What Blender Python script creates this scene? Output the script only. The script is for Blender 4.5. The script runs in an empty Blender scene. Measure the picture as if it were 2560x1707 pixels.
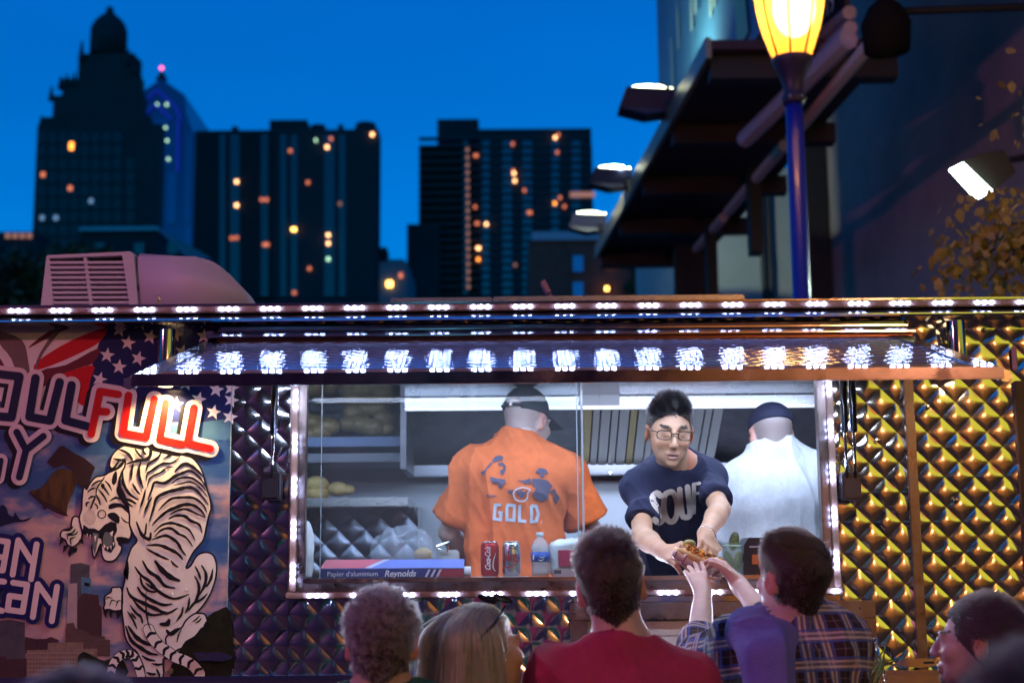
import bpy, bmesh, math, random
import numpy as np
from mathutils import Vector, Matrix, Euler, noise as mnoise
from mathutils.bvhtree import BVHTree
from mathutils.geometry import tessellate_polygon
R = math.radians
random.seed(7); rng = np.random.default_rng(7)
S = bpy.context.scene
COL = S.collection

# ---------------------------------------------------------------- camera
cam_d = bpy.data.cameras.new('camera'); cam = bpy.data.objects.new('camera', cam_d); COL.objects.link(cam)
S.camera = cam
FP = 3555.0                                  # focal length in pixels of the 2560 px wide photograph
cam_d.sensor_width = 36; cam_d.lens = 50; cam_d.clip_start = 0.05; cam_d.clip_end = 4000
PITCH, ROLL = R(9.2), R(-0.50)
cam.location = (0, 0, 1.70)
CM = Matrix.Rotation(math.pi/2 + PITCH, 3, 'X') @ Matrix.Rotation(ROLL, 3, 'Z')
cam.rotation_euler = CM.to_euler()
cam_d.dof.use_dof = True; cam_d.dof.focus_distance = 4.65; cam_d.dof.aperture_fstop = 2.4; cam_d.dof.aperture_blades = 9
# ---------------------------------------------------------------- world: dusk sky
W = bpy.data.worlds.new('World'); S.world = W; W.use_nodes = True
nt = W.node_tree; nt.nodes.clear()
wo = nt.nodes.new('ShaderNodeOutputWorld'); bg = nt.nodes.new('ShaderNodeBackground')
sky = nt.nodes.new('ShaderNodeTexSky'); sky.sky_type = 'NISHITA'; sky.sun_disc = False
sky.sun_elevation = R(2.5); sky.sun_rotation = R(190); sky.air_density = 1.0; sky.dust_density = 0.3; sky.ozone_density = 4.0
tint = nt.nodes.new('ShaderNodeMix'); tint.data_type = 'RGBA'; tint.blend_type = 'MULTIPLY'; tint.inputs[0].default_value = 1.0
tint.inputs[7].default_value = (0.0, 2.15, 3.85, 1)
tcw = nt.nodes.new('ShaderNodeTexCoord'); mpw = nt.nodes.new('ShaderNodeMapping'); mpw.inputs['Scale'].default_value = (1.5, 1.5, 7)
nzw = nt.nodes.new('ShaderNodeTexNoise'); nzw.inputs['Scale'].default_value = 1.6; nzw.inputs['Detail'].default_value = 3
rmw = nt.nodes.new('ShaderNodeMapRange'); rmw.inputs[1].default_value = 0.3; rmw.inputs[2].default_value = 0.7
rmw.inputs[3].default_value = 0.93; rmw.inputs[4].default_value = 1.06
tint2 = nt.nodes.new('ShaderNodeMix'); tint2.data_type = 'RGBA'; tint2.blend_type = 'MULTIPLY'; tint2.inputs[0].default_value = 1.0
L = nt.links.new
L(tcw.outputs['Generated'], mpw.inputs['Vector']); L(mpw.outputs[0], nzw.inputs['Vector']); L(nzw.outputs[0], rmw.inputs[0])
L(sky.outputs[0], tint.inputs[6]); L(tint.outputs[2], tint2.inputs[6]); L(rmw.outputs[0], tint2.inputs[7])
L(tint2.outputs[2], bg.inputs[0]); bg.inputs[1].default_value = 0.1
L(bg.outputs[0], wo.inputs[0])
S.view_settings.view_transform = 'Standard'; S.view_settings.look = 'None'
S.view_settings.exposure = 0; S.view_settings.gamma = 1; S.view_settings.use_curve_mapping = False
S.render.engine = 'CYCLES'
S.cycles.use_denoising = True
S.cycles.sample_clamp_indirect = 3.0; S.cycles.sample_clamp_direct = 0.0
S.cycles.max_bounces = 7; S.cycles.diffuse_bounces = 3; S.cycles.glossy_bounces = 4; S.cycles.transmission_bounces = 6; S.cycles.transparent_max_bounces = 8
S.cycles.caustics_reflective = False; S.cycles.caustics_refractive = False
S.cycles.use_light_tree = True
def lamp(name, kind, loc, energy, color, size=0.1, size_y=None, target=None, spot=None):
    d = bpy.data.lights.new(name, kind); o = bpy.data.objects.new(name, d); COL.objects.link(o)
    o.location = loc; d.energy = energy; d.color = color
    if kind == 'AREA':
        d.shape = 'RECTANGLE' if size_y else 'SQUARE'; d.size = size
        if size_y: d.size_y = size_y
    else:
        d.shadow_soft_size = size
    if spot: d.spot_size = spot; d.spot_blend = 0.7
    if target is not None: o.rotation_euler = (Vector(target) - Vector(loc)).to_track_quat('-Z', 'Y').to_euler()
    return o
# ---------------------------------------------------------------- helpers
def ray(px, py):
    v = CM @ Vector(((px-1280)/FP, (853.5-py)/FP, -1)); return v
def P(px, py, Y):                            # the point at depth Y seen at a pixel of the photograph
    v = ray(px, py); t = Y / v.y
    return Vector((v.x*t, Y, 1.70 + v.z*t))
def tag(o, label=None, cat=None, group=None, kind=None):
    if label: o['label'] = label
    if cat: o['category'] = cat
    if group: o['group'] = group
    if kind: o['kind'] = kind
    return o
def empty(name, loc=(0,0,0), **k):
    o = bpy.data.objects.new(name, None); COL.objects.link(o); o.location = loc; o.empty_display_size = .05
    return tag(o, **k)
def inv(parent):
    M = Matrix.Identity(4); o = parent
    while o is not None:
        M = o.matrix_basis @ M; o = o.parent
    return M.inverted()
def link(name, me, m=None, parent=None, smooth=False):   # mesh given in world coordinates
    o = bpy.data.objects.new(name, me); COL.objects.link(o)
    if m is not None and not me.materials: me.materials.append(m)
    if smooth: me.polygons.foreach_set('use_smooth', [True]*len(me.polygons))
    if parent is not None:
        o.parent = parent; me.transform(inv(parent))
    return o
def fastmesh(name, V, F, col=None):
    V = np.asarray(V, np.float32); F = np.asarray(F, np.int32)
    me = bpy.data.meshes.new(name); me.vertices.add(len(V)); me.vertices.foreach_set('co', V.ravel())
    k = F.shape[1]; me.loops.add(F.size); me.loops.foreach_set('vertex_index', F.ravel())
    me.polygons.add(len(F)); me.polygons.foreach_set('loop_start', np.arange(0, F.size, k, dtype=np.int32))
    me.polygons.foreach_set('loop_total', np.full(len(F), k, np.int32)); me.update(calc_edges=True)
    if col is not None:
        a = me.color_attributes.new('Col', 'FLOAT_COLOR', 'POINT'); c = np.ones((len(V), 4), np.float32); c[:, :3] = col
        a.data.foreach_set('color', c.ravel())
    return me
class MB:                                    # collects simple shapes into one mesh
    def __init__(s): s.bm = bmesh.new()
    def box(s, a, b, rot=None, bev=0):
        a = Vector(a); b = Vector(b); c = (a+b)/2; d = b-a
        M = Matrix.Translation(c) @ (rot.to_4x4() if rot else Matrix.Identity(4)) @ Matrix.Diagonal((abs(d.x), abs(d.y), abs(d.z), 1))
        r = bmesh.ops.create_cube(s.bm, size=1, matrix=M)
        if bev:
            es = list({e for v in r['verts'] for e in v.link_edges})
            bmesh.ops.bevel(s.bm, geom=es, offset=bev, segments=2, affect='EDGES', clamp_overlap=True)
        return s
    def poly(s, pts):
        s.bm.faces.new([s.bm.verts.new(p) for p in pts]); return s
    def prism(s, pts, d):                    # pts: closed polygon, d: extrusion vector
        d = Vector(d); A = [s.bm.verts.new(p) for p in pts]; B = [s.bm.verts.new(Vector(p)+d) for p in pts]; n = len(pts)
        s.bm.faces.new(A); s.bm.faces.new(B[::-1])
        for i in range(n): s.bm.faces.new((A[i], B[i], B[(i+1)%n], A[(i+1)%n]))
        return s
    def tube(s, pts, r, n=10, caps=True):
        pts = [Vector(p) for p in pts]; rr = r if isinstance(r, (list, tuple)) else [r]*len(pts); rings = []
        for i, p in enumerate(pts):
            t = (pts[min(i+1, len(pts)-1)] - pts[max(i-1, 0)]).normalized()
            h = Vector((0, 0, 1)) if abs(t.z) < .9 else Vector((1, 0, 0))
            u = t.cross(h).normalized(); w = t.cross(u)
            rings.append([s.bm.verts.new(p + rr[i]*(math.cos(a)*u + math.sin(a)*w)) for a in [2*math.pi*k/n for k in range(n)]])
        for A, B in zip(rings, rings[1:]):
            for k in range(n): s.bm.faces.new((A[k], A[(k+1)%n], B[(k+1)%n], B[k]))
        if caps: s.bm.faces.new(rings[0][::-1]); s.bm.faces.new(rings[-1])
        return s
    def lathe(s, c, prof, n=24, M=None):     # prof: (radius, height) up the z axis of c
        rings = []; c = Vector(c)
        for r_, z in prof:
            ring = []
            for k in range(n):
                a = 2*math.pi*k/n; v = Vector((max(r_, 1e-4)*math.cos(a), max(r_, 1e-4)*math.sin(a), z))
                ring.append(s.bm.verts.new(c + (M @ v if M else v)))
            rings.append(ring)
        for A, B in zip(rings, rings[1:]):
            for k in range(n): s.bm.faces.new((A[k], A[(k+1)%n], B[(k+1)%n], B[k]))
        s.bm.faces.new(rings[0][::-1]); s.bm.faces.new(rings[-1])
        return s
    def ball(s, c, r, sub=2, sc=(1,1,1), rot=None):
        M = Matrix.Translation(Vector(c)) @ (rot.to_4x4() if rot else Matrix.Identity(4)) @ Matrix.Diagonal((sc[0], sc[1], sc[2], 1))
        bmesh.ops.create_icosphere(s.bm, subdivisions=sub, radius=r, matrix=M); return s
    def mesh(s, name):
        bmesh.ops.recalc_face_normals(s.bm, faces=s.bm.faces)
        me = bpy.data.meshes.new(name); s.bm.to_mesh(me); s.bm.free(); return me
    def obj(s, name, m, parent=None, smooth=False):
        return link(name, s.mesh(name), m, parent, smooth)
def copies(src, places, parent=None, scale=None):        # alike pieces sharing one mesh
    out = []
    for k, p in enumerate(places):
        o = src.copy(); COL.objects.link(o); o.parent = src.parent if parent is None else parent
        o.location = p
        if scale: o.scale = scale[k]
        out.append(o)
    return out
# ---- materials
def mat(name, col, rough=.6, metal=0, spec=.5, em=None, es=0, noise=0, nscale=8, bump=0, bscale=60, trans=0, alpha=1, coat=0, vcol=False, sub=0, aniso=0, stretch=(1,1,1), rnoise=0, sheen=0):
    m = bpy.data.materials.new(name); m.use_nodes = True; n = m.node_tree; b = n.nodes['Principled BSDF']; I = b.inputs
    I['Base Color'].default_value = (*col, 1); I['Roughness'].default_value = rough; I['Metallic'].default_value = metal
    I['Specular IOR Level'].default_value = spec; I['Transmission Weight'].default_value = trans; I['Alpha'].default_value = alpha
    I['Coat Weight'].default_value = coat; I['Coat Roughness'].default_value = .08
    if sheen: I['Sheen Weight'].default_value = sheen
    if sub: I['Subsurface Weight'].default_value = sub; I['Subsurface Radius'].default_value = (.02, .008, .004); I['Subsurface Scale'].default_value = 1
    if em: I['Emission Color'].default_value = (*em, 1); I['Emission Strength'].default_value = es
    src = None
    if vcol:
        a = n.nodes.new('ShaderNodeVertexColor'); a.layer_name = 'Col'; src = a.outputs[0]; n.links.new(src, I['Base Color'])
    if noise or bump or rnoise:
        tc = n.nodes.new('ShaderNodeTexCoord'); mp = n.nodes.new('ShaderNodeMapping'); mp.inputs['Scale'].default_value = stretch
        n.links.new(tc.outputs['Object'], mp.inputs['Vector'])
    if noise or rnoise:
        t = n.nodes.new('ShaderNodeTexNoise'); t.inputs['Scale'].default_value = nscale; t.inputs['Detail'].default_value = 5; t.inputs['Roughness'].default_value = .65
        n.links.new(mp.outputs[0], t.inputs['Vector'])
    if noise:
        r = n.nodes.new('ShaderNodeMapRange'); r.inputs[1].default_value = .3; r.inputs[2].default_value = .7
        r.inputs[3].default_value = 1-noise; r.inputs[4].default_value = 1+noise*.6; n.links.new(t.outputs[0], r.inputs[0])
        x = n.nodes.new('ShaderNodeMix'); x.data_type = 'RGBA'; x.blend_type = 'MULTIPLY'; x.inputs[0].default_value = 1
        x.inputs[6].default_value = (*col, 1)
        if src: n.links.new(src, x.inputs[6])
        n.links.new(r.outputs[0], x.inputs[7]); n.links.new(x.outputs[2], I['Base Color'])
    if rnoise:
        r2 = n.nodes.new('ShaderNodeMapRange'); r2.inputs[1].default_value = .35; r2.inputs[2].default_value = .7
        r2.inputs[3].default_value = max(.02, rough-rnoise); r2.inputs[4].default_value = rough+rnoise; n.links.new(t.outputs[0], r2.inputs[0])
        n.links.new(r2.outputs[0], I['Roughness'])
    if bump:
        t2 = n.nodes.new('ShaderNodeTexNoise'); t2.inputs['Scale'].default_value = bscale; t2.inputs['Detail'].default_value = 4
        n.links.new(mp.outputs[0], t2.inputs['Vector']); bp = n.nodes.new('ShaderNodeBump'); bp.inputs['Strength'].default_value = bump; bp.inputs['Distance'].default_value = .01
        n.links.new(t2.outputs[0], bp.inputs['Height']); n.links.new(bp.outputs[0], I['Normal'])
    return m
# ---- flat print: ribbons and polygons laid on a plane (or projected on a cloth)
def ribbon(pts, w, step=None, caps=True, closed=False, nw=1):
    """2-D strip along pts; w number or list. returns verts, faces (2-D)"""
    P2 = [Vector((p[0], p[1])) for p in pts]; n = len(P2)
    ww = list(w) if isinstance(w, (list, tuple)) else [w]*n
    if len(ww) != n: ww = [np.interp(i/(n-1), np.linspace(0, 1, len(ww)), ww) for i in range(n)]
    if step:
        Q, U = [], []
        for i in range(n-1):
            k = max(1, int((P2[i+1]-P2[i]).length/step))
            for j in range(k): t = j/k; Q.append(P2[i].lerp(P2[i+1], t)); U.append(ww[i]*(1-t)+ww[i+1]*t)
        Q.append(P2[-1]); U.append(ww[-1]); P2, ww = Q, U; n = len(P2)
    V, F = [], []; m = nw+1
    for i in range(n):
        a = (P2[i]-P2[i-1]) if i > 0 else ((P2[0]-P2[-1]) if closed else (P2[1]-P2[0])); b = (P2[i+1]-P2[i]) if i < n-1 else ((P2[0]-P2[-1]) if closed else a)
        if a.length < 1e-9: a = b
        if b.length < 1e-9: b = a
        a = a.normalized(); b = b.normalized(); t = (a+b)
        t = t.normalized() if t.length > .2 else b
        nn = Vector((-t.y, t.x)); k = 1/max(.45, nn.dot(Vector((-a.y, a.x))))
        for j in range(m): s_ = (j/nw-.5)*ww[i]*k; V.append((P2[i].x+nn.x*s_, P2[i].y+nn.y*s_))
    for i in range(n-1 + (1 if closed else 0)):
        for j in range(nw): i2 = (i+1) % n; F.append((i*m+j, i*m+j+1, i2*m+j+1, i2*m+j))
    if caps and not closed:
        for i, sgn in ((0, -1), (n-1, 1)):
            if ww[i] < .5: continue
            t = (P2[1]-P2[0]).normalized() if i == 0 else (P2[-1]-P2[-2]).normalized()
            base = len(V); r_ = ww[i]/2; a0 = math.atan2(t.y, t.x)*1.0 + (math.pi if sgn < 0 else 0)
            V.append((P2[i].x, P2[i].y))
            for k in range(9):
                a = a0 - math.pi/2 + math.pi*k/8; V.append((P2[i].x+r_*math.cos(a), P2[i].y+r_*math.sin(a)))
            for k in range(8): F.append((base, base+1+k, base+2+k))
    return V, F
def polyfill(pts):
    t = tessellate_polygon([[Vector((p[0], p[1], 0)) for p in pts]])
    return [tuple(p) for p in pts], [tuple(x) for x in t]
def smooth_line(pts, k=4, closed=False):     # Catmull-Rom
    n = len(pts); out = []
    for i in range(n if closed else n-1):
        p = [Vector(pts[(i+d) % n] if closed else pts[min(max(i+d, 0), n-1)]) for d in (-1, 0, 1, 2)]
        for j in range(k):
            t = j/k; out.append(tuple(.5*((2*p[1]) + (-p[0]+p[2])*t + (2*p[0]-5*p[1]+4*p[2]-p[3])*t*t + (-p[0]+3*p[1]-3*p[2]+p[3])*t**3)))
    if not closed: out.append(tuple(pts[-1]))
    return out
class Print:                                  # several flat shapes, each one a hair further out, mapped by f(px,py,offset)->world
    def __init__(s, f): s.f = f; s.V = []; s.F = []
    def add(s, VF, off):
        b = len(s.V); V, F = VF
        s.V += [s.f(v[0], v[1], off) for v in V]; s.F += [tuple(i+b for i in f) for f in F]
    def obj(s, name, m, parent):
        me = bpy.data.meshes.new(name); me.from_pydata([tuple(v) for v in s.V], [], s.F); return link(name, me, m, parent)
# ---- signed distance modelling with smooth unions, meshed by surface nets
class Sdf:
    def __init__(s, lo, hi, h):
        s.h = h; s.lo = np.array(lo, np.float32); n = np.ceil((np.array(hi)-s.lo)/h).astype(int)+1; s.n = n
        s.F = np.full(n, .25, np.float32); s.ax = [s.lo[i]+h*np.arange(n[i], dtype=np.float32) for i in range(3)]
    def _sub(s, lo, hi):
        a = np.clip(np.floor((np.array(lo)-s.lo)/s.h).astype(int), 0, s.n); b = np.clip(np.ceil((np.array(hi)-s.lo)/s.h).astype(int)+1, 0, s.n)
        if np.any(b <= a): return None
        sl = tuple(slice(a[i], b[i]) for i in range(3))
        return sl, (s.ax[0][sl[0]][:, None, None], s.ax[1][sl[1]][None, :, None], s.ax[2][sl[2]][None, None, :])
    def _put(s, sl, d, k, op):
        A = s.F[sl]
        if op == '-':
            d = -d; hh = np.maximum(k-np.abs(A-d), 0)/max(k, 1e-6); s.F[sl] = np.maximum(A, d)+hh*hh*k*.25
        else:
            hh = np.maximum(k-np.abs(A-d), 0)/max(k, 1e-6); s.F[sl] = np.minimum(A, d)-hh*hh*k*.25
    def cap(s, a, b, ra, rb=None, k=.01, op='+'):
        rb = ra if rb is None else rb; a = np.array(a, float); b = np.array(b, float); m = max(ra, rb)+k+3*s.h
        q = s._sub(np.minimum(a, b)-m, np.maximum(a, b)+m)
        if q is None: return s
        sl, (X, Y, Z) = q; ab = b-a; L2 = max(ab@ab, 1e-9)
        t = np.clip(((X-a[0])*ab[0]+(Y-a[1])*ab[1]+(Z-a[2])*ab[2])/L2, 0, 1)
        d = np.sqrt((X-a[0]-t*ab[0])**2+(Y-a[1]-t*ab[1])**2+(Z-a[2]-t*ab[2])**2)-(ra+(rb-ra)*t)
        s._put(sl, d.astype(np.float32), k, op); return s
    def ell(s, c, r, M=None, k=.01, op='+'):
        c = np.array(c, float); r = np.array(r, float); m = r.max()+k+3*s.h
        q = s._sub(c-m, c+m)
        if q is None: return s
        sl, (X, Y, Z) = q; X = X-c[0]; Y = Y-c[1]; Z = Z-c[2]
        if M is not None:
            M = np.array(M)[:3, :3]; X, Y, Z = (M[0, i]*X+M[1, i]*Y+M[2, i]*Z for i in range(3))
        k0 = np.sqrt((X/r[0])**2+(Y/r[1])**2+(Z/r[2])**2); k1 = np.sqrt((X/r[0]**2)**2+(Y/r[1]**2)**2+(Z/r[2]**2)**2)
        s._put(sl, (k0*(k0-1)/np.maximum(k1, 1e-6)).astype(np.float32), k, op); return s
    def box(s, c, hs, M=None, rd=.005, k=.005, op='+'):
        c = np.array(c, float); m = np.linalg.norm(hs)+k+3*s.h; q = s._sub(c-m, c+m)
        if q is None: return s
        sl, (X, Y, Z) = q; X = X-c[0]; Y = Y-c[1]; Z = Z-c[2]
        if M is not None:
            M = np.array(M)[:3, :3]; X, Y, Z = (M[0, i]*X+M[1, i]*Y+M[2, i]*Z for i in range(3))
        q = [np.abs(v)-(h_-rd) for v, h_ in zip((X, Y, Z), hs)]
        d = np.sqrt(sum(np.maximum(v, 0)**2 for v in q))+np.minimum(np.maximum(np.maximum(q[0], q[1]), q[2]), 0)-rd
        s._put(sl, d.astype(np.float32), k, op); return s
    def cut(s, p, n, k=.004):                 # keep the side the normal points away from
        X, Y, Z = s.ax[0][:, None, None], s.ax[1][None, :, None], s.ax[2][None, None, :]; n = np.array(Vector(n).normalized())
        d = ((X-p[0])*n[0]+(Y-p[1])*n[1]+(Z-p[2])*n[2]).astype(np.float32); s.F = np.maximum(s.F, d); return s
    def nets(s):
        F = s.F; F[0] = F[-1] = .1; F[:, 0] = F[:, -1] = .1; F[:, :, 0] = F[:, :, -1] = .1
        I = F < 0; c = np.zeros(np.array(F.shape)-1, np.uint8)
        for i in (0, 1):
            for j in (0, 1):
                for k in (0, 1): c += I[i:F.shape[0]-1+i, j:F.shape[1]-1+j, k:F.shape[2]-1+k]
        ix = np.argwhere((c > 0) & (c < 8)); idm = np.full(c.shape, -1, np.int32); idm[tuple(ix.T)] = np.arange(len(ix))
        acc = np.zeros((len(ix), 3)); cnt = np.zeros(len(ix))
        cor = [(i, j, k) for i in (0, 1) for j in (0, 1) for k in (0, 1)]
        val = {q: F[ix[:, 0]+q[0], ix[:, 1]+q[1], ix[:, 2]+q[2]] for q in cor}
        for a in cor:
            for ax in range(3):
                if a[ax] == 0:
                    b = list(a); b[ax] = 1; b = tuple(b); va, vb = val[a], val[b]; m = (va < 0) != (vb < 0)
                    t = np.where(m, va/np.where(m, va-vb, 1), 0); p = np.repeat(np.array(a, float)[None], len(ix), 0); p[:, ax] += t
                    acc[m] += p[m]; cnt[m] += 1
        V = (ix+acc/cnt[:, None])*s.h+s.lo; Q = []
        for ax in range(3):
            sa = [slice(1, -1)]*3; sa[ax] = slice(0, -1); sb = [slice(1, -1)]*3; sb[ax] = slice(1, None)
            A = I[tuple(sa)]; B = I[tuple(sb)]; e = np.argwhere(A != B); off = np.ones(3, int); off[ax] = 0; e = e+off
            u, v = [(1, 2), (2, 0), (0, 1)][ax]; E = np.eye(3, dtype=int)
            g = lambda q: idm[q[:, 0], q[:, 1], q[:, 2]]
            q = np.stack([g(e-E[u]-E[v]), g(e-E[v]), g(e), g(e-E[u])], 1)
            fl = ~I[tuple(e.T)]; q[fl] = q[fl][:, ::-1]; Q.append(q)
        return V, np.concatenate(Q)
def vnormals(V, F):
    fn = np.cross(V[F[:, 2]]-V[F[:, 0]], V[F[:, 3]]-V[F[:, 1]]); N = np.zeros_like(V)
    for i in range(4): np.add.at(N, F[:, i], fn)
    return N/np.maximum(np.linalg.norm(N, axis=1, keepdims=True), 1e-12)
def relax(V, F, it=2, w=.5):
    for _ in range(it):
        A = np.zeros_like(V); C = np.zeros(len(V))
        for i in range(4):
            np.add.at(A, F[:, i], V[F[:, (i+1) % 4]]); np.add.at(C, F[:, i], 1)
        V = V*(1-w)+A/C[:, None]*w
    return V
_lat = rng.random((32, 32, 32)).astype(np.float32)*2-1
def vnoise(Pn):                               # value noise, Pn (n,3)
    i = np.floor(Pn).astype(int); f = Pn-i; f = f*f*(3-2*f); r_ = 0
    for a in (0, 1):
        for b in (0, 1):
            for c in (0, 1):
                w = (f[:, 0] if a else 1-f[:, 0])*(f[:, 1] if b else 1-f[:, 1])*(f[:, 2] if c else 1-f[:, 2])
                r_ = r_+w*_lat[(i[:, 0]+a) & 31, (i[:, 1]+b) & 31, (i[:, 2]+c) & 31]
    return r_
def folds(V, N, amp, freq, dirs=((1,0,0),(0,1,0),(0,0,.35)), ridged=True, seed=0):
    D = np.array(dirs, float); Q = V@D.T*freq+seed; a = vnoise(Q+.35*vnoise(Q*.7+9)[:, None])
    if ridged: a = 1-2*np.abs(a)**.7
    return V+N*(amp*a)[:, None]
# ================================================================ ground and far city
M_asph = mat('asphalt', (.05, .05, .052), .85, noise=.3, nscale=3, bump=.4)
g = MB(); g.poly([(-1500, -300, 0), (1500, -300, 0), (1500, 3000, 0), (-1500, 3000, 0)])
tag(g.obj('ground', M_asph), kind='structure')
M_bd = mat('tower_stone', (.034, .028, .04), .8, noise=.3, nscale=.2)
M_bd2 = mat('tower_concrete', (.026, .022, .034), .85, noise=.25, nscale=.15)
M_win = mat('window_glass_far', (.07, .1, .14), .3, metal=.8)
M_wint = mat('window_glass_tower', (.02, .03, .045), .4, metal=.6)
M_winb = mat('window_dull', (.06, .08, .10), .3, metal=.5)
M_glassblue = mat('tower_glass', (.035, .07, .17), .25, metal=.6)
M_brick = mat('dark_brick', (.16, .06, .05), .9, noise=.3, nscale=2)
M_black = mat('black_paint', (.012, .011, .012), .5)
M_darkst = mat('dark_steel', (.03, .027, .03), .5, metal=.3)
def lit(c, s): return mat('lit_window', (.1, .08, .05), em=c, es=s)
LIT = {'y': lit((1, .5, .10), 7), 'w': lit((1, .48, .2), 5), 'r': lit((1, .25, .12), 1.1), 'g': lit((.5, .9, .6), 2.2), 'o': lit((1, .30, .04), 4.0), 'd': lit((1, .45, .35), .35), 'b': lit((.3, .55, 1), .5)}
def X(px, Y, py=600): return P(px, py, Y).x
def Z(py, Y, px=1280): return P(px, py, Y).z
def bbox(mb, x0, x1, ytop, Y, dep, ybot=None, rise=0):
    px = (x0+x1)/2; mb.box((X(x0, Y, ytop+100), Y, -.5 if ybot is None else P(px, ybot, Y).z), (X(x1, Y, ytop+100), Y+dep, P(px, ytop, Y).z))
def winmesh(name, w, h, m, d=.12):
    me = MB().box((-w/2, -d, -h/2), (w/2, d*.3, h/2)).mesh(name); me.materials.append(m); return me
def put(parent, me, name, loc):
    o = bpy.data.objects.new(name, me); COL.objects.link(o); o.parent = parent; o.location = Vector(loc)-parent.location; return o
# stepped stone tower with a dome (left)
YT = 210
tw = empty('stone_tower', P(250, 1430, YT), label='tall dark stepped stone tower with domed top, left of the glass tower', cat='tower')
b = MB(); bbox(b, 89, 400, 312, YT, 3); b.obj('tower_base', M_bd, tw)
b = MB()
for (a, c, t, dy) in ((103, 372, 292, 3), (129, 357, 238, 5), (152, 350, 196, 8), (190, 346, 187, 9), (192, 344, 147, 11), (200, 332, 134, 13)): bbox(b, a, c, t, YT+dy*.12, 2)
b.obj('setback_tiers', M_bd, tw)
b = MB(); c = P(271, 134, YT+8); prof = []
for py, r in ((145, 48), (78, 47), (66, 43), (54, 35), (44, 24), (36, 13), (24, 9), (19, 7)): prof.append((r/FP*YT*1.05, P(271, py, YT+8).z-c.z))
b.lathe(c, prof, 16); b.obj('dome', M_bd, tw, True)
for px, py, h in ((129, 224, 14), (152, 196, 10), (168, 190, 10), (186, 188, 12), (205, 124, 22), (204, 122, 26), (322, 132, 14), (334, 150, 20), (337, 158, 12), (238, 100, 8), (104, 292, 7)):
    q = P(px, py+4, YT+1); MB().tube([q-Vector((0, 0, 1.6)), q+Vector((0, 0, h/FP*YT))], [.5, .12], 6).obj('finial', M_bd, tw)
wm = winmesh('window', 1.3, 1.7, M_wint); k = 0
for r in range(9):
    for c_ in range(10):
        px = 105+c_*27+(0 if c_ < 8 else 6); py = 345+r*33
        if px > 350 or py > 620 or (px > 300 and py < 400): continue
        put(tw, wm, 'window', P(px, py, YT-.02)); k += 1
for px, py, kk in ((179, 362, 'o'), (179, 370, 'o'), (238, 309, 'o'), (248, 311, 'o'), (108, 437, 'r'), (176, 471, 'r'), (228, 503, 'b'), (140, 545, 'b'), (106, 545, 'b'), (200, 268, 'b')):
    put(tw, winmesh('lit_window', .62, .7, LIT[kk]), 'lit_window', P(px, py, YT-.1 if py > 312 else YT+2.8))
# glass tower with gabled crown
Y2 = 300
gt = empty('glass_tower', P(418, 1430, Y2), label='blue glass skyscraper with gabled crown and spire between dark towers', cat='skyscraper')
def sil(pts, Y, d): return MB().prism([P(x, y, Y) for x, y in pts], (0, d, 0))
sil([(352, 1200), (352, 232), (404, 197), (462, 238), (466, 285), (485, 335), (487, 1200)], Y2, 35).obj('tower_shaft', M_glassblue, gt)
q = P(404, 200, Y2+8); MB().tube([q, q+Vector((0, 0, 26/FP*Y2))], [1.4, .15], 8).obj('spire', M_bd2, gt)
MB().ball(P(404, 171, Y2+8), .45).obj('beacon', mat('beacon_red', (.3, .02, .05), em=(1, .12, .3), es=3.5), gt)
M_neon = mat('blue_edge_light', (.02, .04, .3), em=(.02, .05, .9), es=.22)
for a in ([(352, 268), (392, 226), (440, 268), (452, 300)], [(350, 300), (388, 262), (430, 300)], [(446, 300), (446, 430)]):
    for u, v in zip(a, a[1:]): MB().tube([P(u[0], u[1], Y2-.4), P(v[0], v[1], Y2-.4)], .35, 5).obj('edge_light', M_neon, gt)
for x0, x1, y0, y1 in ((362, 425, 300, 420), (448, 458, 300, 560), (418, 444, 435, 560), (462, 482, 340, 560), (462, 480, 565, 620)):
    MB().box(P(x0, y1, Y2-.3), P(x1, y0, Y2+.3)).obj('glass_bay', mat('bay_glass', (.05, .10, .22), .2, metal=.6), gt)
for x, y in ((393, 262), (417, 262), (414, 320), (418, 352), (394, 400), (421, 398)): put(gt, winmesh('lit_window', .5, .5, LIT['g']), 'lit_window', P(x, y, Y2-.5))
# apartment slabs
M_ledge = mat('ledge_concrete', (.05, .042, .062), .85)
def block(name, label, parts, strips, lits, Y, floors, dims):
    t = empty(name, P((parts[0][0]+parts[0][1])/2, 1430, Y), label=label, cat='apartment block')
    for nm, x0, x1, yt, dy, dep, *yb in parts:
        m_ = MB(); bbox(m_, x0, x1, yt, Y+dy, dep, yb[0] if yb else None); m_.obj(nm, M_bd2, t)
    return t
def slab(name, label, Y, boxes, strips, y0, y1, step, lits):
    t = empty(name, P(boxes[0][1], 1430, Y), label=label, cat='apartment block')
    for nm, x0, x1, yt, dy, dep in boxes:
        m_ = MB(); bbox(m_, x0, x1, yt, Y+dy, dep); m_.obj(nm, M_bd2, t)
    m_ = MB()
    for py in np.arange(y0, y1, step): q = P(boxes[0][1]+1, py, Y); w = X(boxes[0][2]-1, Y); m_.box((q.x, Y-.70, q.z-.16), (w, Y+.1, q.z+.16))
    m_.obj('floor_ledges', M_ledge, t)['kind'] = 'stuff'
    for sx, sw in strips:
        me = winmesh('window', sw/FP*Y, step*.62/FP*Y, M_win if sw > 14 else M_winb, .2)
        for py in np.arange(y0+step/2, y1, step): put(t, me, 'window', P(sx, py, Y-.62))
    for px, py, kk, *s_ in lits:
        s0 = s_[0]*.62 if s_ else .36
        put(t, winmesh('lit_window', s0, .36, LIT[kk], .3), 'lit_window', P(px, py, Y-.95))
    return t
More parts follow.
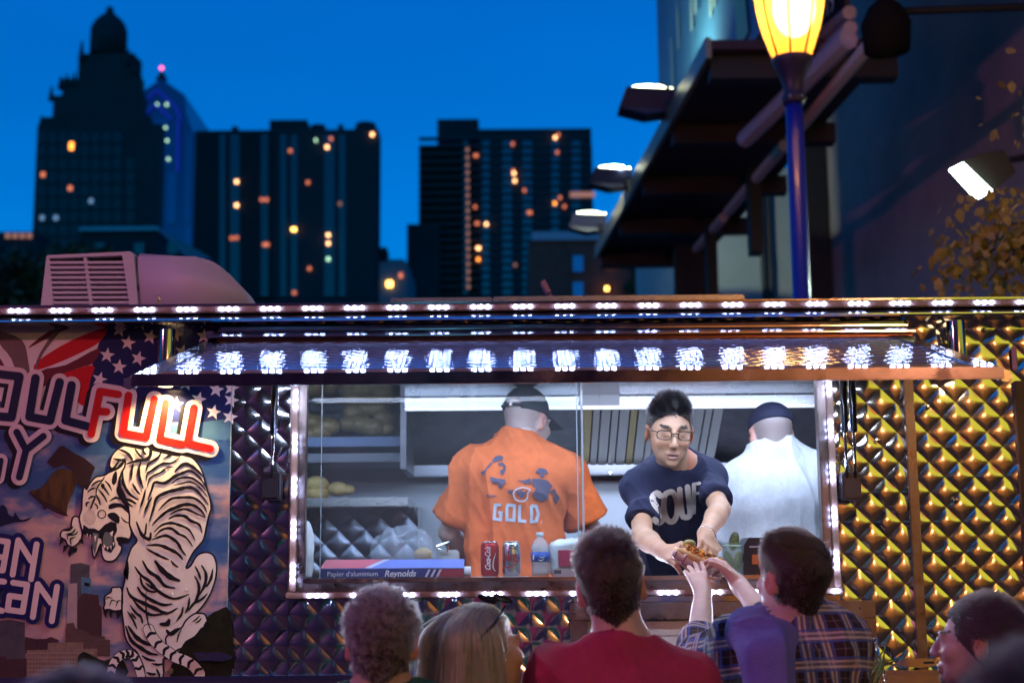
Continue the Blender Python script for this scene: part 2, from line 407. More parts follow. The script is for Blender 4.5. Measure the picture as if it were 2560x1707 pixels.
A = slab('apartment_block', 'broad dark apartment block with two pale window strips per bay, left of the sky gap', 180,
  [('slab_wall', 487, 945, 325, 0, 4), ('slab_wall', 690, 945, 324, -.6, 3), ('roof_house', 672, 766, 300, 1, 3), ('low_wing', 935, 966, 618, 4, 4)],
  [(557, 15), (588, 24), (709, 15), (736, 16), (824, 26), (856, 16), (662, 18)], 338, 745, 12.6,
  [(592, 455, 'w'), (592, 514, 'w'), (592, 595, 'r'), (580, 596, 'r'), (726, 378, 'r'), (828, 348, 'r'), (818, 369, 'w'), (931, 337, 'w'), (790, 352, 'g', .3), (770, 457, 'r'), (655, 500, 'r'), (667, 500, 'r'), (665, 612, 'r', 1.2), (735, 574, 'y', .9), (821, 588, 'w'), (821, 609, 'w'), (821, 648, 'g'), (774, 672, 'r'), (736, 732, 'r'), (850, 510, 'd')])
for px, py, h, r in ((588, 325, 12, 1), (796, 322, 12, 2.2), (852, 322, 16, .8), (915, 322, 20, 3)):
    q = P(px, py, 184); MB().tube([q-Vector((0, 0, 1)), q+Vector((0, 0, h/FP*184*.6))], [r*.6, r*.45], 10).obj('roof_tank', M_bd2, A)
B = slab('apartment_block', 'stepped dark apartment block with scattered orange windows, right of the sky gap', 190,
  [('slab_wall', 1047, 1482, 366, .4, 4), ('tall_wing', 1196, 1480, 322, -.6, 4), ('roof_house', 1093, 1197, 298, 1, 3), ('low_wing', 1017, 1100, 560, -1, 6)],
  [(1164, 12), (1215, 18), (1268, 24), (1318, 24), (1388, 20), (1440, 22)], 350, 740, 19.5,
  [(1388, 345, 'w'), (1396, 338, 'r'), (1190, 390, 'r', .9), (1282, 361, 'r'), (1393, 382, 'r'), (1285, 434, 'w'), (1283, 428, 'r'), (1287, 453, 'w'), (1311, 477, 'r'), (1400, 495, 'r'), (1387, 509, 'o'), (1411, 517, 'r'), (1188, 518, 'r'), (1324, 532, 'r', 1), (1193, 559, 'r', .9), (1216, 561, 'w'), (1196, 621, 'w', .8), (1196, 649, 'o'), (1288, 663, 'd')])
for py in range(375, 730, 19): put(B, winmesh('stair_window', .4, .5, LIT['d']), 'stair_window', P(1166+py*.007, py, 189.2))
put(B, winmesh('lit_window', 3.4, .7, LIT['d']), 'lit_window', P(1456, 487, 189.1))
# low houses at the foot of the gap and on the left
lw = empty('corner_building', P(975, 1430, 120), label='low bluish building in the gap between the two apartment blocks', cat='building')
m_ = MB(); bbox(m_, 948, 1018, 655, 120, 10); bbox(m_, 965, 1010, 648, 121, 8); m_.obj('wall', mat('blue_render', (.12, .15, .2), .8), lw)
put(lw, winmesh('lit_window', .5, .5, LIT['y']), 'lit_window', P(974, 710, 119.8)); put(lw, winmesh('lit_window', .3, .4, LIT['r']), 'lit_window', P(1002, 689, 119.8))  # first pane stands for a yellow street light
lw = empty('rooftop_building', P(290, 1430, 110), label='low dark building with blue roof edge in front of stone tower', cat='building')
m_ = MB(); bbox(m_, 200, 392, 572, 110, 20); m_.obj('wall', M_bd2, lw)
m_ = MB(); a = P(197, 577, 109.6); c = P(396, 566, 109.6); m_.box(a, (c.x, 131, c.z)); m_.obj('roof_edge', mat('roof_edge_paint', (.35, .4, .5), .5), lw)
for px in (251, 349, 432): put(lw, winmesh('window', 26/FP*110, .9, M_winb), 'window', P(px, 622, 109.8))
sl = empty('sloping_roof_building', P(450, 1430, 125), label='grey-blue building with sloping roof edge right of the rooftop building', cat='building')
sil([(392, 1100), (392, 566), (430, 590), (520, 640), (520, 1100)], 125, 12).obj('wall', mat('grey_blue_wall', (.15, .18, .24), .8), sl)
lb = empty('long_low_building', P(40, 1430, 150), label='long low building with dull lit cornice at the left edge', cat='building')
m_ = MB(); bbox(m_, -120, 92, 580, 150, 20); m_.obj('wall', M_bd2, lb)
for px in range(20, 92, 18): put(lb, winmesh('window', .5, .5, LIT['d']), 'window', P(px, 590, 149.8))
# dark brick house
bh = empty('brick_house', P(1480, 1430, 55), label='dark red brick house with pale parapet under the floodlights', cat='house')
m_ = MB(); bbox(m_, 1322, 1615, 600, 55, 12); m_.obj('wall', M_brick, bh)
m_ = MB(); m_.box((X(1330, 54.8), 54.8, Z(601, 54.8)), (X(1500, 54.8), 67, Z(580, 54.8))); m_.obj('parapet', mat('parapet_paint', (.3, .38, .5), .6), bh)
M_shade = mat('dim_window_glass', (.1, .2, .35), .2, metal=.7)
for px, py, m1 in ((1445, 662, M_shade), (1445, 728, M_shade), (1527, 652, LIT['w']), (1592, 660, M_winb)):
    w_ = MB().box((X(px-13, 54.9, py), 54.8, Z(py+20, 54.9)), (X(px+13, 54.9, py), 55.1, Z(py-20, 54.9))).obj('window', m1 if m1 is not LIT['w'] else mat('curtained_window', (.5, .45, .4), em=(1, .7, .5), es=.35), bh)
tag(put(bh, winmesh('porch_light', .14, .14, LIT['y']), 'porch_light', P(1517, 722, 54.6)))
# trees
M_leafd = mat('dark_leaves', (.035, .07, .025), .6, noise=.3, nscale=3)
M_bark = mat('bark', (.08, .06, .045), .9, bump=.6, bscale=30)
def leafcloud(name, blobs, n, size, m, parent, seed=1, kind=None):
    r_ = np.random.default_rng(seed); V = []; F = []
    for (c, rad) in blobs:
        for _ in range(int(n)):
            d = r_.normal(size=3); d /= np.linalg.norm(d); p = np.array(c)+d*np.array(rad)*r_.uniform(.45, 1.08)
            u = r_.normal(size=3); u /= np.linalg.norm(u); w = np.cross(u, r_.normal(size=3)); w /= np.linalg.norm(w); s_ = size*r_.uniform(.5, 1.4)
            b_ = len(V); V += [p-u*s_, p+w*s_*.45, p+u*s_, p-w*s_*.45]; F.append((b_, b_+1, b_+2, b_+3))
    me = fastmesh(name, V, F); o = link(name, me, m, parent); 
    if kind: o['kind'] = kind
    return o
def bigtree(label, px, py, Y, spread, n, seed, group=None):
    c = P(px, py, Y); t = empty('tree', (c.x, c.y, 0), label=label, cat='tree', group=group)
    MB().tube([(c.x, c.y, 0), (c.x+.2, c.y, c.z*.5), (c.x, c.y, c.z)], [.35, .25, .1], 8).obj('trunk', M_bark, t, True)
    r_ = random.Random(seed); bl = [((c.x+r_.uniform(-1, 1)*spread, c.y+r_.uniform(-1, 1)*spread, c.z+r_.uniform(-.9, .6)*spread*.8), (spread*.42,)*3) for _ in range(9)]
    bl.append(((c.x, c.y, c.z), (spread*.6,)*3)); leafcloud('crown', bl, n, spread*.09, M_leafd, t, seed); return t
bigtree('dark leafy tree behind the air conditioner at the left edge', 30, 700, 45, 1.7, 500, 3)
bigtree('dark rounded tree above the air conditioner grille', 150, 670, 50, 1.5, 500, 4)
tt = bigtree('dark tree with small lights beside the pale wall', 1650, 670, 50, 1.2, 400, 5)
for px, py in ((1622, 722), (1654, 726), (1676, 716), (1662, 708)): MB().ball(P(px, py, 47), .07, 1).obj('fairy_light', LIT['y'], tt)
# ---------------------------------------------------------------- right: tall wall, pale wall, billboard
M_wall = mat('wall_render', (.46, .40, .38), .85, noise=.35, nscale=.35, bump=.3, bscale=9)
wl = lambda Y: 4.95+.09*(22-Y)
m_ = MB(); m_.prism([(wl(22), 22, 0), (wl(8), 8, 0), (wl(8)+6, 8, 0), (wl(22)+6, 22, 0)], (0, 0, 16))
bw = empty('tall_blank_building', (6, 15, 0), label='tall blank dark wall of the building filling the right side', cat='building'); m_.obj('wall', M_wall, bw)
m_ = MB(); zc = P(2300, 560, 17).z; m_.tube([(wl(21)-.03, 21, 3.6), (wl(10)-.03, 10, 4.4)], .025, 6); m_.obj('cable', M_black, bw)
m_ = MB(); m_.box((wl(22)-.45, 21.6, 0), (wl(22)+.02, 22.1, 16)); m_.obj('corner_column', M_black, bw)
pw = empty('pale_building', P(1850, 1430, 26), label='pale grey-green building with two dark drainpipes behind the lamp post', cat='building')
m_ = MB(); m_.box((X(1682, 26), 26, 0), (X(2090, 26), 34, Z(425, 26))); m_.obj('wall', mat('pale_render', (.5, .56, .52), .8, noise=.15, nscale=.6), pw)
for px in (1905, 1922): MB().tube([P(px+8, 760, 25.8), P(px-6, 400, 25.8)], .055, 8).obj('drainpipe', M_black, pw)
MB().box((X(1682, 25.95), 25.9, 0), (X(1722, 25.95), 25.99, Z(600, 26))).obj('corner_strip', mat('blue_strip', (.16, .3, .4), .6), pw)
bb = empty('billboard', (2.4, 16, 7), label='billboard with blue and green poster on a dark steel platform, upper right', cat='billboard')
ed = lambda Y: 2.05-.064*(Y-14)
m_ = MB(); m_.prism([(ed(14), 14, 7), (ed(23.5), 23.5, 7), (ed(23.5)+1.9, 23.5, 7), (ed(14)+1.9, 14, 7)], (0, 0, .1)); m_.obj('platform', mat('platform_steel', (.06, .035, .05), .7), bb)
MB().prism([(ed(14)-.03, 13.98, 6.9), (ed(23.5)-.03, 23.5, 6.9), (ed(23.5)+.03, 23.5, 6.9), (ed(14)+.03, 13.98, 6.9)], (0, 0, .22)).obj('edge_rail', mat('lit_rim_steel', (.35, .3, .22), .4, metal=.6), bb)  # yellowish lit rim of the platform, put into the rail colour
for Y in (14.15, 16.4, 18.7, 21, 23.3):
    MB().box((ed(Y)+.05, Y, 6.74), (ed(Y)+2.0, Y+.22, 6.98)).obj('cross_beam', M_darkst, bb)
for dx in (1.0,):
    for y0, y1 in ((12.2, 15.6), (15.9, 19), (19.3, 22.8)): MB().tube([(ed(y0)+dx+.25, y0, 6.55), (ed(y1)+dx+.25, y1, 6.55)], .07, 8).obj('conduit', mat('conduit_white', (.75, .6, .6), .5), bb)
for Y in (17.3, 20): MB().box((ed(Y)+1.15, Y, 0 if Y > 18 else 5.6), (ed(Y)+1.3, Y+.25, 6.7)).obj('support_column', M_black, bb)
MB().box((ed(21)-.1, 21.2, 5.35), (ed(21)+1.9, 21.5, 5.75)).obj('lower_beam', M_black, bb)
MB().box((ed(21)+.9, 21.25, 5.7), (ed(21)+1.4, 21.5, 6.6)).obj('lower_post', M_black, bb)
fx = lambda Y: ed(Y)+.52
MB().prism([(fx(10), 10, 7.15), (fx(20), 20, 7.15), (fx(20)+.15, 20, 7.15), (fx(10)+.15, 10, 7.15)], (0, 0, 5)).obj('poster', mat('poster_blue', (.05, .2, .38), .6, noise=.15, nscale=.4), bb)
Mpw = mat('poster_pale', (.3, .5, .5), .6); Mpg = mat('poster_green', (.16, .55, .36), .6)
def onposter(pts, m1, nm, off=.02): MB().poly([(fx(y)-off, y, z) for y, z in pts]).obj(nm, m1, bb)
rr = random.Random(4)
for i in range(15):
    y = 15.2+rr.uniform(0, 3.9); z = 7.9+rr.uniform(0, 3.2)
    onposter([(y, z), (y+.12, z), (y+.12, z+rr.uniform(.4, 1.1)), (y, z+rr.uniform(.3, .9))], Mpw, 'poster_lettering', .02+.003*i)
for i, (y, z) in enumerate(((14.3, 7.3), (13.5, 7.9), (12.7, 8.8))): onposter([(y, z), (y+.5, z), (y+1.1, z+3), (y+.6, z+3)], Mpg, 'poster_stripe', .03+.004*i)
# side sign beams right of the lantern
bs = empty('sign_frame', (3.1, 13, 7), label='tilted steel sign frame with pale rails right of the lantern', cat='sign frame')
for i, (a, c_) in enumerate((((2124, 32), (1990, 150)), ((2126, 70), (1985, 200)), ((2124, 106), (2020, 210)), ((2122, 95), (1862, 350)))):
    MB().tube([P(a[0], a[1], 13), P(c_[0], c_[1], 15.5)], .07 if i < 3 else .1, 8).obj('rail', mat('rail_lilac', (.5, .42, .55), .5), bs)
MB().prism([P(2105, -60, 13.1), P(2115, 40, 13.1), P(2030, 110, 14.4), P(2010, 20, 14.4)], (.05, 0, 0)).obj('sign_board', M_darkst, bs)
def text_mesh(s, size, shear=0, bold=0, space=1):
    cu = bpy.data.curves.new('t', 'FONT'); cu.body = s; cu.size = size; cu.shear = shear; cu.offset = bold; cu.space_character = space; cu.align_x = 'CENTER'; cu.align_y = 'CENTER'; cu.resolution_u = 3
    o = bpy.data.objects.new('t', cu); COL.objects.link(o); dg = bpy.context.evaluated_depsgraph_get(); me = bpy.data.meshes.new_from_object(o.evaluated_get(dg)); bpy.data.objects.remove(o); bpy.data.curves.remove(cu); return me
def text(s, size, M, m, parent, name='lettering', **k):
    me = text_mesh(s, size, **k); me.materials.clear(); me.transform(M); return link(name, me, m, parent)
q = P(2075, 30, 13.0); q2 = P(2030, 70, 13.6); u = (q-q2).normalized()
v = Vector((0, -.3, 1)).normalized(); n_ = u.cross(v).normalized(); v = n_.cross(u)
text('4019', .3, Matrix.Translation(P(2062, 22, 12.85)) @ Matrix((u, v, n_)).transposed().to_4x4(), mat('sign_white', (.6, .6, .65), .5), bs)
# traffic-signal like dark disc housing
sg = empty('dark_loudspeaker', P(2220, 50, 12), label='round black horn hanging high against the dark wall', cat='loudspeaker')
m_ = MB(); m_.lathe(P(2215, 75, 12), [(.02, -.25), (.2, -.2), (.22, .05), (.15, .2), (.05, .3)], 16); m_.obj('housing', mat('matt_black', (.008, .008, .009), .95, spec=.1), sg, True)
MB().tube([P(2225, 30, 12.1), (wl(12)-.02, 12.2, P(2225, -10, 12).z)], .04, 8).obj('bracket', M_black, sg)
# floodlights
M_flood = mat('flood_lens', (.8, .8, .7), em=(.95, 1, .62), es=14); M_floodw = mat('flood_lens_white', (.8, .8, .7), em=(.75, 1, .8), es=16)
def flood(px, py, Y, w, lab, arm):
    c = P(px, py, Y); s_ = w/FP*Y/2; t = empty('floodlight', c, label=lab, cat='floodlight', group='floodlights on the billboard arms')
    r_ = Matrix.Rotation(R(6), 3, 'Y')
    MB().prism([c+Vector((-s_, 0, .1*s_)), c+Vector((-s_*1.3, .1, -s_*.65)), c+Vector((-s_*.2, .1, -s_*.95)), c+Vector((s_*.95, .1, -s_*.8)), c+Vector((s_, 0, 0))], (0, s_*1.2, 0)).obj('housing', mat('flood_housing', (.03, .035, .09), .4), t)
    o = MB(); o.ball(c+Vector((-.1*s_, s_*.5, .15*s_)), s_, 2, (.82, .35, .16)); o.obj('lens', M_flood, t, True)
    MB().ball(c+Vector((s_*.85, s_*.3, 0)), s_*.14, 2).obj('end_glow', M_flood, t)
    MB().tube([c+Vector((s_*.6, s_*.3, -.5*s_)), arm], .035, 6).obj('arm', M_black, t)
    return t
flood(1628, 222, 16.2, 128, 'largest floodlight left of the billboard platform', (ed(16.2), 16.3, 6.95))
flood(1534, 422, 19.5, 96, 'middle floodlight left of the billboard platform', (ed(19.5), 19.6, 6.95))
flood(1476, 536, 22.8, 86, 'smallest and lowest floodlight by the brick house', (ed(22.8), 22.9, 6.95))
c = P(2420, 452, 11); fl = empty('floodlight', c, label='white floodlight on a dark arm against the blank wall', cat='floodlight')
MB().prism([P(2372, 425, 11), P(2405, 408, 11), P(2478, 478, 11), P(2440, 500, 11)], (.03, .06, .02)).obj('lens', M_floodw, fl)
MB().prism([P(2405, 405, 11.07), P(2450, 385, 11.07), P(2510, 375, 11.07), P(2540, 430, 11.07), P(2482, 480, 11.07)], (.05, .16, .05)).obj('housing', M_black, fl)
MB().tube([P(2500, 405, 11.2), P(2570, 392, 11.5), P(2640, 380, 13)], .03, 8).obj('arm', M_black, fl)
lamp('floodlight_glow', 'AREA', P(2425, 455, 10.8), 14, (.8, 1, .85), .15, target=P(2100, 1000, 10))
lamp('flood_on_poster', 'AREA', P(1628, 205, 16.4), 45, (.9, 1, .7), .3, target=(fx(17), 17, 9))
lamp('flood_on_pale_wall', 'AREA', P(1534, 405, 19.6), 170, (.9, 1, .75), .3, target=(3, 25, 4))
# lamp post
YL = 9.8; base = P(2011, 760, YL)
lp = empty('street_lamp', (base.x, YL, 0), label='blue-lit street lamp post with amber acorn lantern, upper right', cat='street lamp')
M_post = mat('blue_lit_post', (.012, .03, .42), .35, coat=.3)  # blue light falling on the post is put into its base colour
zt = P(1984, 240, YL); xb = zt.x
m_ = MB(); m_.lathe((xb, YL, 0), [(.18, 0), (.18, .3), (.11, .5), (.068, 2), (.062, zt.z)], 20); m_.obj('post', M_post, lp, True)
m_ = MB(); zc = lambda py: P(1980, py, YL).z
m_.lathe((xb, YL, 0), [(.075, zc(262)), (.08, zc(255)), (.085, zc(245)), (.075, zc(238)), (.07, zc(230)), (.085, zc(205)), (.115, zc(180)), (.145, zc(160)), (.15, zc(148)), (.135, zc(146))], 24); m_.obj('neck', mat('lamp_neck', (.045, .03, .07), .4), lp, True)
for k in range(6):
    a = k*math.pi/3; MB().ball((xb+.085*math.cos(a), YL+.085*math.sin(a), zc(248)), .012, 1).obj('bolt', mat('bolt', (.5, .45, .5), .3, metal=1), lp)
prof = [(.13, zc(150)), (.165, zc(120)), (.205, zc(80)), (.235, zc(35)), (.25, zc(0)), (.255, zc(-30)), (.245, zc(-60))]
nP = 8
M_amber = bpy.data.materials.new('amber_glass'); M_amber.use_nodes = True; n_ = M_amber.node_tree; n_.nodes.clear()
o_ = n_.nodes.new('ShaderNodeOutputMaterial'); tr = n_.nodes.new('ShaderNodeBsdfTransparent'); tl = n_.nodes.new('ShaderNodeBsdfTranslucent'); mx = n_.nodes.new('ShaderNodeMixShader')
tr.inputs[0].default_value = (1, .8, .5, 1); tl.inputs[0].default_value = (1, .50, .08, 1); mx.inputs[0].default_value = .6
n_.links.new(tr.outputs[0], mx.inputs[1]); n_.links.new(tl.outputs[0], mx.inputs[2]); n_.links.new(mx.outputs[0], o_.inputs[0])
M_hot = mat('lamp_core', (1, .9, .7), em=(1, .85, .55), es=12)
for k in range(nP):
    a0 = 2*math.pi*k/nP-.26; a1 = a0+2*math.pi/nP; V = []; F = []
    for r_, z in prof:
        for j in range(5): a = a0+(a1-a0)*(.04+.92*j/4); V.append((xb+r_*math.cos(a), YL+r_*math.sin(a), z))
    for i in range(len(prof)-1):
        for j in range(4): F.append((i*5+j, i*5+j+1, i*5+j+6, i*5+j+5))
    link('glass_pane', fastmesh('glass_pane', V, F), M_amber, lp, True)
    MB().tube([(xb+(r_+.004)*math.cos(a0), YL+(r_+.004)*math.sin(a0), z) for r_, z in prof], .009, 6).obj('rib', mat('rib', (.03, .015, .01), .4), lp)
MB().ball((xb+.03, YL, zc(18)), .1, 3, (1.55, 1.55, 2.3)).obj('lamp_globe', M_hot, lp, True)
lamp('lantern_light', 'POINT', (xb, YL, zc(18)), 230, (1, .5, .16), .24)
m_ = MB(); m_.lathe((xb, YL, 0), [(.26, zc(-60)), (.27, zc(-70)), (.2, zc(-120)), (.05, zc(-190))], 20); m_.obj('lantern_cap', M_black, lp, True)
# young tree at the right edge
c = P(2620, 620, 8.0); t = empty('street_tree', (c.x, 8, 0), label='small street tree with amber-lit leaves at the right edge', cat='tree')
M_leaf = mat('amber_lit_leaves', (.5, .38, .06), .55, noise=.4, nscale=9)  # amber of the lamplight is put into the leaf colour
m_ = MB(); m_.tube([(c.x, 8, 0), (c.x, 8, 2.6), c, (c.x+.05, 8, c.z+.8)], [.05, .045, .03, .015], 8)
r_ = random.Random(9); ends = []
for px, py in ((2460, 610), (2410, 665), (2515, 560), (2530, 610), (2470, 700), (2560, 540), (2540, 680), (2590, 300), (2580, 260), (2430, 610)):
    e = P(px, py, 8+r_.uniform(-.3, .3)); m_.tube([c+Vector((0, 0, -.2 if py > 400 else .5)), (c+e)/2+Vector((0, 0, .08)), e], [.015, .01, .004], 5); ends.append(e)
m_.obj('trunk', M_bark, t, True)
r2 = np.random.default_rng(3); V = []; F = []
for e in ends:
    for _ in range(70 if e.x < P(2560, 300, 8).x-.001 and e.z < P(2560, 420, 8).z else 26):
        p = np.array(e)+r2.normal(size=3)*np.array((.12, .12, .12)); d = np.array((r2.normal()*.5, r2.normal()*.5, -.7)); d /= np.linalg.norm(d)
        w = np.cross(d, r2.normal(size=3)); w /= np.linalg.norm(w); l = r2.uniform(.035, .085); b_ = len(V); n2 = np.cross(d, w)*.008
        V += [p, p+d*l*.35+w*l*.33, p+d*l*.35-w*l*.33, p+d*l*.55+n2, p+d*l*.8+w*l*.2, p+d*l*.8-w*l*.2, p+d*l]
        F += [(b_, b_+1, b_+3, b_+2), (b_+1, b_+4, b_+6, b_+3), (b_+2, b_+3, b_+6, b_+5)]
link('crown', fastmesh('crown', V, [f for f in F]), M_leaf, t)
# ================================================================ food truck
YF = 5.0
M_steel = mat('stainless', (.72, .70, .70), .16, metal=1, rnoise=.08, nscale=14)
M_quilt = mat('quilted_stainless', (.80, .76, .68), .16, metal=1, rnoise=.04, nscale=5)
M_quilt2 = mat('bluish_quilted_panel', (.52, .56, .66), .15, metal=1, rnoise=.05, nscale=5)  # same quilted steel, its dark blue reflections put into the tint
M_brush = mat('brushed_steel', (.62, .6, .6), .32, metal=1, noise=.12, nscale=30, stretch=(1, 1, 12), rnoise=.08)
M_frame = mat('worn_frame_steel', (.27, .22, .22), .38, metal=1, noise=.3, nscale=18, rnoise=.12)
M_rail = mat('polished_trim', (.62, .62, .72), .12, metal=1, rnoise=.05, nscale=20)
M_chan = mat('led_channel_plastic', (.30, .19, .16), .35, spec=.6)
M_white = mat('white_enamel', (.62, .6, .6), .4, noise=.06, nscale=5)
M_dark = mat('dark_rubber', (.02, .02, .022), .5)
M_chrome = mat('chrome', (.8, .8, .8), .06, metal=1)
M_led = mat('led', (1, 1, 1), em=(.42, .55, 1), es=90)
truck = empty('food_truck', (0, YF, 0), label='stainless food truck with painted tiger mural, quilted panels and LED-lit serving window', cat='food truck')
PF = lambda px, py, y=YF: P(px, py, y)
def quilt(name, o, u, v, n, W_, H_, diag, h, m, parent, phase=(0, 0), res=9):
    """pressed diamond sheet: o corner, u,v unit axes, n outward, W_ x H_ size"""
    bm = bmesh.new(); s2 = diag/2; a = np.linspace(0, 1, res)
    i0 = -2; nU = int(W_/diag)+3; nV = int(H_/diag)+3; V = []; F = []
    for half in (0, 1):
        for i in range(i0, nU):
            for j in range(i0, nV):
                cx = (i+.5*half)*diag+phase[0]; cy = (j+.5*half)*diag+phase[1]
                if cx < -s2 or cx > W_+s2 or cy < -s2 or cy > H_+s2: continue
                b = len(V); jit = 1+.25*math.sin(i*12.9+j*7.3+half*3)
                for p in a:
                    for q in a:
                        x = cx+(p-q)*s2; y = cy+(p+q-1)*s2
                        sa = 1-(2*p-1)**2; sb = 1-(2*q-1)**2; k = .5; hh = max(k-abs(sa-sb), 0)/k; mm = min(sa, sb)-hh*hh*k*.25
                        V.append((x, y, h*jit*max(mm, 0)))
                for r_ in range(res-1):
                    for c_ in range(res-1): q0 = b+r_*res+c_; F.append((q0, q0+res, q0+res+1, q0+1))
    me = bpy.data.meshes.new(name); me.from_pydata(V, [], F); bm.from_mesh(me)
    for co, no in (((0, 0, 0), (-1, 0, 0)), ((W_, 0, 0), (1, 0, 0)), ((0, 0, 0), (0, -1, 0)), ((0, H_, 0), (0, 1, 0))):
        bmesh.ops.bisect_plane(bm, geom=bm.verts[:]+bm.edges[:]+bm.faces[:], plane_co=co, plane_no=no, clear_outer=True)
    bm.to_mesh(me); bm.free()
    M = Matrix((u, v, n)).transposed().to_4x4(); M.translation = Vector(o); me.transform(M)
    if M.to_3x3().determinant() < 0: me.flip_normals()
    return link(name, me, m, parent, True)
EX, EY, EZ = Vector((1, 0, 0)), Vector((0, 1, 0)), Vector((0, 0, 1))
zq = lambda py, y=YF: P(1280, py, y).z
xq = lambda px, py=1200, y=YF: P(px, py, y).x
Zb, Zt = zq(1684), zq(795)                    # bottom trim and top of the side wall
Zw0, Zw1 = zq(1443), zq(930)                  # window sill and head
XL, XR = xq(767), xq(2047)                    # window opening
X0, X1, Xm = xq(575), xq(2640), xq(1428)
XfL, XfR = xq(722, 1480), xq(2098, 1480)
Zf = zq(1492)
def Q(nm, x0, x1, z0, z1, d=.105, h=.0075, y=YF, ph=(0, 0), lab=None):
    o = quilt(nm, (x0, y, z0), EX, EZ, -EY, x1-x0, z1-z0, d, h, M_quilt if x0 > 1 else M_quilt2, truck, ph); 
    return o
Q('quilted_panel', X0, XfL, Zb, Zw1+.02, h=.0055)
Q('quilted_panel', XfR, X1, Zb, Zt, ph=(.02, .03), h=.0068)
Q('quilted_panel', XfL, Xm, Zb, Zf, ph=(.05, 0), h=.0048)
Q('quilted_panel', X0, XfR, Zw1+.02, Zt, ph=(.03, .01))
# body behind (closes the box)
m_ = MB(); m_.box((-3.4, YF+.015, .55), (XL-.02, YF+.06, Zt)); m_.box((XR+.02, YF+.015, .55), (3.4, YF+.06, Zt)); m_.box((XL-.02, YF+.015, .55), (XR+.02, YF+.06, Zw0-.02)); m_.box((XL-.02, YF+.015, Zw1+.02), (XR+.02, YF+.06, Zt))
m_.obj('side_wall', M_dark, truck)
MB().box((-3.5, YF+.06, Zt-.02), (3.5, 7.3, Zt+.03)).obj('roof', mat('roof_white', (.5, .5, .5), .5), truck)
MB().box((-3.4, YF+.06, .55), (3.4, 7.2, .6)).obj('chassis_floor', mat('floor_plate', (.2, .2, .2), .5), truck)
Zl = Zb-.55
m_ = MB(); m_.box((-3.4, YF-.012, Zl), (3.4, YF+.01, Zb-.012)); m_.obj('lower_skirt', M_steel, truck)
MB().box((-3.4, YF-.035, Zb-.012), (3.4, YF+.005, Zb+.004), bev=.002).obj('belt_trim', M_rail, truck)
for k in range(2):
    x = (-2.3, 2.4)[k]; m_ = MB(); m_.lathe((0, 0, 0), [(.36, -.12), (.4, -.08), (.4, .08), (.36, .12)], 28); me = m_.mesh('wheel'); me.transform(Matrix.Translation((x, YF+.25, .4)) @ Matrix.Rotation(math.pi/2, 4, 'X')); link('wheel', me, M_dark, truck, True)
# vertical seams on the right
MB().box((xq(2268), YF-.02, Zb), (xq(2292), YF+.002, zq(880)), bev=.002).obj('seam_trim', M_frame, truck)
MB().box((xq(2545), YF-.03, Zb), (xq(2580), YF+.002, zq(965)), bev=.003).obj('door_hinge', mat('hinge_dark', (.06, .03, .03), .4), truck)
MB().box((xq(2524, 900), YF-.03, zq(940)), (xq(2537, 900), YF-.015, zq(876)), bev=.006).obj('hook_plate', mat('pink_plate', (.6, .38, .42), .5), truck)
for px in (2330,): pass
m_ = MB()
for px, py in ((2318, 1018), (2460, 825), (2300, 1400), (2390, 1250), (2195, 1100)): m_.ball(PF(px, py, YF-.012), .009, 2, (1, .5, 1))
m_.obj('rivets', M_chrome, truck)
# ---- light rail along the roof edge
YR = 4.90
zr = lambda py: zq(py, YR)
m_ = MB(); m_.prism([(-2.6, YF+.02, zr(797)-.002), (-2.6, YR-.006, zr(797)-.002), (-2.6, YR-.010, zr(795)), (-2.6, YR-.009, zr(791)), (-2.6, YR+.002, zr(783)), (-2.6, YR+.016, zr(777)), (-2.6, YF+.02, zr(777))], (5.2, 0, 0)); m_.box((-2.6, YR+.004, zr(757)), (2.6, YF+.03, zr(752)), bev=.002); m_.box((-2.6, YR+.03, zr(777)), (2.6, YR+.04, zr(756)))
rail = m_.obj('light_rail', M_rail, truck)
MB().box((-2.6, YR-.004, zr(775)), (2.6, YR+.03, zr(759)), bev=.004).obj('light_channel', M_chan, rail)
led_me = MB().ball((0, 0, 0), .0074, 1, (1.1, .7, 1)).mesh('led'); led_me.materials.append(M_led)
M_led2 = mat('rail_led', (1, 1, 1), em=(.40, .53, 1), es=100); led_me2 = led_me.copy(); led_me2.materials.clear(); led_me2.materials.append(M_led2)
def leds(parent, pts):
    Mi = inv(parent)
    for p in pts:
        o = bpy.data.objects.new('led', led_me2 if parent is rail else led_me); COL.objects.link(o); o.parent = parent; o.location = Mi @ Vector(p)
pts = []
for k in range(-1, 26):
    px = 48+104.9*k
    if px > 2600: break
    for d in (-18, 0, 18): pts.append((xq(px+d, 768, YR), YR-.008, zr(767)))
leds(rail, pts)
# ledges above the hatch
m_ = MB(); m_.prism([(xq(560, 800), YF, zq(823, 4.91)), (xq(560, 800), 4.905, zq(823, 4.91)), (xq(560, 800), 4.905, zq(819, 4.91)), (xq(560, 800), 4.925, zq(806, 4.91)), (xq(560, 800), YF, zq(805, 4.91))], (xq(2250, 800)-xq(560, 800), 0, 0))
m_.obj('drip_ledge', M_rail, truck)
m_ = MB(); m_.prism([(xq(545, 830), YF, zq(838, 4.88)), (xq(545, 830), 4.875, zq(838, 4.88)), (xq(545, 830), 4.875, zq(834, 4.88)), (xq(545, 830), 4.89, zq(824, 4.88)), (xq(545, 830), YF, zq(823.5, 4.88))], (xq(2264, 830)-xq(545, 830), 0, 0)); m_.obj('hinge_ledge', M_rail, truck)
m_ = MB(); m_.box((xq(555, 830), 4.905, zq(848, 4.9)), (xq(2262, 830), YF, zq(838, 4.9)), bev=.003); m_.obj('hinge_bar', mat('hinge_bar_dark', (.25, .12, .08), .25, metal=1), truck)
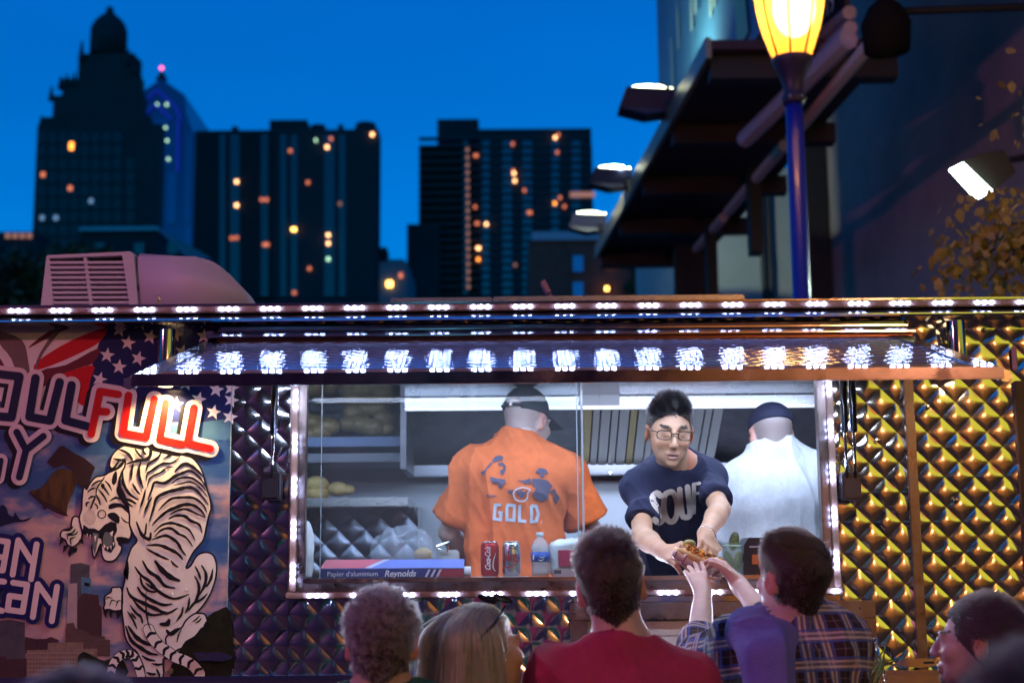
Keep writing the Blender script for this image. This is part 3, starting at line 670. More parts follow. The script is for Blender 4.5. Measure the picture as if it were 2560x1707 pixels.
MB().box(PF(514, 846, 4.9), PF(540, 832, 4.94), bev=.003).obj('end_bracket', M_chrome, truck)
# ---- hatch propped open, seen from above
A0, A1 = P(1407, 845, 4.96), P(1407, 931, 3.98); xl, xr = P(335, 935, 3.98).x, P(2502, 917, 3.98).x
ha = empty('awning_hatch', (0, 4.96, A0.z)); ha.parent = truck; ha.location = ha.location-Vector(truck.location)
hv = (Vector((0, A1.y, A1.z))-Vector((0, A0.y, A0.z))); hl = hv.length; hv.normalize(); hn = EX.cross(hv)
if hn.z < 0: hn = -hn
O = Vector((0, A0.y, A0.z)); hp = lambda x, t, d=0: Vector((x, O.y, O.z))+hv*t+hn*d
def hbox(x0, x1, t0, t1, d0, d1, nm, m, par=ha):
    return MB().prism([hp(x0, t0, d0), hp(x1, t0, d0), hp(x1, t1, d0), hp(x0, t1, d0)], hn*(d1-d0)).obj(nm, m, par)
quilt('quilted_face', hp(xl+.06, .02, .0), EX, hv, hn, xr-xl-.12, hl-.11, .075, .0017, mat('hatch_quilted_steel', (.74, .78, .95), .08, metal=.68, rnoise=.04, nscale=9, bump=.08, bscale=90), ha, res=7)
hbox(xl+.02, xr-.02, .01, hl-.02, -.02, -.004, 'backing', M_dark)
hbox(xl, xl+.06, 0, hl-.001, -.02, .006, 'side_rail', M_steel); hbox(xr-.06, xr, 0, hl-.001, -.02, .006, 'side_rail', M_steel)
hbox(xl+.062, xr-.062, hl-.09, hl-.002, -.018, .004, 'front_strip', M_chrome)
lipz = .034
o = MB().box((xl-.005, A1.y-.012, A1.z-lipz+.004), (xr+.005, A1.y, A1.z+.005), bev=.003).obj('front_lip', mat('lip_steel', (.26, .22, .30), .2, metal=1, noise=.3, nscale=7, rnoise=.1), ha)
for x in (xl-.012, xr+.012): MB().tube([(x, A1.y+.0, A1.z-.02), (x, A1.y+.03, A1.z-.02)], .018, 12).obj('corner_cap', M_steel, ha)
# ---- window frame with LED channels
fr = MB(); yf = YF-.03
fr.box((XfL, yf, zq(1491)), (XL, YF+.02, Zw1), bev=.003); fr.box((XR, yf, zq(1491)), (XfR, YF+.02, Zw1), bev=.003)
fr.box((XL+.0005, yf+.002, zq(1491)), (XR-.0005, YF+.02, zq(1451)), bev=.003)
fr = fr.obj('window_frame', M_frame, truck)
zc0, zc1 = zq(1490, yf), zq(1478, yf)
MB().box((XfL-.004, yf-.014, zc0), (XfR+.004, yf-.001, zc1+.004), bev=.003).obj('light_channel', M_chan, fr)
for px in (736, 2082): x = xq(px, 1200, yf); MB().box((x-.012, yf-.013, zc1+.006), (x+.012, yf-.001, Zw1+.04), bev=.003).obj('light_channel', M_chan, fr)
yl = yf-.02; pts = []
for k in range(13):
    px = 792+109.9*k-(k > 10)*5
    for d in (-19, 0, 19):
        if px+d < 2090: pts.append((xq(px+d, 1484, yl), yl, zq(1484, yl)))
for k in range(5):
    for d in (-18, 0, 18):
        pts.append((xq(736, 1200, yl), yl, zq(994+108.3*k+d, yl))); pts.append((xq(2082, 1200, yl), yl, zq(970+109*k+d, yl)))
pts.append((xq(2082, 1200, yl), yl, zq(1484, yl)))
leds(fr, pts)
for px, py in ((1065, 1465), (800, 1465), (2060, 1465)): MB().ball(P(px, py, yf-.001), .005, 1).obj('screw', M_chrome, fr)
# counter
ct = MB().box((XL+.002, YF-.075, Zw0-.012), (XR-.002, 5.42, Zw0+.002), bev=.003).obj('counter', mat('counter_steel', (.7, .55, .5), .25, metal=1, rnoise=.08), truck)
ZC = Zw0+.002
# glass
M_glass = bpy.data.materials.new('sliding_glass'); M_glass.use_nodes = True; n_ = M_glass.node_tree; n_.nodes.clear()
o_ = n_.nodes.new('ShaderNodeOutputMaterial'); tr = n_.nodes.new('ShaderNodeBsdfTransparent'); gl = n_.nodes.new('ShaderNodeBsdfGlossy'); df = n_.nodes.new('ShaderNodeBsdfDiffuse'); mx = n_.nodes.new('ShaderNodeMixShader'); mx2 = n_.nodes.new('ShaderNodeMixShader')
tr.inputs[0].default_value = (.88, .93, .95, 1); gl.inputs['Roughness'].default_value = .02; mx.inputs[0].default_value = .006; mx2.inputs[0].default_value = .032; df.inputs[0].default_value = (.6, .65, .75, 1)
n_.links.new(tr.outputs[0], mx.inputs[1]); n_.links.new(gl.outputs[0], mx.inputs[2]); n_.links.new(mx.outputs[0], mx2.inputs[1]); n_.links.new(df.outputs[0], mx2.inputs[2]); n_.links.new(mx2.outputs[0], o_.inputs[0])
sg_ = MB().box((xq(770, 1200, 5.03), 5.03, ZC+.001), (xq(1457, 1200, 5.03), 5.034, Zw1+.01)).obj('sliding_glass', M_glass, truck)
M_edge = mat('glass_edge', (.35, .42, .5), .2, spec=.8)
for px, w in ((803, .0016), (1444, .002), (1457, .0035)): x = xq(px, 1200, 5.028); MB().box((x-w, 5.026, ZC+.001), (x+w, 5.0295, Zw1)).obj('glass_edge', M_edge, sg_)
# ---- gas struts
for px, lab in ((681, 0), (2130, 1)):
    st = empty('gas_strut', P(px, 1200, 4.9)); st.parent = truck; st.location = st.location-Vector(truck.location)
    top = hp(P(px, 950, 4.5).x, .42, -.02); k = (0, -1, 1)
    y = 4.93; a = P(px-2, 1205, y); 
    for dx in ((0,) if lab == 0 else (-.015, .015)):
        mid = a.lerp(top, .42)
        MB().tube([a+EX*dx, mid+EX*dx], .0055, 10).obj('rod', M_chrome, st, True)
        MB().tube([mid+EX*dx, top+EX*dx], .0125, 12).obj('cylinder', mat('strut_black', (.01, .01, .012), .22, spec=.8), st, True)
    MB().box(a+Vector((-.035, -.02, -.06)), a+Vector((.03, .065, .035)), bev=.006).obj('bracket', mat('bracket_dark', (.05, .045, .06), .3, metal=.5), st)
# ---- interior
YB = 6.6; XiL, XiR = -1.55, 2.0; ZCe = 2.43
M_wallw = mat('white_wall_panel', (.62, .66, .74), .35, noise=.08, nscale=3, spec=.5)
m_ = MB(); m_.box((XiL, YB, .6), (XiR, YB+.05, ZCe)); m_.obj('back_wall', M_wallw, truck)
m_ = MB(); m_.box((XiL-.05, YF+.06, .6), (XiL, YB, ZCe)); m_.box((XiR, YF+.06, .6), (XiR+.05, YB, ZCe)); m_.obj('end_wall', M_brush, truck)
MB().box((XiL, YF+.062, ZCe), (XiR, YB, ZCe+.03)).obj('ceiling_panel', mat('ceiling_steel', (.55, .55, .6), .12, metal=1), truck)
# extractor hood
yh = 5.95; zh0, zh1 = zq(1025, yh), zq(978, yh); xh0, xh1 = P(1012, 1000, yh).x, XiR-.002
hood = empty('extractor_hood', (0, yh, zh0)); hood.parent = truck; hood.location = Vector((0, yh, zh0))-truck.location
MB().box((xh0, yh, zh0+.018), (xh1, yh+.03, ZCe-.004), bev=.002).obj('front_panel', mat('hood_front_steel', (.78, .8, .85), .28, metal=1, rnoise=.06), hood)
MB().box((xh0, yh-.012, zh0), (xh1, yh+.03, zh0+.016), bev=.004).obj('front_lip', M_steel, hood)
zb_ = zq(1163, 6.5); zbt = zq(1190, 6.5)
M_hoodin = mat('hood_inner_steel', (.16, .15, .17), .42, metal=.85, noise=.3, nscale=9)
MB().prism([(xh0, yh+.03, zh0+.1), (xh0, 6.52, zb_), (xh0, 6.54, zb_), (xh0, yh+.05, zh0+.12)], (xh1-xh0, 0, 0)).obj('inner_slope', M_hoodin, hood)
MB().box((xh0, 6.44, zbt), (xh1, 6.56, zb_), bev=.006).obj('grease_trough', mat('trough_steel', (.3, .3, .34), .35, metal=.9), hood)
MB().box((xh0-.02, yh+.02, zb_-.05), (xh0+.005, 6.56, ZCe-.004)).obj('hood_side', M_hoodin, hood)
for i in range(15):
    px = 1462+22.5*i; x = P(px, 1100, 6.35).x; w = .014 if i % 2 else .02
    p0 = Vector((x, 6.0, zh0+.085)); p1 = Vector((x, 6.47, zb_+.012))
    m1 = (mat('baffle_steel', (.55, .53, .5), .3, metal=1) if i == 0 else m1) if True else None
    MB().prism([p0+Vector((-w, 0, 0)), p0+Vector((w, 0, 0)), p1+Vector((w, 0, 0)), p1+Vector((-w, 0, 0))], (0, -.02, -.02)).obj('baffle', m1 if i % 5 else mat('baffle_brass', (.5, .4, .22), .35, metal=1), hood)
for px in (1472, 1524): MB().box(P(px-25, 1012, yh-.02), P(px+25, 985, yh-.016)).obj('order_card', mat('card_white', (.85, .87, .9), .5), hood)
MB().ball(P(1527, 1182, 6.43), .013, 1).obj('trough_knob', M_chrome, hood)
# shelves at the left, quilted backsplash
sh = empty('wall_shelf', P(885, 1100, 6.2)); sh.parent = truck; sh.location = sh.location-truck.location
xs1 = P(1012, 1100, 6.1).x
MB().box((XiL, 6.1, zq(1112, 6.1)), (xs1, 6.58, zq(1088, 6.1)), bev=.003).obj('shelf_board', mat('shelf_blue_steel', (.12, .17, .32), .5), sh)
MB().box((XiL, 6.12, zq(1150, 6.1)), (xs1, 6.58, zq(1128, 6.1)), bev=.003).obj('shelf_board', mat('shelf_grey', (.16, .16, .2), .5), sh)
MB().box((XiL, 6.5, zq(1080, 6.1)), (xs1, 6.59, ZCe-.005)).obj('shelf_back', mat('shelf_dark', (.05, .05, .07), .5), sh)
MB().box((XiL, 6.05, zq(985, 6.1)), (xs1, 6.12, ZCe-.004)).obj('shelf_valance', mat('valance_dark', (.06, .06, .09), .35, metal=.6), sh)
MB().box((XiL, 6.1, zq(1262, 6.1)), (P(1020, 1250, 6.1).x, 6.55, zq(1240, 6.1)), bev=.003).obj('shelf_board', M_brush, sh)
quilt('quilted_backsplash', (XiL, 6.3, zq(1460, 6.3)), EX, EZ, -EY, P(1045, 1350, 6.3).x-XiL, zq(1265, 6.3)-zq(1460, 6.3), .12, .011, mat('dull_quilted_steel', (.22, .24, .3), .34, metal=1), truck)
MB().box((XiL, 6.31, .6), (P(1045, 1350, 6.3).x, 6.59, zq(1262, 6.3))).obj('base_cabinet', M_brush, truck)
MB().box((P(1046, 1350, 6.2).x, 6.1, 1.35), (XiR, YB, 1.5)).obj('cook_line', M_brush, truck)
ceil_l = MB().box((-.9, 5.18, ZCe-.03), (1.5, 5.28, ZCe-.006)).obj('ceiling_light', mat('tube_diffuser', (1, 1, 1), em=(.78, .86, 1), es=3), truck)
lamp('inside_light_front', 'AREA', (.3, 5.2, ZCe-.04), 17, (.56, .70, 1), 2.2, .12, target=(.3, 5.75, 1.2))
lamp('inside_light_left', 'AREA', (-1.0, 5.6, ZCe-.04), 4, (.5, .68, 1), .5, .3, target=(-.9, 6.1, 1.5))
lamp('inside_light_back', 'AREA', (.7, 6.2, 2.25), 9, (.6, .74, 1), 1.8, .1, target=(.7, 6.4, 1.3))
# light of the sill LED strip, and two added fills hidden under the hatch
lamp('strip_light_sill', 'AREA', ((XL+XR)/2, yl-.03, zq(1484)), 9, (.68, .76, 1), 1.9, .02, target=((XL+XR)/2, 3.6, 1.9))
lamp('hatch_fill_inner', 'AREA', (.17, 4.6, 2.36), 15, (.70, .78, 1), 2.1, .05, target=(.17, 4.8, 1.6))  # added fill over the server and hot dog, without a fitting
lamp('hatch_fill_outer', 'AREA', (.17, 4.06, 2.268), 48, (.60, .70, 1), 2.2, .03, target=(.17, 3.85, 1.7))  # added fill that gives the guests bright rims, without a fitting
#lamp('strip_light_rail', 'AREA', (.2, YR-.04, zr(767)), 1.6, (.68, .76, 1), 4.2, .02, target=(.2, 4.3, 2.2))
# ---- service door below the window, right
dr = empty('service_door', P(1800, 1600, YF)); dr.parent = truck; dr.location = dr.location-truck.location
xd0, xd1 = xq(1426, 1600), xq(2188, 1600); zd1 = zq(1508); w = .058
m_ = MB(); m_.box((xd0, YF-.028, zd1-w), (xd1, YF+.01, zd1), bev=.003); m_.box((xd0, YF-.028, Zb), (xd0+w, YF+.01, zd1-w-.001), bev=.003); m_.box((xd1-w, YF-.028, Zb), (xd1, YF+.01, zd1-w-.001), bev=.003); m_.obj('door_frame', M_frame, dr)
MB().box((xd0+w, YF-.012, zd1-w-.055), (xd1-w, YF+.008, zd1-w-.002), bev=.002).obj('board', M_white, dr)
MB().box((xd0+w, YF-.014, zd1-w-.10), (xd1-w, YF+.008, zd1-w-.057), bev=.002).obj('board', M_white, dr)
m_ = MB(); m_.box((xd0+w, YF-.012, Zb), (xq(1540), YF+.008, zd1-w-.102)); m_.box((xq(1900), YF-.012, Zb), (xd1-w, YF+.008, zd1-w-.102)); m_.obj('board', M_white, dr)
MB().box((xq(1545), YF-.016, zd1-w-.12), (xq(1895), YF+.0, zd1-w-.105), bev=.003).obj('opening_lip', M_brush, dr)
MB().box((xq(1545), YF-.004, Zb), (xq(1895), YF+.012, zd1-w-.12)).obj('dark_opening', M_dark, dr)
MB().box((Xm+.001, YF-.01, zd1+.002), (XfR, YF+.01, Zf)).obj('kick_strip', M_rail, truck)
m_ = MB()
for px, py in ((1436, 1521), (1436, 1532), (1958, 1519), (2105, 1516), (2150, 1519)): m_.ball(P(px, py, YF-.028), .004, 1)
m_.obj('door_rivets', M_dark, dr)
# latches and chain
def latch(pts, nm, slot):
    t = empty('latch', P(pts[0][0], pts[0][1], YF)); t.parent = truck; t.location = t.location-truck.location
    MB().prism([P(x, y, YF-.03) for x, y in pts], (0, .012, 0)).obj('plate', M_chrome, t)
    a, b, c_, d = slot; MB().box(P(a, d, YF-.033), P(c_, b, YF-.0295)).obj('slot', M_dark, t)
latch([(484, 1632), (500, 1628), (520, 1633), (528, 1628), (560, 1631), (582, 1639), (580, 1645), (556, 1652), (525, 1650), (495, 1650)], 'l', (494, 1637, 512, 1642))
latch([(2238, 1656), (2275, 1645), (2330, 1646), (2340, 1650), (2345, 1662), (2300, 1668), (2260, 1666)], 'r', (2310, 1652, 2334, 1658))
m_ = MB()
for k in range(9):
    a = P(2187+3.5*k, 1600+13*k, YF-.04); m_.tube([a+Vector((-.005, 0, .008)), a+Vector((.005, 0, .008)), a+Vector((.005, 0, -.01)), a+Vector((-.005, 0, -.01)), a+Vector((-.005, 0, .008))], .0022, 5)
m_.obj('chain', M_chrome, truck, True)
MB().tube([P(2190, 1592, YF-.03), P(2196, 1640, YF-.045)], .004, 6).obj('chain_pin', M_chrome, truck)
# vent box on the roof behind the rail
vb = empty('roof_vent_box', P(1600, 760, 5.6), label='long low metal vent box on the roof behind the light rail', cat='roof vent')
MB().box((P(1232, 750, 5.6).x, 5.6, Zt+.035), (P(1862, 745, 5.6).x, 6.2, P(1540, 738, 5.6).z), bev=.004).obj('vent_body', M_brush, vb)
MB().box((P(980, 750, 5.7).x, 5.62, Zt+.035), (P(1230, 745, 5.6).x, 6.1, P(1100, 741, 5.6).z), bev=.004).obj('vent_flange', M_brush, vb)
MB().prism([P(1352, 705, 5.9), P(1362, 698, 5.9), P(1378, 728, 5.9), P(1368, 732, 5.9)], (.0, .08, 0)).obj('vent_flap', mat('flap', (.4, .25, .3), .5), vb)
MB().tube([P(1370, 728, 5.94), P(1385, 750, 5.94)], .008, 6).obj('flap_arm', M_frame, vb)
# little finial
fn = empty('brass_finial', P(397, 765, 4.95), label='tiny brass finial standing on the light rail before the air conditioner', cat='finial')
m_ = MB(); c = P(397, 767, 4.93); m_.lathe(c, [(.006, 0), (.006, .005), (.0035, .008), (.003, .018), (.006, .022), (.007, .027), (.004, .033), (.005, .037), (.002, .042)], 12); m_.obj('post', mat('brass', (.8, .55, .2), .2, metal=1), fn, True)
# ---- air conditioner on the roof
M_ac = mat('ac_plastic', (.62, .58, .6), .5, noise=.04, nscale=4, bump=.12, bscale=160)
ac = empty('air_conditioner', P(380, 765, 5.5), label='white plastic air conditioner with louvred grille on the truck roof', cat='air conditioner')
ya = 5.5
outl = [(330, 772), (338, 632), (490, 641), (515, 646), (545, 660), (573, 684), (600, 712), (620, 742), (633, 772)]
m_ = MB(); m_.prism([P(x, y, ya) for x, y in outl], (0, .24, 0)); bmesh.ops.bevel(m_.bm, geom=m_.bm.edges[:], offset=.012, segments=3, affect='EDGES', clamp_overlap=True); m_.obj('cowl', M_ac, ac, True)
grp = [(102, 772), (117, 640), (318, 630), (345, 772)]
d_ = .74
mkk = lambda pts, y, d, nm, m, p=ac: MB().prism([P(a, b, y) for a, b in pts], (0, d, 0)).obj(nm, m, p)
mkk([(106, 772), (121, 644), (316, 636), (341, 772)], ya+.035, .18, 'grille_core', M_dark)
mkk([(101, 774), (116, 641), (123, 641), (135, 774)], ya+.002, .22, 'grille_frame', M_ac)
mkk([(116.5, 646), (118, 638), (316, 629), (317, 638)], ya, .22, 'grille_frame', M_ac)
mkk([(306, 642), (303, 634), (312, 629), (325, 628), (334, 633), (346, 772), (325, 772)], ya-.012, .26, 'grille_frame', M_ac)
mkk([(208, 640), (216, 640), (234, 772), (225, 772)], ya+.004, .1, 'grille_bar', M_ac)
for k in range(10):
    y0 = 653+k*12.5; mkk([(118-k*1.3, y0), (308+k*2, y0-.6), (308+k*2, y0+5.4), (118-k*1.3, y0+6.4)], ya+.001+.0004*k, .05, 'louvre', M_ac)
mkk([(340, 712), (344, 712), (346, 726), (342, 726)], ya-.004, .01, 'cowl_mark', M_dark)
# ---- wall sconces
M_bulb = mat('sconce_bulb', (1, .9, .7), em=(1, .62, .28), es=22)
M_sc = mat('sconce_metal', (.35, .38, .42), .12, metal=1)
def sconce(px, y0, y1, w, lab, e):
    ys = 4.93; a, b = P(px-2, y1, ys), P(px, y0, ys); r_ = w/2/FP*ys; t = empty('wall_lamp', b, label=lab, cat='wall lamp', group='chrome cylinder wall lamps')
    m_ = MB(); m_.lathe((a.x, ys, 0), [(r_*.98, a.z), (r_, a.z+.004), (r_, b.z-.004), (r_*.98, b.z)], 28); me = m_.mesh('cylinder')
    bm = bmesh.new(); bm.from_mesh(me); fs = [f for f in bm.faces if len(f.verts) > 6]; bmesh.ops.delete(bm, geom=fs, context='FACES'); bm.to_mesh(me); bm.free(); link('cylinder', me, M_sc, t, True)
    for z in (a.z+.006, b.z-.02): m_ = MB(); m_.lathe((a.x, ys, z), [(r_*.86, 0), (r_*.86, .003)], 20); m_.obj('bulb', M_bulb, t)
    MB().box((a.x-.012, ys+r_*.9, (a.z+b.z)/2-.03), (a.x+.012, YF, (a.z+b.z)/2+.03)).obj('mount', M_dark, t)
    lamp('sconce_down', 'SPOT', (a.x, ys, a.z-.002), e, (1, .62, .26), .02, target=(a.x+.01, ys+.018, a.z-1), spot=R(145))
    lamp('sconce_up', 'SPOT', (a.x, ys, b.z+.002), e*.25, (1, .6, .25), .02, target=(a.x, ys, b.z+1), spot=R(100))
sconce(416, 825, 966, 42, 'chrome cylinder wall lamp over the painted letters', 32)
sconce(2398, 803, 940, 46, 'chrome cylinder wall lamp over the quilted panel at the right', 8)
# ================================================================ printed mural on the left of the truck
def printmat(n, c, **k): return mat(n, c, rough=.28, spec=.5, coat=.25, **k)
YM = YF-.004
mural = empty('mural_panel', P(280, 1250, YM)); mural.parent = truck; mural.location = mural.location-truck.location
pf = lambda x, y, o: P(x, y, YM-o)
# backing with painted sky
Msky = bpy.data.materials.new('painted_sky'); Msky.use_nodes = True; n_ = Msky.node_tree; b_ = n_.nodes['Principled BSDF']; b_.inputs['Roughness'].default_value = .28; b_.inputs['Coat Weight'].default_value = .25
tc = n_.nodes.new('ShaderNodeTexCoord'); mp = n_.nodes.new('ShaderNodeMapping'); mp.inputs['Scale'].default_value = (1, 1, 2.2); nz = n_.nodes.new('ShaderNodeTexNoise'); nz.inputs['Scale'].default_value = 3.4; nz.inputs['Detail'].default_value = 6; nz.inputs['Roughness'].default_value = .55
cr = n_.nodes.new('ShaderNodeValToRGB'); el = cr.color_ramp.elements; el[0].position = .44; el[0].color = (.035, .10, .27, 1); el[1].position = .64; el[1].color = (.55, .36, .36, 1); e = el.new(.54); e.color = (.13, .19, .36, 1)
sx = n_.nodes.new('ShaderNodeSeparateXYZ'); mr = n_.nodes.new('ShaderNodeMapRange'); mr.inputs[1].default_value = -.45; mr.inputs[2].default_value = .45; mr.inputs[3].default_value = .12; mr.inputs[4].default_value = -.08; ad = n_.nodes.new('ShaderNodeMath')
k = n_.links.new; k(tc.outputs['Object'], mp.inputs[0]); k(mp.outputs[0], nz.inputs[0]); k(tc.outputs['Object'], sx.inputs[0]); k(sx.outputs[2], mr.inputs[0]); k(nz.outputs[0], ad.inputs[0]); k(mr.outputs[0], ad.inputs[1]); k(ad.outputs[0], cr.inputs[0]); k(cr.outputs[0], b_.inputs['Base Color'])
MB().box((-3.4, YM, Zb), (X0-.001, YF+.013, Zt+.01)).obj('painted_sky', Msky, mural)
MB().box((X0-.0005, YM-.003, Zb), (X0+.002, YF, Zt)).obj('vinyl_edge', mat('vinyl_edge', (.3, .4, .45), .3), mural)
Cnavy = printmat('print_navy', (.012, .022, .11)); Cred = printmat('print_red', (.62, .015, .012)); Cwht = printmat('print_white', (.84, .78, .78)); Cblk = printmat('print_black', (.012, .012, .014)); Cmar = printmat('print_maroon', (.16, .025, .03))
Cfold = printmat('print_fold_grey', (.20, .14, .14)); Cdnavy = printmat('print_deep_navy', (.01, .02, .06))
def poly(pts, o, nm, m, k=0): 
    pr = Print(pf); pr.add(polyfill(smooth_line(pts, k, True) if k else pts), o); return pr.obj(nm, m, mural)
z2 = lambda pts: [(x/3.92, 900+y/3.92) for x, y in pts]       # reads off the enlarged views
z1 = lambda pts: [(x/3.36, 600+y/3.36) for x, y in pts]
zA = lambda pts: [(140+x/5.226, 1100+y/5.226) for x, y in pts]
zB = lambda pts: [(140+x/5.226, 1400+y/5.226) for x, y in pts]
zC = lambda pts: [(x/3.921, 1300+y/3.921) for x, y in pts]
# flag
poly([(-60, 790), (277, 790), (250, 850), (232, 905), (216, 985), (205, 1030), (180, 1040), (-60, 990)], .0008, 'flag_field', Cwht)
poly([(277, 790), (250, 850), (232, 905), (216, 985), (208, 1055), (576, 1055), (576, 790)], .0009, 'flag_canton', Cnavy)
# fading of the canton into the sky (lower right)
poly([(440, 1062), (576, 1046), (576, 1100), (400, 1100), (330, 1060)], .0011, 'sky_wash', printmat('wash_blue', (.06, .16, .3), noise=.3, nscale=8))
for i, pts in enumerate(([(95, 902), (180, 850), (266, 819), (255, 848), (225, 870), (150, 905), (90, 925)], [(100, 928), (165, 912), (247, 870), (233, 908), (190, 922), (120, 960), (75, 985)], [(150, 950), (205, 925), (231, 918), (222, 960), (218, 975), (205, 962)],
                         [(140, 940), (232, 912), (226, 950), (214, 1010), (190, 1000), (155, 940)], [(-20, 880), (12, 915), (15, 960), (-20, 960)], [(20, 808), (52, 808), (48, 822)], [(70, 870), (120, 830), (200, 803), (250, 800), (180, 818), (110, 850)])):
    if i == 2: continue
    poly(pts, .0011+.0001*i, 'flag_stripe', (Cred, Cmar, Cred, Cred, Cmar, Cnavy, Cmar)[i], 3)
for i, pts in enumerate(([(0, 830), (55, 850), (70, 900), (75, 950), (60, 990), (30, 900), (0, 860)], [(175, 800), (150, 830), (110, 880), (88, 930), (82, 960), (92, 900), (120, 850), (150, 805)])):
    poly(pts, .0020+.0001*i, 'flag_fold', Cfold, 3)
def star(cx, cy, r, rot, o):
    pts = []
    for k in range(10):
        a = -math.pi/2+rot+k*math.pi/5; q = r if k % 2 == 0 else r*.42; pts.append((cx+q*math.cos(a), cy+q*math.sin(a)))
    pr = Print(pf); pr.add(polyfill(pts), o); pr.obj('star', Cwht, mural)
for i, (x, y) in enumerate(((299, 824), (352, 808), (320, 857), (376, 842), (268, 888), (346, 896), (298, 917), (249, 948), (328, 955), (415, 800), (495, 803), (440, 835), (510, 840), (455, 880), (545, 845), (480, 915), (530, 885), (390, 1000), (440, 1010), (497, 998), (541, 974), (534, 1030), (575, 1042), (578, 970), (466, 958), (300, 1010), (395, 930), (560, 915), (578, 1000))):
    star(x, y, 20 if x < 580 else 12, .2+.12*math.sin(i*3), .0017+.00003*i)
# lettering
def letters(strokes, wi, wo, m, mo, shadow, base, nm='letter', zz=z2, sc=3.92):
    for i, s_ in enumerate(strokes):
        s2_ = smooth_line(s_, 1) if len(s_) < 2 else s_
        rd = []
        for j, p in enumerate(s2_):           # round the inner corners a little
            if 0 < j < len(s2_)-1:
                a, c = Vector(s2_[j-1]), Vector(s2_[j+1]); q = Vector(p); f = min(34, (a-q).length*.4, (c-q).length*.4)
                for t in (0, .33, .67, 1): A = q+(a-q).normalized()*f; C = q+(c-q).normalized()*f; rd.append(tuple((1-t)**2*A+2*t*(1-t)*q+t*t*C))
            else: rd.append(tuple(p))
        pz = zz(rd)
        for kk, (w, mm, off, dx, dy, n1) in enumerate(((wo, shadow, base, -46, 34, 'letter_shadow'), (wo, mo, base+.002, 0, 0, 'letter_outline'), (wi, m, base+.004, 0, 0, nm))):
            if mm is None: continue
            pr = Print(pf); ps = [(x+dx/sc, y+dy/sc) for x, y in zz(s_)]; rad = w/sc/2
            for j in range(len(ps)-1):
                pr.add(ribbon(ps[j:j+2], w/sc, caps=False), off+i*.00015+j*.00004)
            for j, p_ in enumerate(ps): pr.add(polyfill([(p_[0]+rad*math.cos(a), p_[1]+rad*math.sin(a)) for a in np.linspace(0, 2*math.pi, 25)[:-1]]), off+i*.00015+.00002+(j % 2)*.00001-.000001*j)
            pr.obj(n1, mm, mural)
Cpink = printmat('print_letter_white', (.80, .66, .66))
letters([[(-150, 120), (190, 160), (112, 560), (-150, 540)], [(348, 175), (288, 555), (490, 592), (585, 215)], [(702, 245), (640, 590), (865, 650)]], 82, 172, Cdnavy, Cpink, Cblk, .003)
letters([[(1160, 335), (980, 305), (895, 725)], [(955, 500), (1045, 505)], [(1260, 345), (1208, 715), (1432, 755), (1515, 385)], [(1625, 420), (1568, 775), (1785, 825)], [(1900, 470), (1838, 815), (2060, 868)]], 74, 168, Cred, Cpink, Cblk, .004)
letters([[(165, 705), (255, 880), (190, 1145)], [(425, 745), (255, 880)]], 66, 160, Cdnavy, Cpink, Cblk, .005)
letters([[(-60, 1090), (10, 980), (-20, 1150)]], 50, 130, Cdnavy, Cpink, Cblk, .0045)
Cnb = printmat('print_outline_navy', (.012, .018, .12))
letters([[(180, 195), (125, 530)], [(180, 195), (305, 395)], [(360, 235), (305, 575)], [(-60, 190), (78, 210), (28, 490), (-60, 480)], [(-50, 350), (40, 365)]], 58, 145, Cpink, Cnb, None, .0030, zz=zC)
letters([[(130, 610), (268, 630), (222, 895), (75, 875), (95, 738), (240, 758)], [(372, 625), (322, 945)], [(372, 625), (500, 805)], [(560, 650), (508, 985)], [(40, 600), (-60, 590), (-90, 860), (20, 885)]], 58, 145, Cpink, Cnb, None, .0050, zz=zC)
# bird
poly(zC([(-20, -60), (10, -150), (60, -130), (85, -60), (130, -40), (150, -80), (180, -30), (215, -5), (310, -28), (250, 10), (140, 20), (60, 40), (-30, 60)]), .0013, 'bird', Cdnavy, 3)
# bell with yoke
Cbell = printmat('print_bronze', (.08, .045, .018), noise=.7, nscale=16, stretch=(3, 1, .6)); Cyoke = printmat('print_dark_wood', (.035, .02, .02))
poly(z2([(460, 1000), (580, 850), (620, 835), (720, 905), (830, 960), (935, 1050), (900, 1130), (860, 1250), (790, 1240), (740, 1190), (700, 1080), (620, 1030), (530, 1060)]), .0014, 'bell_yoke', Cyoke)
poly(z2([(560, 1070), (620, 1060), (700, 1090), (750, 1160), (740, 1240), (700, 1330), (665, 1420), (655, 1500), (665, 1530), (560, 1500), (440, 1430), (330, 1340), (282, 1285), (380, 1260), (450, 1200), (510, 1120)]), .0016, 'bell', Cbell, 3)
poly(z2([(300, 1290), (420, 1370), (560, 1440), (655, 1500), (663, 1532), (560, 1500), (420, 1425), (290, 1310)]), .0018, 'bell_lip', Cyoke)
poly(z2([(430, 1420), (470, 1440), (445, 1465), (415, 1450)]), .0019, 'bell_clapper', Cyoke)
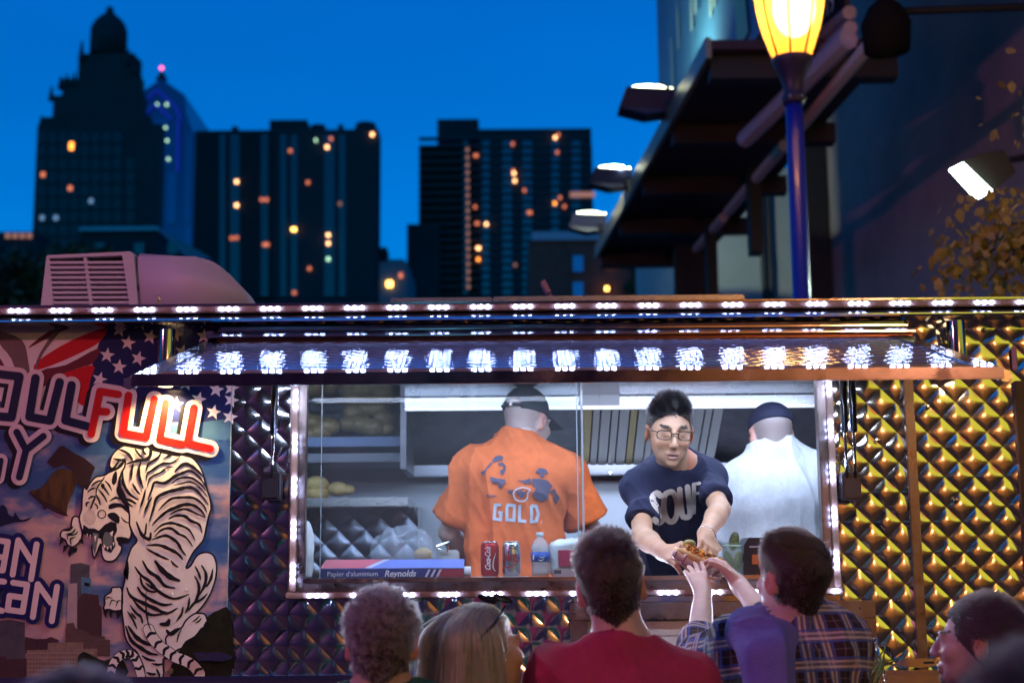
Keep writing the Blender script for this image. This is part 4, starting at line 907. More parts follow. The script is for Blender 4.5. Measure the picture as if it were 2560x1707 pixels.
# skyline print
Cs = [printmat('print_tower_grey', (.09, .09, .11), noise=.3, nscale=30), printmat('print_tower_glass', (.42, .34, .36), noise=.1, nscale=20), printmat('print_tower_brown', (.075, .04, .045), noise=.3, nscale=60, stretch=(3, 1, .3)), printmat('print_tower_blue', (.08, .2, .34)), printmat('print_block_tan', (.26, .18, .14), noise=.3, nscale=40), printmat('print_block_brown', (.12, .075, .07), noise=.4, nscale=50, stretch=(.5, 1, 4)), printmat('print_trees', (.018, .02, .008), noise=.6, nscale=25)]
for i, (pts, c) in enumerate((([(692, 430), (790, 415), (878, 440), (878, 760), (690, 760)], 0), ([(672, 620), (757, 615), (757, 1180), (645, 1180)], 1), ([(797, 552), (895, 568), (895, 760), (797, 760)], 3), ([(760, 780), (815, 710), (965, 732), (975, 830), (995, 840), (998, 1180), (757, 1180)], 2), ([(655, 1010), (722, 1000), (745, 1060), (850, 1080), (900, 1130), (1030, 1135), (1030, 1165), (1080, 1170), (1080, 1330), (640, 1330), (642, 1070)], 5),
        ([(10, 980), (110, 970), (240, 1000), (250, 1540), (-40, 1540), (-40, 1000)], 0), ([(248, 1140), (350, 1160), (450, 1160), (500, 1140), (575, 1170), (575, 1300), (248, 1300)], 2), ([(470, 1200), (815, 1192), (815, 1280), (470, 1280)], 4), ([(262, 1270), (955, 1255), (945, 1545), (262, 1545)], 4), ([(-40, 1330), (60, 1330), (60, 1360), (262, 1350), (262, 1545), (-40, 1545)], 2))):
    poly(zC(pts), .0012+.00015*i, 'painted_building', Cs[c])
pr = Print(pf); q = 0                        # window rows on the painted block
for r_ in range(6):
    for c_ in range(22):
        x = 275+c_*30; y = 1290+r_*42; pr.add(polyfill(zC([(x, y), (x+19, y), (x+19, y+16), (x, y+16)])), .0030)
pr.obj('painted_windows', printmat('print_pane', (.34, .27, .25)), mural)['kind'] = 'stuff'
pr = Print(pf); pr.add(polyfill(zC([(830, 605), (880, 615), (880, 650), (830, 640)])), .0031); pr.obj('painted_window', Cblk, mural)
poly([(130, 1695), (150, 1672), (190, 1665), (195, 1640), (210, 1628), (235, 1640), (262, 1650), (300, 1640), (310, 1695)], .0032, 'painted_tree', Cs[6], 3)
poly([(430, 1695), (440, 1640), (470, 1600), (500, 1560), (520, 1540), (545, 1525), (575, 1530), (575, 1695)], .0033, 'painted_tree', Cs[6], 3)
# ---- tiger
Ctw = printmat('print_tiger_white', (.84, .79, .72), noise=.08, nscale=9); Ctb = printmat('print_tiger_black', (.012, .013, .018)); Ctg = printmat('print_tiger_grey', (.13, .15, .16)); Ctp = printmat('print_tiger_shade', (.66, .60, .55), noise=.2, nscale=12)
def shape(pts, o, fill, w=4.2, nm='tiger_body', k=3, outline=True):
    s_ = smooth_line(pts, k, True); pr = Print(pf); pr.add(polyfill(s_), o); pr.obj(nm, fill, mural)
    if outline: pr = Print(pf); pr.add(ribbon(s_, w, closed=True, caps=False), o+.0001); pr.obj('tiger_outline', Ctb, mural)
body = zA([(700, 330), (722, 220), (790, 130), (880, 75), (1050, 50), (1300, 60), (1600, 150), (1750, 210), (1850, 300), (1920, 430), (1960, 600), (2010, 760), (2027, 880), (1990, 1010), (1962, 1150), (1930, 1290), (1870, 1370), (1790, 1470)]) + \
  zB([(1700, 90), (1760, 70), (1850, -70), (1980, -105), (2060, -60), (2092, 30), (2100, 120), (2080, 260), (2020, 430), (1920, 590), (1800, 720), (1700, 860), (1600, 1000), (1560, 1130), (1500, 1270), (1400, 1290), (1395, 1535), (1180, 1535), (1150, 1400), (1060, 1200), (980, 1130), (905, 1000), (880, 800), (862, 640), (868, 400), (895, 280), (912, 150), (930, 0)]) + \
  zA([(950, 1500), (990, 1400), (1060, 1310), (1010, 1220), (960, 1100), (930, 950), (870, 800), (810, 620), (820, 460), (880, 330), (900, 260), (800, 360), (720, 400)])
shape(body, .0040, Ctw)
shape(zB([(1600, 1160), (1420, 1270), (1440, 1100), (1440, 1000), (1560, 900), (1640, 880), (1700, 780), (1800, 700), (1860, 690), (1940, 700), (1975, 780), (1970, 850), (1900, 890), (1820, 990), (1700, 1060), (1640, 1150)]), .0042, Ctw, nm='tiger_paw')
shape(zB([(860, 375), (790, 350), (730, 360), (720, 410), (660, 450), (630, 500), (640, 560), (620, 640), (700, 640), (760, 660), (860, 640)]), .0039, Ctw, nm='tiger_paw')
shape(zA([(300, 1010), (230, 1000), (200, 1080), (190, 1150), (80, 1180), (60, 1260), (120, 1300), (150, 1360), (230, 1390), (330, 1290), (340, 1150)]), .0039, Ctw, nm='tiger_paw')
for pts in (zA([(60, 1270), (110, 1290), (80, 1330), (38, 1385)]), zA([(100, 1370), (160, 1370), (130, 1420), (90, 1480)]), zA([(180, 1400), (280, 1400), (270, 1460), (210, 1470), (175, 1535), (155, 1470)]), zA([(300, 1300), (350, 1290), (365, 1360), (320, 1340)]),
            zB([(620, 560), (640, 640), (690, 650), (660, 700), (655, 765), (620, 690)]), zB([(700, 640), (770, 650), (730, 700), (725, 778), (695, 700)]), zB([(780, 650), (860, 640), (860, 690), (800, 770)]), zB([(1925, 850), (1960, 790), (1985, 830), (1960, 870)])):
    poly(pts, .0052, 'tiger_claw', Ctb)
# head
shape(zA([(900, 250), (860, 330), (790, 380), (690, 420), (640, 455), (520, 480), (440, 570), (400, 640), (365, 600), (350, 690), (340, 800), (335, 900), (305, 1000), (320, 1100), (350, 1190), (420, 1240), (520, 1260), (500, 1330), (470, 1400), (500, 1540), (560, 1400), (590, 1360), (600, 1500), (650, 1575), (760, 1570), (840, 1470), (860, 1390), (820, 1350), (860, 1300), (960, 1290), (985, 1200), (960, 1100), (960, 980), (930, 880), (860, 760), (800, 660), (830, 560), (850, 440), (900, 340)]), .0046, Ctw, nm='tiger_head')
poly(zA([(360, 1100), (430, 1150), (500, 1150), (560, 1180), (640, 1100), (720, 1060), (790, 1080), (800, 1180), (760, 1260), (780, 1380), (720, 1470), (640, 1440), (600, 1360), (590, 1290), (500, 1260), (420, 1240), (350, 1180)]), .0049, 'tiger_mouth', Ctb)
poly(zA([(640, 1200), (720, 1230), (740, 1320), (700, 1400), (640, 1400), (610, 1330)]), .0051, 'tiger_tongue', Ctg, 3)
poly(zA([(480, 1200), (560, 1220), (540, 1350), (510, 1500), (480, 1400)]), .0051, 'tiger_fang', Ctg)
for pts in ([(500, 1250), (530, 1240), (515, 1330)], [(400, 1220), (420, 1222), (408, 1265)], [(440, 1230), (460, 1235), (450, 1285)], [(700, 1210), (750, 1180), (735, 1260)], [(620, 1350), (650, 1380), (625, 1420)], [(660, 1390), (690, 1390), (675, 1440)], [(700, 1380), (730, 1370), (722, 1430)], [(740, 1340), (765, 1320), (755, 1390)]): poly(zA(pts), .0053, 'tiger_tooth', Ctw)
poly(zA([(370, 960), (450, 900), (520, 990), (500, 1080), (430, 1110), (365, 1050)]), .0050, 'tiger_nose', Ctp, 3)
poly(zA([(690, 850), (760, 820), (860, 830), (960, 900), (950, 960), (860, 880), (780, 880), (700, 900)]), .0050, 'tiger_mark', Ctb, 2)
poly(zA([(680, 960), (760, 940), (830, 1000), (820, 1090), (740, 1050), (680, 1000)]), .0050, 'tiger_mark', Ctb, 2)
poly(zA([(790, 1270), (860, 1260), (970, 1290), (940, 1340), (850, 1340), (800, 1320)]), .0050, 'tiger_mark', Ctb, 2)
poly(zA([(745, 450), (790, 400), (800, 500), (770, 580), (730, 560)]), .0050, 'tiger_mark', Ctb, 2)
poly(zA([(860, 620), (940, 800), (960, 900), (880, 830), (800, 700), (800, 640)]), .0049, 'tiger_mark', Ctb, 2)
pr = Print(pf); pr.add(ribbon([(p.x, p.y) for p in [Vector(zA([(600+52*math.cos(a), 965+52*math.sin(a))])[0]) for a in np.linspace(0, 6.28, 17)]], 2.6), .0054); pr.obj('tiger_eye', Ctb, mural)
poly(zA([(580, 590), (620, 560), (640, 600), (610, 640)]), .005, 'tiger_mark', Ctb)
def stripes(lst, zz, o):
    for i, (w, pts) in enumerate(lst):
        s_ = smooth_line(zz(pts), 4); n = len(s_); ws = [w*max(.12, math.sin(math.pi*(.06+.88*j/(n-1)))**.8)*(1+.12*math.sin(j*1.7+i)) for j in range(n)]
        pr = Print(pf); pr.add(ribbon(s_, ws, caps=False), o+.00004*i); pr.obj('tiger_stripe', Ctb, mural)
stripes([(6, [(1380, 140), (1330, 230), (1210, 310), (1180, 400)]), (5, [(1560, 150), (1480, 200), (1390, 250)]), (6, [(1620, 210), (1530, 290), (1380, 310), (1260, 390), (1190, 440), (1180, 530)]), (5, [(1540, 348), (1450, 360), (1370, 420), (1240, 480), (1195, 590)]),
  (9, [(1550, 420), (1600, 360), (1680, 310), (1760, 330), (1850, 400), (1920, 470)]), (8, [(1200, 780), (1250, 650), (1290, 550), (1420, 560), (1540, 480), (1650, 430), (1760, 400), (1880, 490), (1950, 600)]), (6, [(1515, 570), (1580, 510), (1680, 485), (1790, 500), (1900, 580), (1960, 660)]), (5, [(1545, 590), (1640, 565), (1760, 545), (1880, 620), (1980, 740)]),
  (9, [(1220, 1060), (1270, 900), (1320, 750), (1450, 680), (1560, 650), (1700, 620), (1800, 630), (1900, 720), (1990, 840)]), (7, [(1340, 920), (1420, 830), (1520, 760), (1660, 745), (1800, 755), (1920, 840), (1970, 940)]), (9, [(1250, 1120), (1330, 1030), (1450, 930), (1560, 880), (1680, 840), (1800, 850), (1900, 920), (1950, 1000)]), (6, [(1490, 970), (1580, 920), (1700, 900), (1820, 950), (1950, 1010)]),
  (8, [(1470, 1030), (1560, 985), (1680, 990), (1760, 1050), (1870, 1100), (1910, 1210)]), (7, [(1280, 1200), (1380, 1110), (1500, 1080), (1620, 1110), (1740, 1170), (1820, 1310)]), (7, [(1290, 1260), (1380, 1170), (1500, 1150), (1600, 1220), (1700, 1270), (1790, 1390)]), (8, [(1250, 1300), (1360, 1260), (1460, 1250), (1580, 1330), (1640, 1430), (1700, 1510)]),
  (9, [(1190, 1370), (1350, 1370), (1480, 1420), (1590, 1480), (1660, 1560)]), (7, [(1180, 1410), (1280, 1470), (1380, 1520), (1480, 1560)]), (6, [(1010, 290), (990, 400), (980, 520)]), (8, [(1110, 280), (1080, 400), (1100, 520), (1140, 630)]), (8, [(870, 400), (880, 560), (960, 700), (1080, 780)]), (7, [(900, 760), (980, 790), (1050, 830)]), (6, [(1000, 560), (1040, 640), (1100, 710)]),
  (6, [(1170, 640), (1140, 770), (1100, 880)]), (6, [(1255, 740), (1200, 840), (1150, 960)]), (5, [(1180, 1080), (1170, 1200), (1140, 1290)]), (9, [(1050, 1060), (1120, 1230), (1220, 1290), (1240, 1200)]), (7, [(700, 330), (740, 380), (830, 260)]), (7, [(750, 240), (840, 260), (900, 250)]), (8, [(820, 120), (920, 160), (980, 230), (1000, 270)]), (6, [(1030, 110), (1080, 180), (1150, 250)]), (6, [(1130, 80), (1150, 160), (1190, 190)]), (9, [(1220, 70), (1240, 150), (1200, 240), (1050, 270), (920, 310)]),
  (8, [(830, 470), (830, 600), (880, 760), (1000, 870)]), (4, [(640, 470), (600, 530), (540, 620), (520, 720)]), (5, [(520, 720), (480, 820), (450, 900)]), (5, [(460, 600), (520, 550), (600, 520)]), (5, [(410, 680), (460, 640), (530, 620)]), (5, [(640, 530), (690, 580), (730, 660)]), (5, [(590, 560), (640, 640), (700, 720)]), (5, [(550, 640), (620, 720), (670, 810)]), (5, [(520, 700), (560, 780), (580, 850)]), (4, [(500, 820), (540, 860), (540, 900)]), (5, [(400, 870), (400, 820), (440, 810)]), (5, [(420, 770), (460, 740), (520, 730)]), (5, [(700, 800), (780, 750), (870, 780)]), (4, [(850, 1000), (900, 1060), (960, 1080)]),
  (4, [(100, 1180), (180, 1170), (230, 1120)]), (4, [(120, 1230), (210, 1210), (260, 1150)]), (4, [(150, 1300), (160, 1240), (250, 1230), (290, 1180)]), (4, [(200, 1370), (190, 1290), (260, 1260)])], zA, .0057)
stripes([(10, [(1130, 0), (1210, 140), (1330, 220), (1420, 330), (1560, 362)]), (14, [(1290, 0), (1380, 120), (1500, 220), (1625, 268)]), (6, [(1500, 0), (1540, 50), (1600, 90)]), (9, [(1030, 80), (1110, 190), (1230, 280), (1330, 400), (1540, 500), (1740, 440)]), (7, [(1100, 190), (1130, 320), (1220, 400), (1330, 410)]), (6, [(1170, 290), (1230, 340), (1280, 380)]), (9, [(1065, 340), (1120, 430), (1250, 520), (1400, 580), (1520, 565)]),
  (10, [(925, 350), (980, 470), (1150, 560), (1300, 630), (1450, 690), (1590, 620)]), (8, [(1000, 500), (1100, 620), (1250, 710), (1430, 690)]), (7, [(965, 580), (1040, 680), (1110, 740), (1130, 830)]), (6, [(930, 660), (1000, 760), (1060, 900)]), (5, [(980, 680), (1020, 730), (1050, 770)]), (11, [(940, 850), (1040, 990), (1150, 1070), (1260, 1110)]), (10, [(910, 850), (980, 1040), (1120, 1150), (1220, 1210), (1330, 1230)]), (7, [(1120, 1240), (1200, 1290), (1300, 1310)]), (6, [(1250, 1345), (1330, 1360), (1395, 1350)]), (7, [(1180, 1460), (1250, 1485), (1310, 1480)]), (6, [(1310, 1410), (1340, 1470), (1360, 1530)]),
  (6, [(1815, 70), (1870, 180), (1890, 260)]), (8, [(1900, 60), (1960, 180), (1940, 330), (1860, 470)]), (8, [(1810, 200), (1870, 340), (1840, 500), (1760, 620)]), (7, [(2050, 110), (2020, 250), (1960, 350)]), (7, [(1980, 430), (1900, 510), (1800, 560), (1730, 660)]), (6, [(1745, 480), (1730, 600), (1690, 690)]), (6, [(1660, 600), (1640, 700), (1570, 800)]), (10, [(1440, 900), (1500, 960), (1620, 890)]), (4, [(1640, 890), (1600, 980), (1580, 1070)]), (4, [(1780, 800), (1840, 760), (1880, 720)]), (4, [(1820, 820), (1870, 790), (1900, 750)]),
  (4, [(1180, 400), (1175, 600), (1200, 800), (1250, 930)]), (12, [(930, -10), (920, 200), (900, 100)]), (12, [(1350, 830), (1450, 830), (1480, 760)]), (3, [(640, 520), (680, 480), (740, 500)]), (3, [(700, 600), (730, 520), (800, 540)]), (3, [(780, 610), (810, 530), (850, 530)])], zB, .0063)
# tails (drawn over the body): wide ribbon with bands
for pts, w in (([(1210, 900), (1270, 1020), (1370, 1130), (1470, 1200), (1560, 1260), (1690, 1310), (1790, 1370), (1880, 1480)], 26), ([(1110, 1500), (1060, 1330), (1000, 1240), (930, 1220), (850, 1240), (760, 1330), (720, 1460), (715, 1530)], 20)):
    s_ = smooth_line(zB(pts), 5); pr = Print(pf); pr.add(ribbon(s_, w+3.5), .0070); pr.obj('tiger_tail_outline', Ctb, mural); pr = Print(pf); pr.add(ribbon(s_, w), .0072); pr.obj('tiger_tail', Ctw, mural)
    for j in range(3, len(s_)-1, 5 if w > 22 else 4):
        a, b = Vector(s_[j-1]), Vector(s_[j+1]); t = (b-a).normalized(); nn = Vector((-t.y, t.x)); c = Vector(s_[j]); h = w*.48
        pr = Print(pf); pr.add(ribbon(smooth_line([c-nn*h+t*3, c-t*3, c+nn*h+t*3], 3), [6, 8, 5], caps=False), .0074); pr.obj('tail_band', Ctb, mural)
for px, py in ((402, 1473), (430, 1484), (466, 1474)): MB().ball(P(px, py, YM-.009), .004, 2).obj('rivet', Cwht, mural)
m_ = MB(); m_.lathe((0, 0, 0), [(.011, 0), (.011, .004), (.005, .005), (.004, .008)], 16); me = m_.mesh('bolt'); me.transform(Matrix.Translation(P(426, 1676, YM-.006)) @ Matrix.Rotation(math.pi/2, 4, 'X')); link('bolt', me, mat('brass_bolt', (.5, .4, .2), .3, metal=1), mural)
# ================================================================ things on the counter and shelves
def on(px, Y, w_px): return P(px, 1445, Y).x, w_px/FP*Y/2
CY = 5.10
M_alu = mat('can_aluminium', (.75, .75, .78), .22, metal=1)
def wrapmap(cx, cy, z0, r_):                  # flat (x,y) -> on a cylinder facing the camera
    return lambda x, y, o: Vector((cx+(r_+.0004+o)*math.sin(x/r_), cy-(r_+.0004+o)*math.cos(x/r_), z0+y))
def can(px, label, mbody, art):
    x, _ = on(px, CY, 45); r_ = .0325; h = .122; t = empty('soda_can', (x, CY, ZC), label=label, cat='soda can')
    m_ = MB(); m_.lathe((x, CY, ZC+.002), [(r_*.78, 0), (r_*.86, .003), (r_, .012), (r_, h-.018), (r_*.9, h-.008), (r_*.84, h-.004)], 32); m_.obj('body', mbody, t, True)
    m_ = MB(); m_.lathe((x, CY, ZC+.002), [(r_*.84, h-.0045), (r_*.86, h), (r_*.8, h), (r_*.78, h-.004)], 32); m_.obj('rim', M_alu, t, True)
    f = wrapmap(x, CY, ZC+.002, r_); art(f, t); return t
def art_red(f, t):
    Mw = mat('can_print_white', (.8, .78, .78), .35)
    me = text_mesh('Coca-Cola', .030, shear=.35, bold=.0007, space=.86); bm = bmesh.new(); bm.from_mesh(me); bmesh.ops.triangulate(bm, faces=bm.faces)
    for v in bm.verts: a = v.co.copy(); v.co = f(-.006-a.y*.9, .062+a.x*.72, .0004)
    bm.to_mesh(me); bm.free(); me.materials.clear(); link('lettering', me, Mw, t)
    pr = Print(lambda a, b, o: f(a, b, o)); pr.add(ribbon(smooth_line([(.022, .018), (.012, .03), (.013, .055), (.024, .085)], 5), [.001, .0035, .003, .0008], caps=False), .0006); pr.obj('ribbon_mark', Mw, t)
def art_diet(f, t):
    Mr = mat('can_print_red', (.35, .01, .015), .35)
    me = text_mesh('oke', .052, bold=.0012, space=.9); bm = bmesh.new(); bm.from_mesh(me); bmesh.ops.subdivide_edges(bm, edges=bm.edges[:], cuts=1); bmesh.ops.triangulate(bm, faces=bm.faces)
    for v in bm.verts: a = v.co.copy(); v.co = f(-.006+a.x*.8, .068+a.y, .0004)
    bm.to_mesh(me); bm.free(); me.materials.clear(); link('lettering', me, Mr, t)
    pr = Print(lambda a, b, o: f(a, b, o)); pr.add(ribbon(smooth_line([(-.034, .030), (-.01, .032), (.015, .044), (.034, .058)], 5), [.006, .004, .003, .002], caps=False), .0006); pr.obj('swoosh_mark', Mr, t)
    me = text_mesh('Diet', .016, space=.9); bm = bmesh.new(); bm.from_mesh(me)
    for v in bm.verts: a = v.co.copy(); v.co = f(.012+a.x, .098+a.y, .0004)
    bm.to_mesh(me); bm.free(); me.materials.clear(); link('lettering', me, mat('can_print_dark', (.03, .02, .03), .4), t)
can(1225, 'red cola can with white script standing on the counter', mat('can_red', (.42, .008, .012), .28, metal=.4), art_red)
can(1279, 'silver diet cola can with red letters beside the red can', mat('can_silver', (.62, .62, .66), .25, metal=.9), art_diet)
# bottle
x, _ = on(1351, CY, 46); t = empty('water_bottle', (x, CY, ZC), label='clear plastic water bottle with blue label and white cap', cat='bottle')
M_pet = mat('clear_plastic', (.9, .95, 1), .06, trans=.0, alpha=.35, spec=.9); M_water = mat('water', (.55, .65, .75), .05, alpha=.45, spec=.8)
m_ = MB(); m_.lathe((x, CY, ZC+.002), [(.027, 0), (.032, .006), (.0325, .02), (.030, .03), (.0325, .04), (.0325, .095), (.030, .108), (.022, .124), (.0125, .134), (.0125, .14)], 32); m_.obj('body', M_pet, t, True)
m_ = MB(); m_.lathe((x, CY, ZC+.004), [(.025, 0), (.030, .006), (.0305, .02), (.028, .03), (.0305, .04), (.0305, .09), (.026, .108)], 24); m_.obj('water', M_water, t, True)
m_ = MB(); m_.lathe((x, CY, ZC+.052), [(.0335, 0), (.0335, .034)], 32); m_.obj('label_band', mat('label_blue', (.01, .08, .5), .35), t, True)
m_ = MB(); m_.lathe((x, CY, ZC+.141), [(.0135, 0), (.014, .002), (.014, .012), (.012, .014)], 20); m_.obj('cap', mat('cap_white', (.8, .85, .9), .4), t, True)
f = wrapmap(x, CY, ZC, .0335); Mw = mat('label_white', (.8, .85, .9), .4)
for i, (pts, w) in enumerate((([(-.008, .060), (.002, .056), (.014, .062)], .004), ([(-.004, .070), (.006, .066), (.018, .073)], .003), ([(-.026, .058), (-.026, .08)], .008))):
    pr = Print(f); pr.add(ribbon(smooth_line(pts, 4), [w*.3, w, w*.3], caps=False), .0006+.0002*i); pr.obj('label_mark', Mw, t)
# white papers under the cans
for a, b, lab in ((1178, 1240, 'white paper sheet under the red cola can'), (1250, 1322, 'white paper sheet under the silver diet cola can')):
    t = MB().box((P(a, 1445, CY).x, CY-.06, ZC+.0003), (P(b, 1445, CY).x, CY+.13, ZC+.0016)).obj('paper_sheet', mat('paper', (.75, .75, .78), .7)); tag(t, lab, 'paper')
# foil box
xa, xb2 = P(800, 1445, 5.06).x, P(1160, 1445, 5.06).x; hb = .032; yb0, yb1 = 5.055, 5.12
t = empty('foil_box', (xa, yb0, ZC), label='long blue and red aluminium foil box lying on the counter', cat='foil box')
M_bx = mat('box_navy', (.02, .03, .17), .45); M_bxr = mat('box_red', (.32, .02, .04), .45); M_bxp = mat('box_pink', (.6, .12, .17), .45); M_bxb = mat('box_blue', (.16, .22, .62), .45)
MB().box((xa, yb0, ZC+.0005), (xb2, yb1, ZC+hb), bev=.0015).obj('carton', M_bx, t)
pr = lambda a, b, m, nm, y=-.0008: MB().box((a, yb0+y, ZC+.0025), (b, yb0-.0001, ZC+hb-.003)).obj(nm, m, t)
pr(P(1096, 1445, 5.06).x, xb2-.001, M_bxr, 'red_end')
for i in range(3): x_ = P(1062+14*i, 1445, 5.06).x; MB().prism([(x_, yb0-.0014, ZC+.003), (x_+.008, yb0-.0014, ZC+.003), (x_+.021, yb0-.0014, ZC+hb-.003), (x_+.013, yb0-.0014, ZC+hb-.003)], (0, .0012, 0)).obj('slanted_stripe', mat('stripe_pale', (.65, .55, .6), .5), t)
cx_ = (xa+xb2)/2; up = Vector((0, .8, .6)).normalized()
lz = hb+.001; q = [(xa, yb0, ZC+lz), (xb2, yb0, ZC+lz), (xb2, yb1+.01, ZC+lz+.03), (xa+.01, yb1+.01, ZC+lz+.03)]
MB().prism(q, (0, 0, .0015)).obj('lid', M_bxb, t)
x1_ = xa+.155; MB().prism([(xa+.001, yb0, ZC+lz+.0022), (x1_, yb0, ZC+lz+.0022), (x1_+.06, yb1+.009, ZC+lz+.0321), (xa+.011, yb1+.009, ZC+lz+.0321)], (0, 0, .0008)).obj('lid_panel', M_bxp, t)
for i in range(2): x_ = x1_+.004+.012*i; MB().prism([(x_, yb0, ZC+lz+.0022), (x_+.006, yb0, ZC+lz+.0022), (x_+.066, yb1+.009, ZC+lz+.0321), (x_+.06, yb1+.009, ZC+lz+.0321)], (0, 0, .0008)).obj('lid_stripe', mat('stripe_white', (.75, .75, .8), .5), t)
Mt = Matrix((EX, EZ, -EY)).transposed().to_4x4()
Ml = mat('box_lettering', (.72, .68, .75), .5)
def ftext(s, cx, size, **k): 
    T = Mt.copy(); T.translation = Vector((cx, yb0-.0012, ZC+hb*.46)); text(s, size, T, Ml, t, **k)
ftext("Papier d'aluminium", P(882, 1440, 5.06).x, .0235, space=1.0); ftext('Reynolds', P(1000, 1440, 5.06).x, .030, shear=.25, bold=.0007)
m_ = MB(); m_.tube([(xb2+.001, yb0+.022, ZC+.02), (xb2+.024, yb0+.022, ZC+.02)], .018, 16); m_.obj('roll_end', mat('paper_roll', (.8, .8, .85), .6), t)
# napkin pack
S_ = Sdf((0, 0, 0), (.22, .16, .17), .003)
S_.box((.1, .075, .066), (.085, .055, .06), rd=.02, k=0); S_.ell((.12, .075, .125), (.07, .04, .012), k=.02)
V, F = S_.nets(); V = relax(V, F, 2); N = vnormals(V, F); V = folds(V, N, .003, 45, ((1, 0, 0), (0, 1, 0), (0, 0, .5)))
xn = P(1373, 1445, 5.12).x; V = V+np.array((xn-.012, 5.07, ZC-.003)); t = empty('napkin_pack', (xn, 5.1, ZC), label='white plastic napkin pack with red square print behind the customers', cat='napkin pack')
link('wrapper', fastmesh('wrapper', V, F), mat('plastic_white', (.78, .8, .85), .3, coat=.4), t, True)
MB().box((P(1396, 1400, 5.08).x, 5.081, P(1396, 1415, 5.08).z), (P(1440, 1400, 5.08).x, 5.086, P(1440, 1374, 5.08).z)).obj('red_print', mat('print_pinkred', (.55, .03, .1), .4), t)
MB().ball(P(1433, 1400, 5.079), .012, 2, (1, .2, 1)).obj('yellow_print', mat('print_yellow', (.8, .6, .12), .4), t)
MB().box((P(1383, 1425, 5.08).x, 5.081, P(1383, 1441, 5.08).z), (P(1440, 1425, 5.08).x, 5.086, P(1440, 1421, 5.08).z)).obj('pink_print', mat('print_pink', (.6, .38, .4), .4), t)
MB().box((P(1385, 1425, 5.08).x, 5.079, P(1385, 1433, 5.08).z), (P(1403, 1425, 5.08).x, 5.0805, P(1403, 1424, 5.08).z)).obj('dark_print', mat('print_dark', (.08, .06, .08), .4), t)
def crumple(lo, hi, h, build, name, m, parent, amp=.004, fr=40, tags=None):
    S_ = Sdf(lo, hi, h); build(S_); V, F = S_.nets(); N = vnormals(V, F); V = folds(V, N, amp, fr); o = link(name, fastmesh(name, V, F), m, parent, True)
    if tags: tag(o, *tags)
    return o
M_film = mat('plastic_film', (.8, .85, .9), .12, alpha=.35, spec=.9)
c = P(1475, 1362, 5.15); crumple(c-Vector((.09,)*3), c+Vector((.09,)*3), .005, lambda s: s.ell(c, (.055, .03, .03)), 'plastic_bag', M_film, None, .012, 30, ('crumpled clear plastic bag on top of the napkin pack', 'plastic bag'))
# bag of buns
t = empty('bun_bag', P(1050, 1440, 5.2), label='clear bag of yellow buns behind the foil box', cat='bag of buns')
M_bun = mat('bun_crust', (.62, .42, .14), .6, noise=.3, nscale=20)
def bun(p, r_, parent, sc=(1, 1, .72), nm='bun', m=None): return MB().ball(p, r_, 3, sc).obj(nm, m or M_bun, parent, True)
for px, py, r_ in ((1058, 1385, .034), (1062, 1412, .038), (1020, 1417, .034)): bun(P(px, py, 5.25), r_, t)
c = P(1010, 1385, 5.27); crumple(c-Vector((.16, .12, .14)), c+Vector((.16, .12, .14)), .007, lambda s: s.ell(c, (.12, .07, .095)), 'film', mat('bag_film', (.7, .8, .95), .15, alpha=.22, spec=.9), t, .014, 24)
# tray
t = MB().box(P(930, 1418, 5.3), P(1035, 1408, 5.42), bev=.003).obj('metal_tray', M_chrome); tag(t, 'thin metal tray between the foil box and the bag of buns', 'tray')
# tongs / metal container left of the orange shirt
t = empty('steel_pan', P(1110, 1400, 5.5), label='steel pan with a raised handle left of the orange-shirted cook', cat='pan')
MB().box(P(1098, 1445, 5.5), P(1150, 1375, 5.62), bev=.006).obj('pan_body', M_white, t)
MB().tube([P(1092, 1366, 5.48), P(1125, 1352, 5.48), P(1118, 1378, 5.48), P(1095, 1372, 5.48)], .006, 6).obj('handle', M_chrome, t)
# buns on the upper shelves
M_buns = mat('bun_bagged', (.30, .20, .08), .4, noise=.35, nscale=16)
t1 = empty('bun_tray', P(905, 1085, 6.2), label='bagged buns piled in the middle of the dark upper shelf', cat='bag of buns')
for px, py, r_ in ((885, 1030, .05), (920, 1022, .045), (945, 1020, .05), (960, 1045, .05), (905, 1060, .055), (935, 1068, .06), (870, 1060, .045), (965, 1072, .04)): bun(P(px, py, 6.25), r_*1.05, t1, m=M_buns)
t2 = empty('bun_tray', P(790, 1085, 6.2), label='bagged buns at the left end of the dark upper shelf', cat='bag of buns')
for px, py, r_ in ((775, 1055, .06), (820, 1065, .055), (800, 1080, .055), (778, 1085, .05)): bun(P(px, py, 6.2), r_, t2, m=M_buns)
t3 = empty('bun_stack', P(792, 1250, 6.15), label='stacked buns on the lower shelf beside the window edge', cat='buns')
for px, py, r_ in ((792, 1212, .055), (792, 1234, .055), (845, 1222, .045), (870, 1224, .03)): bun(P(px, py, 6.2), r_, t3)
t = empty('white_towel', P(775, 1440, 5.2), label='white towel hanging at the inner left edge of the window', cat='towel')
crumple((P(740, 1400, 5.25).x, 5.1, ZC), (P(800, 1400, 5.2).x, 5.35, P(780, 1300, 5.2).z), .006, lambda s: s.ell(P(764, 1380, 5.22), (.03, .05, .12)), 'cloth', mat('towel_white', (.8, .82, .86), .8), t, .006, 22)
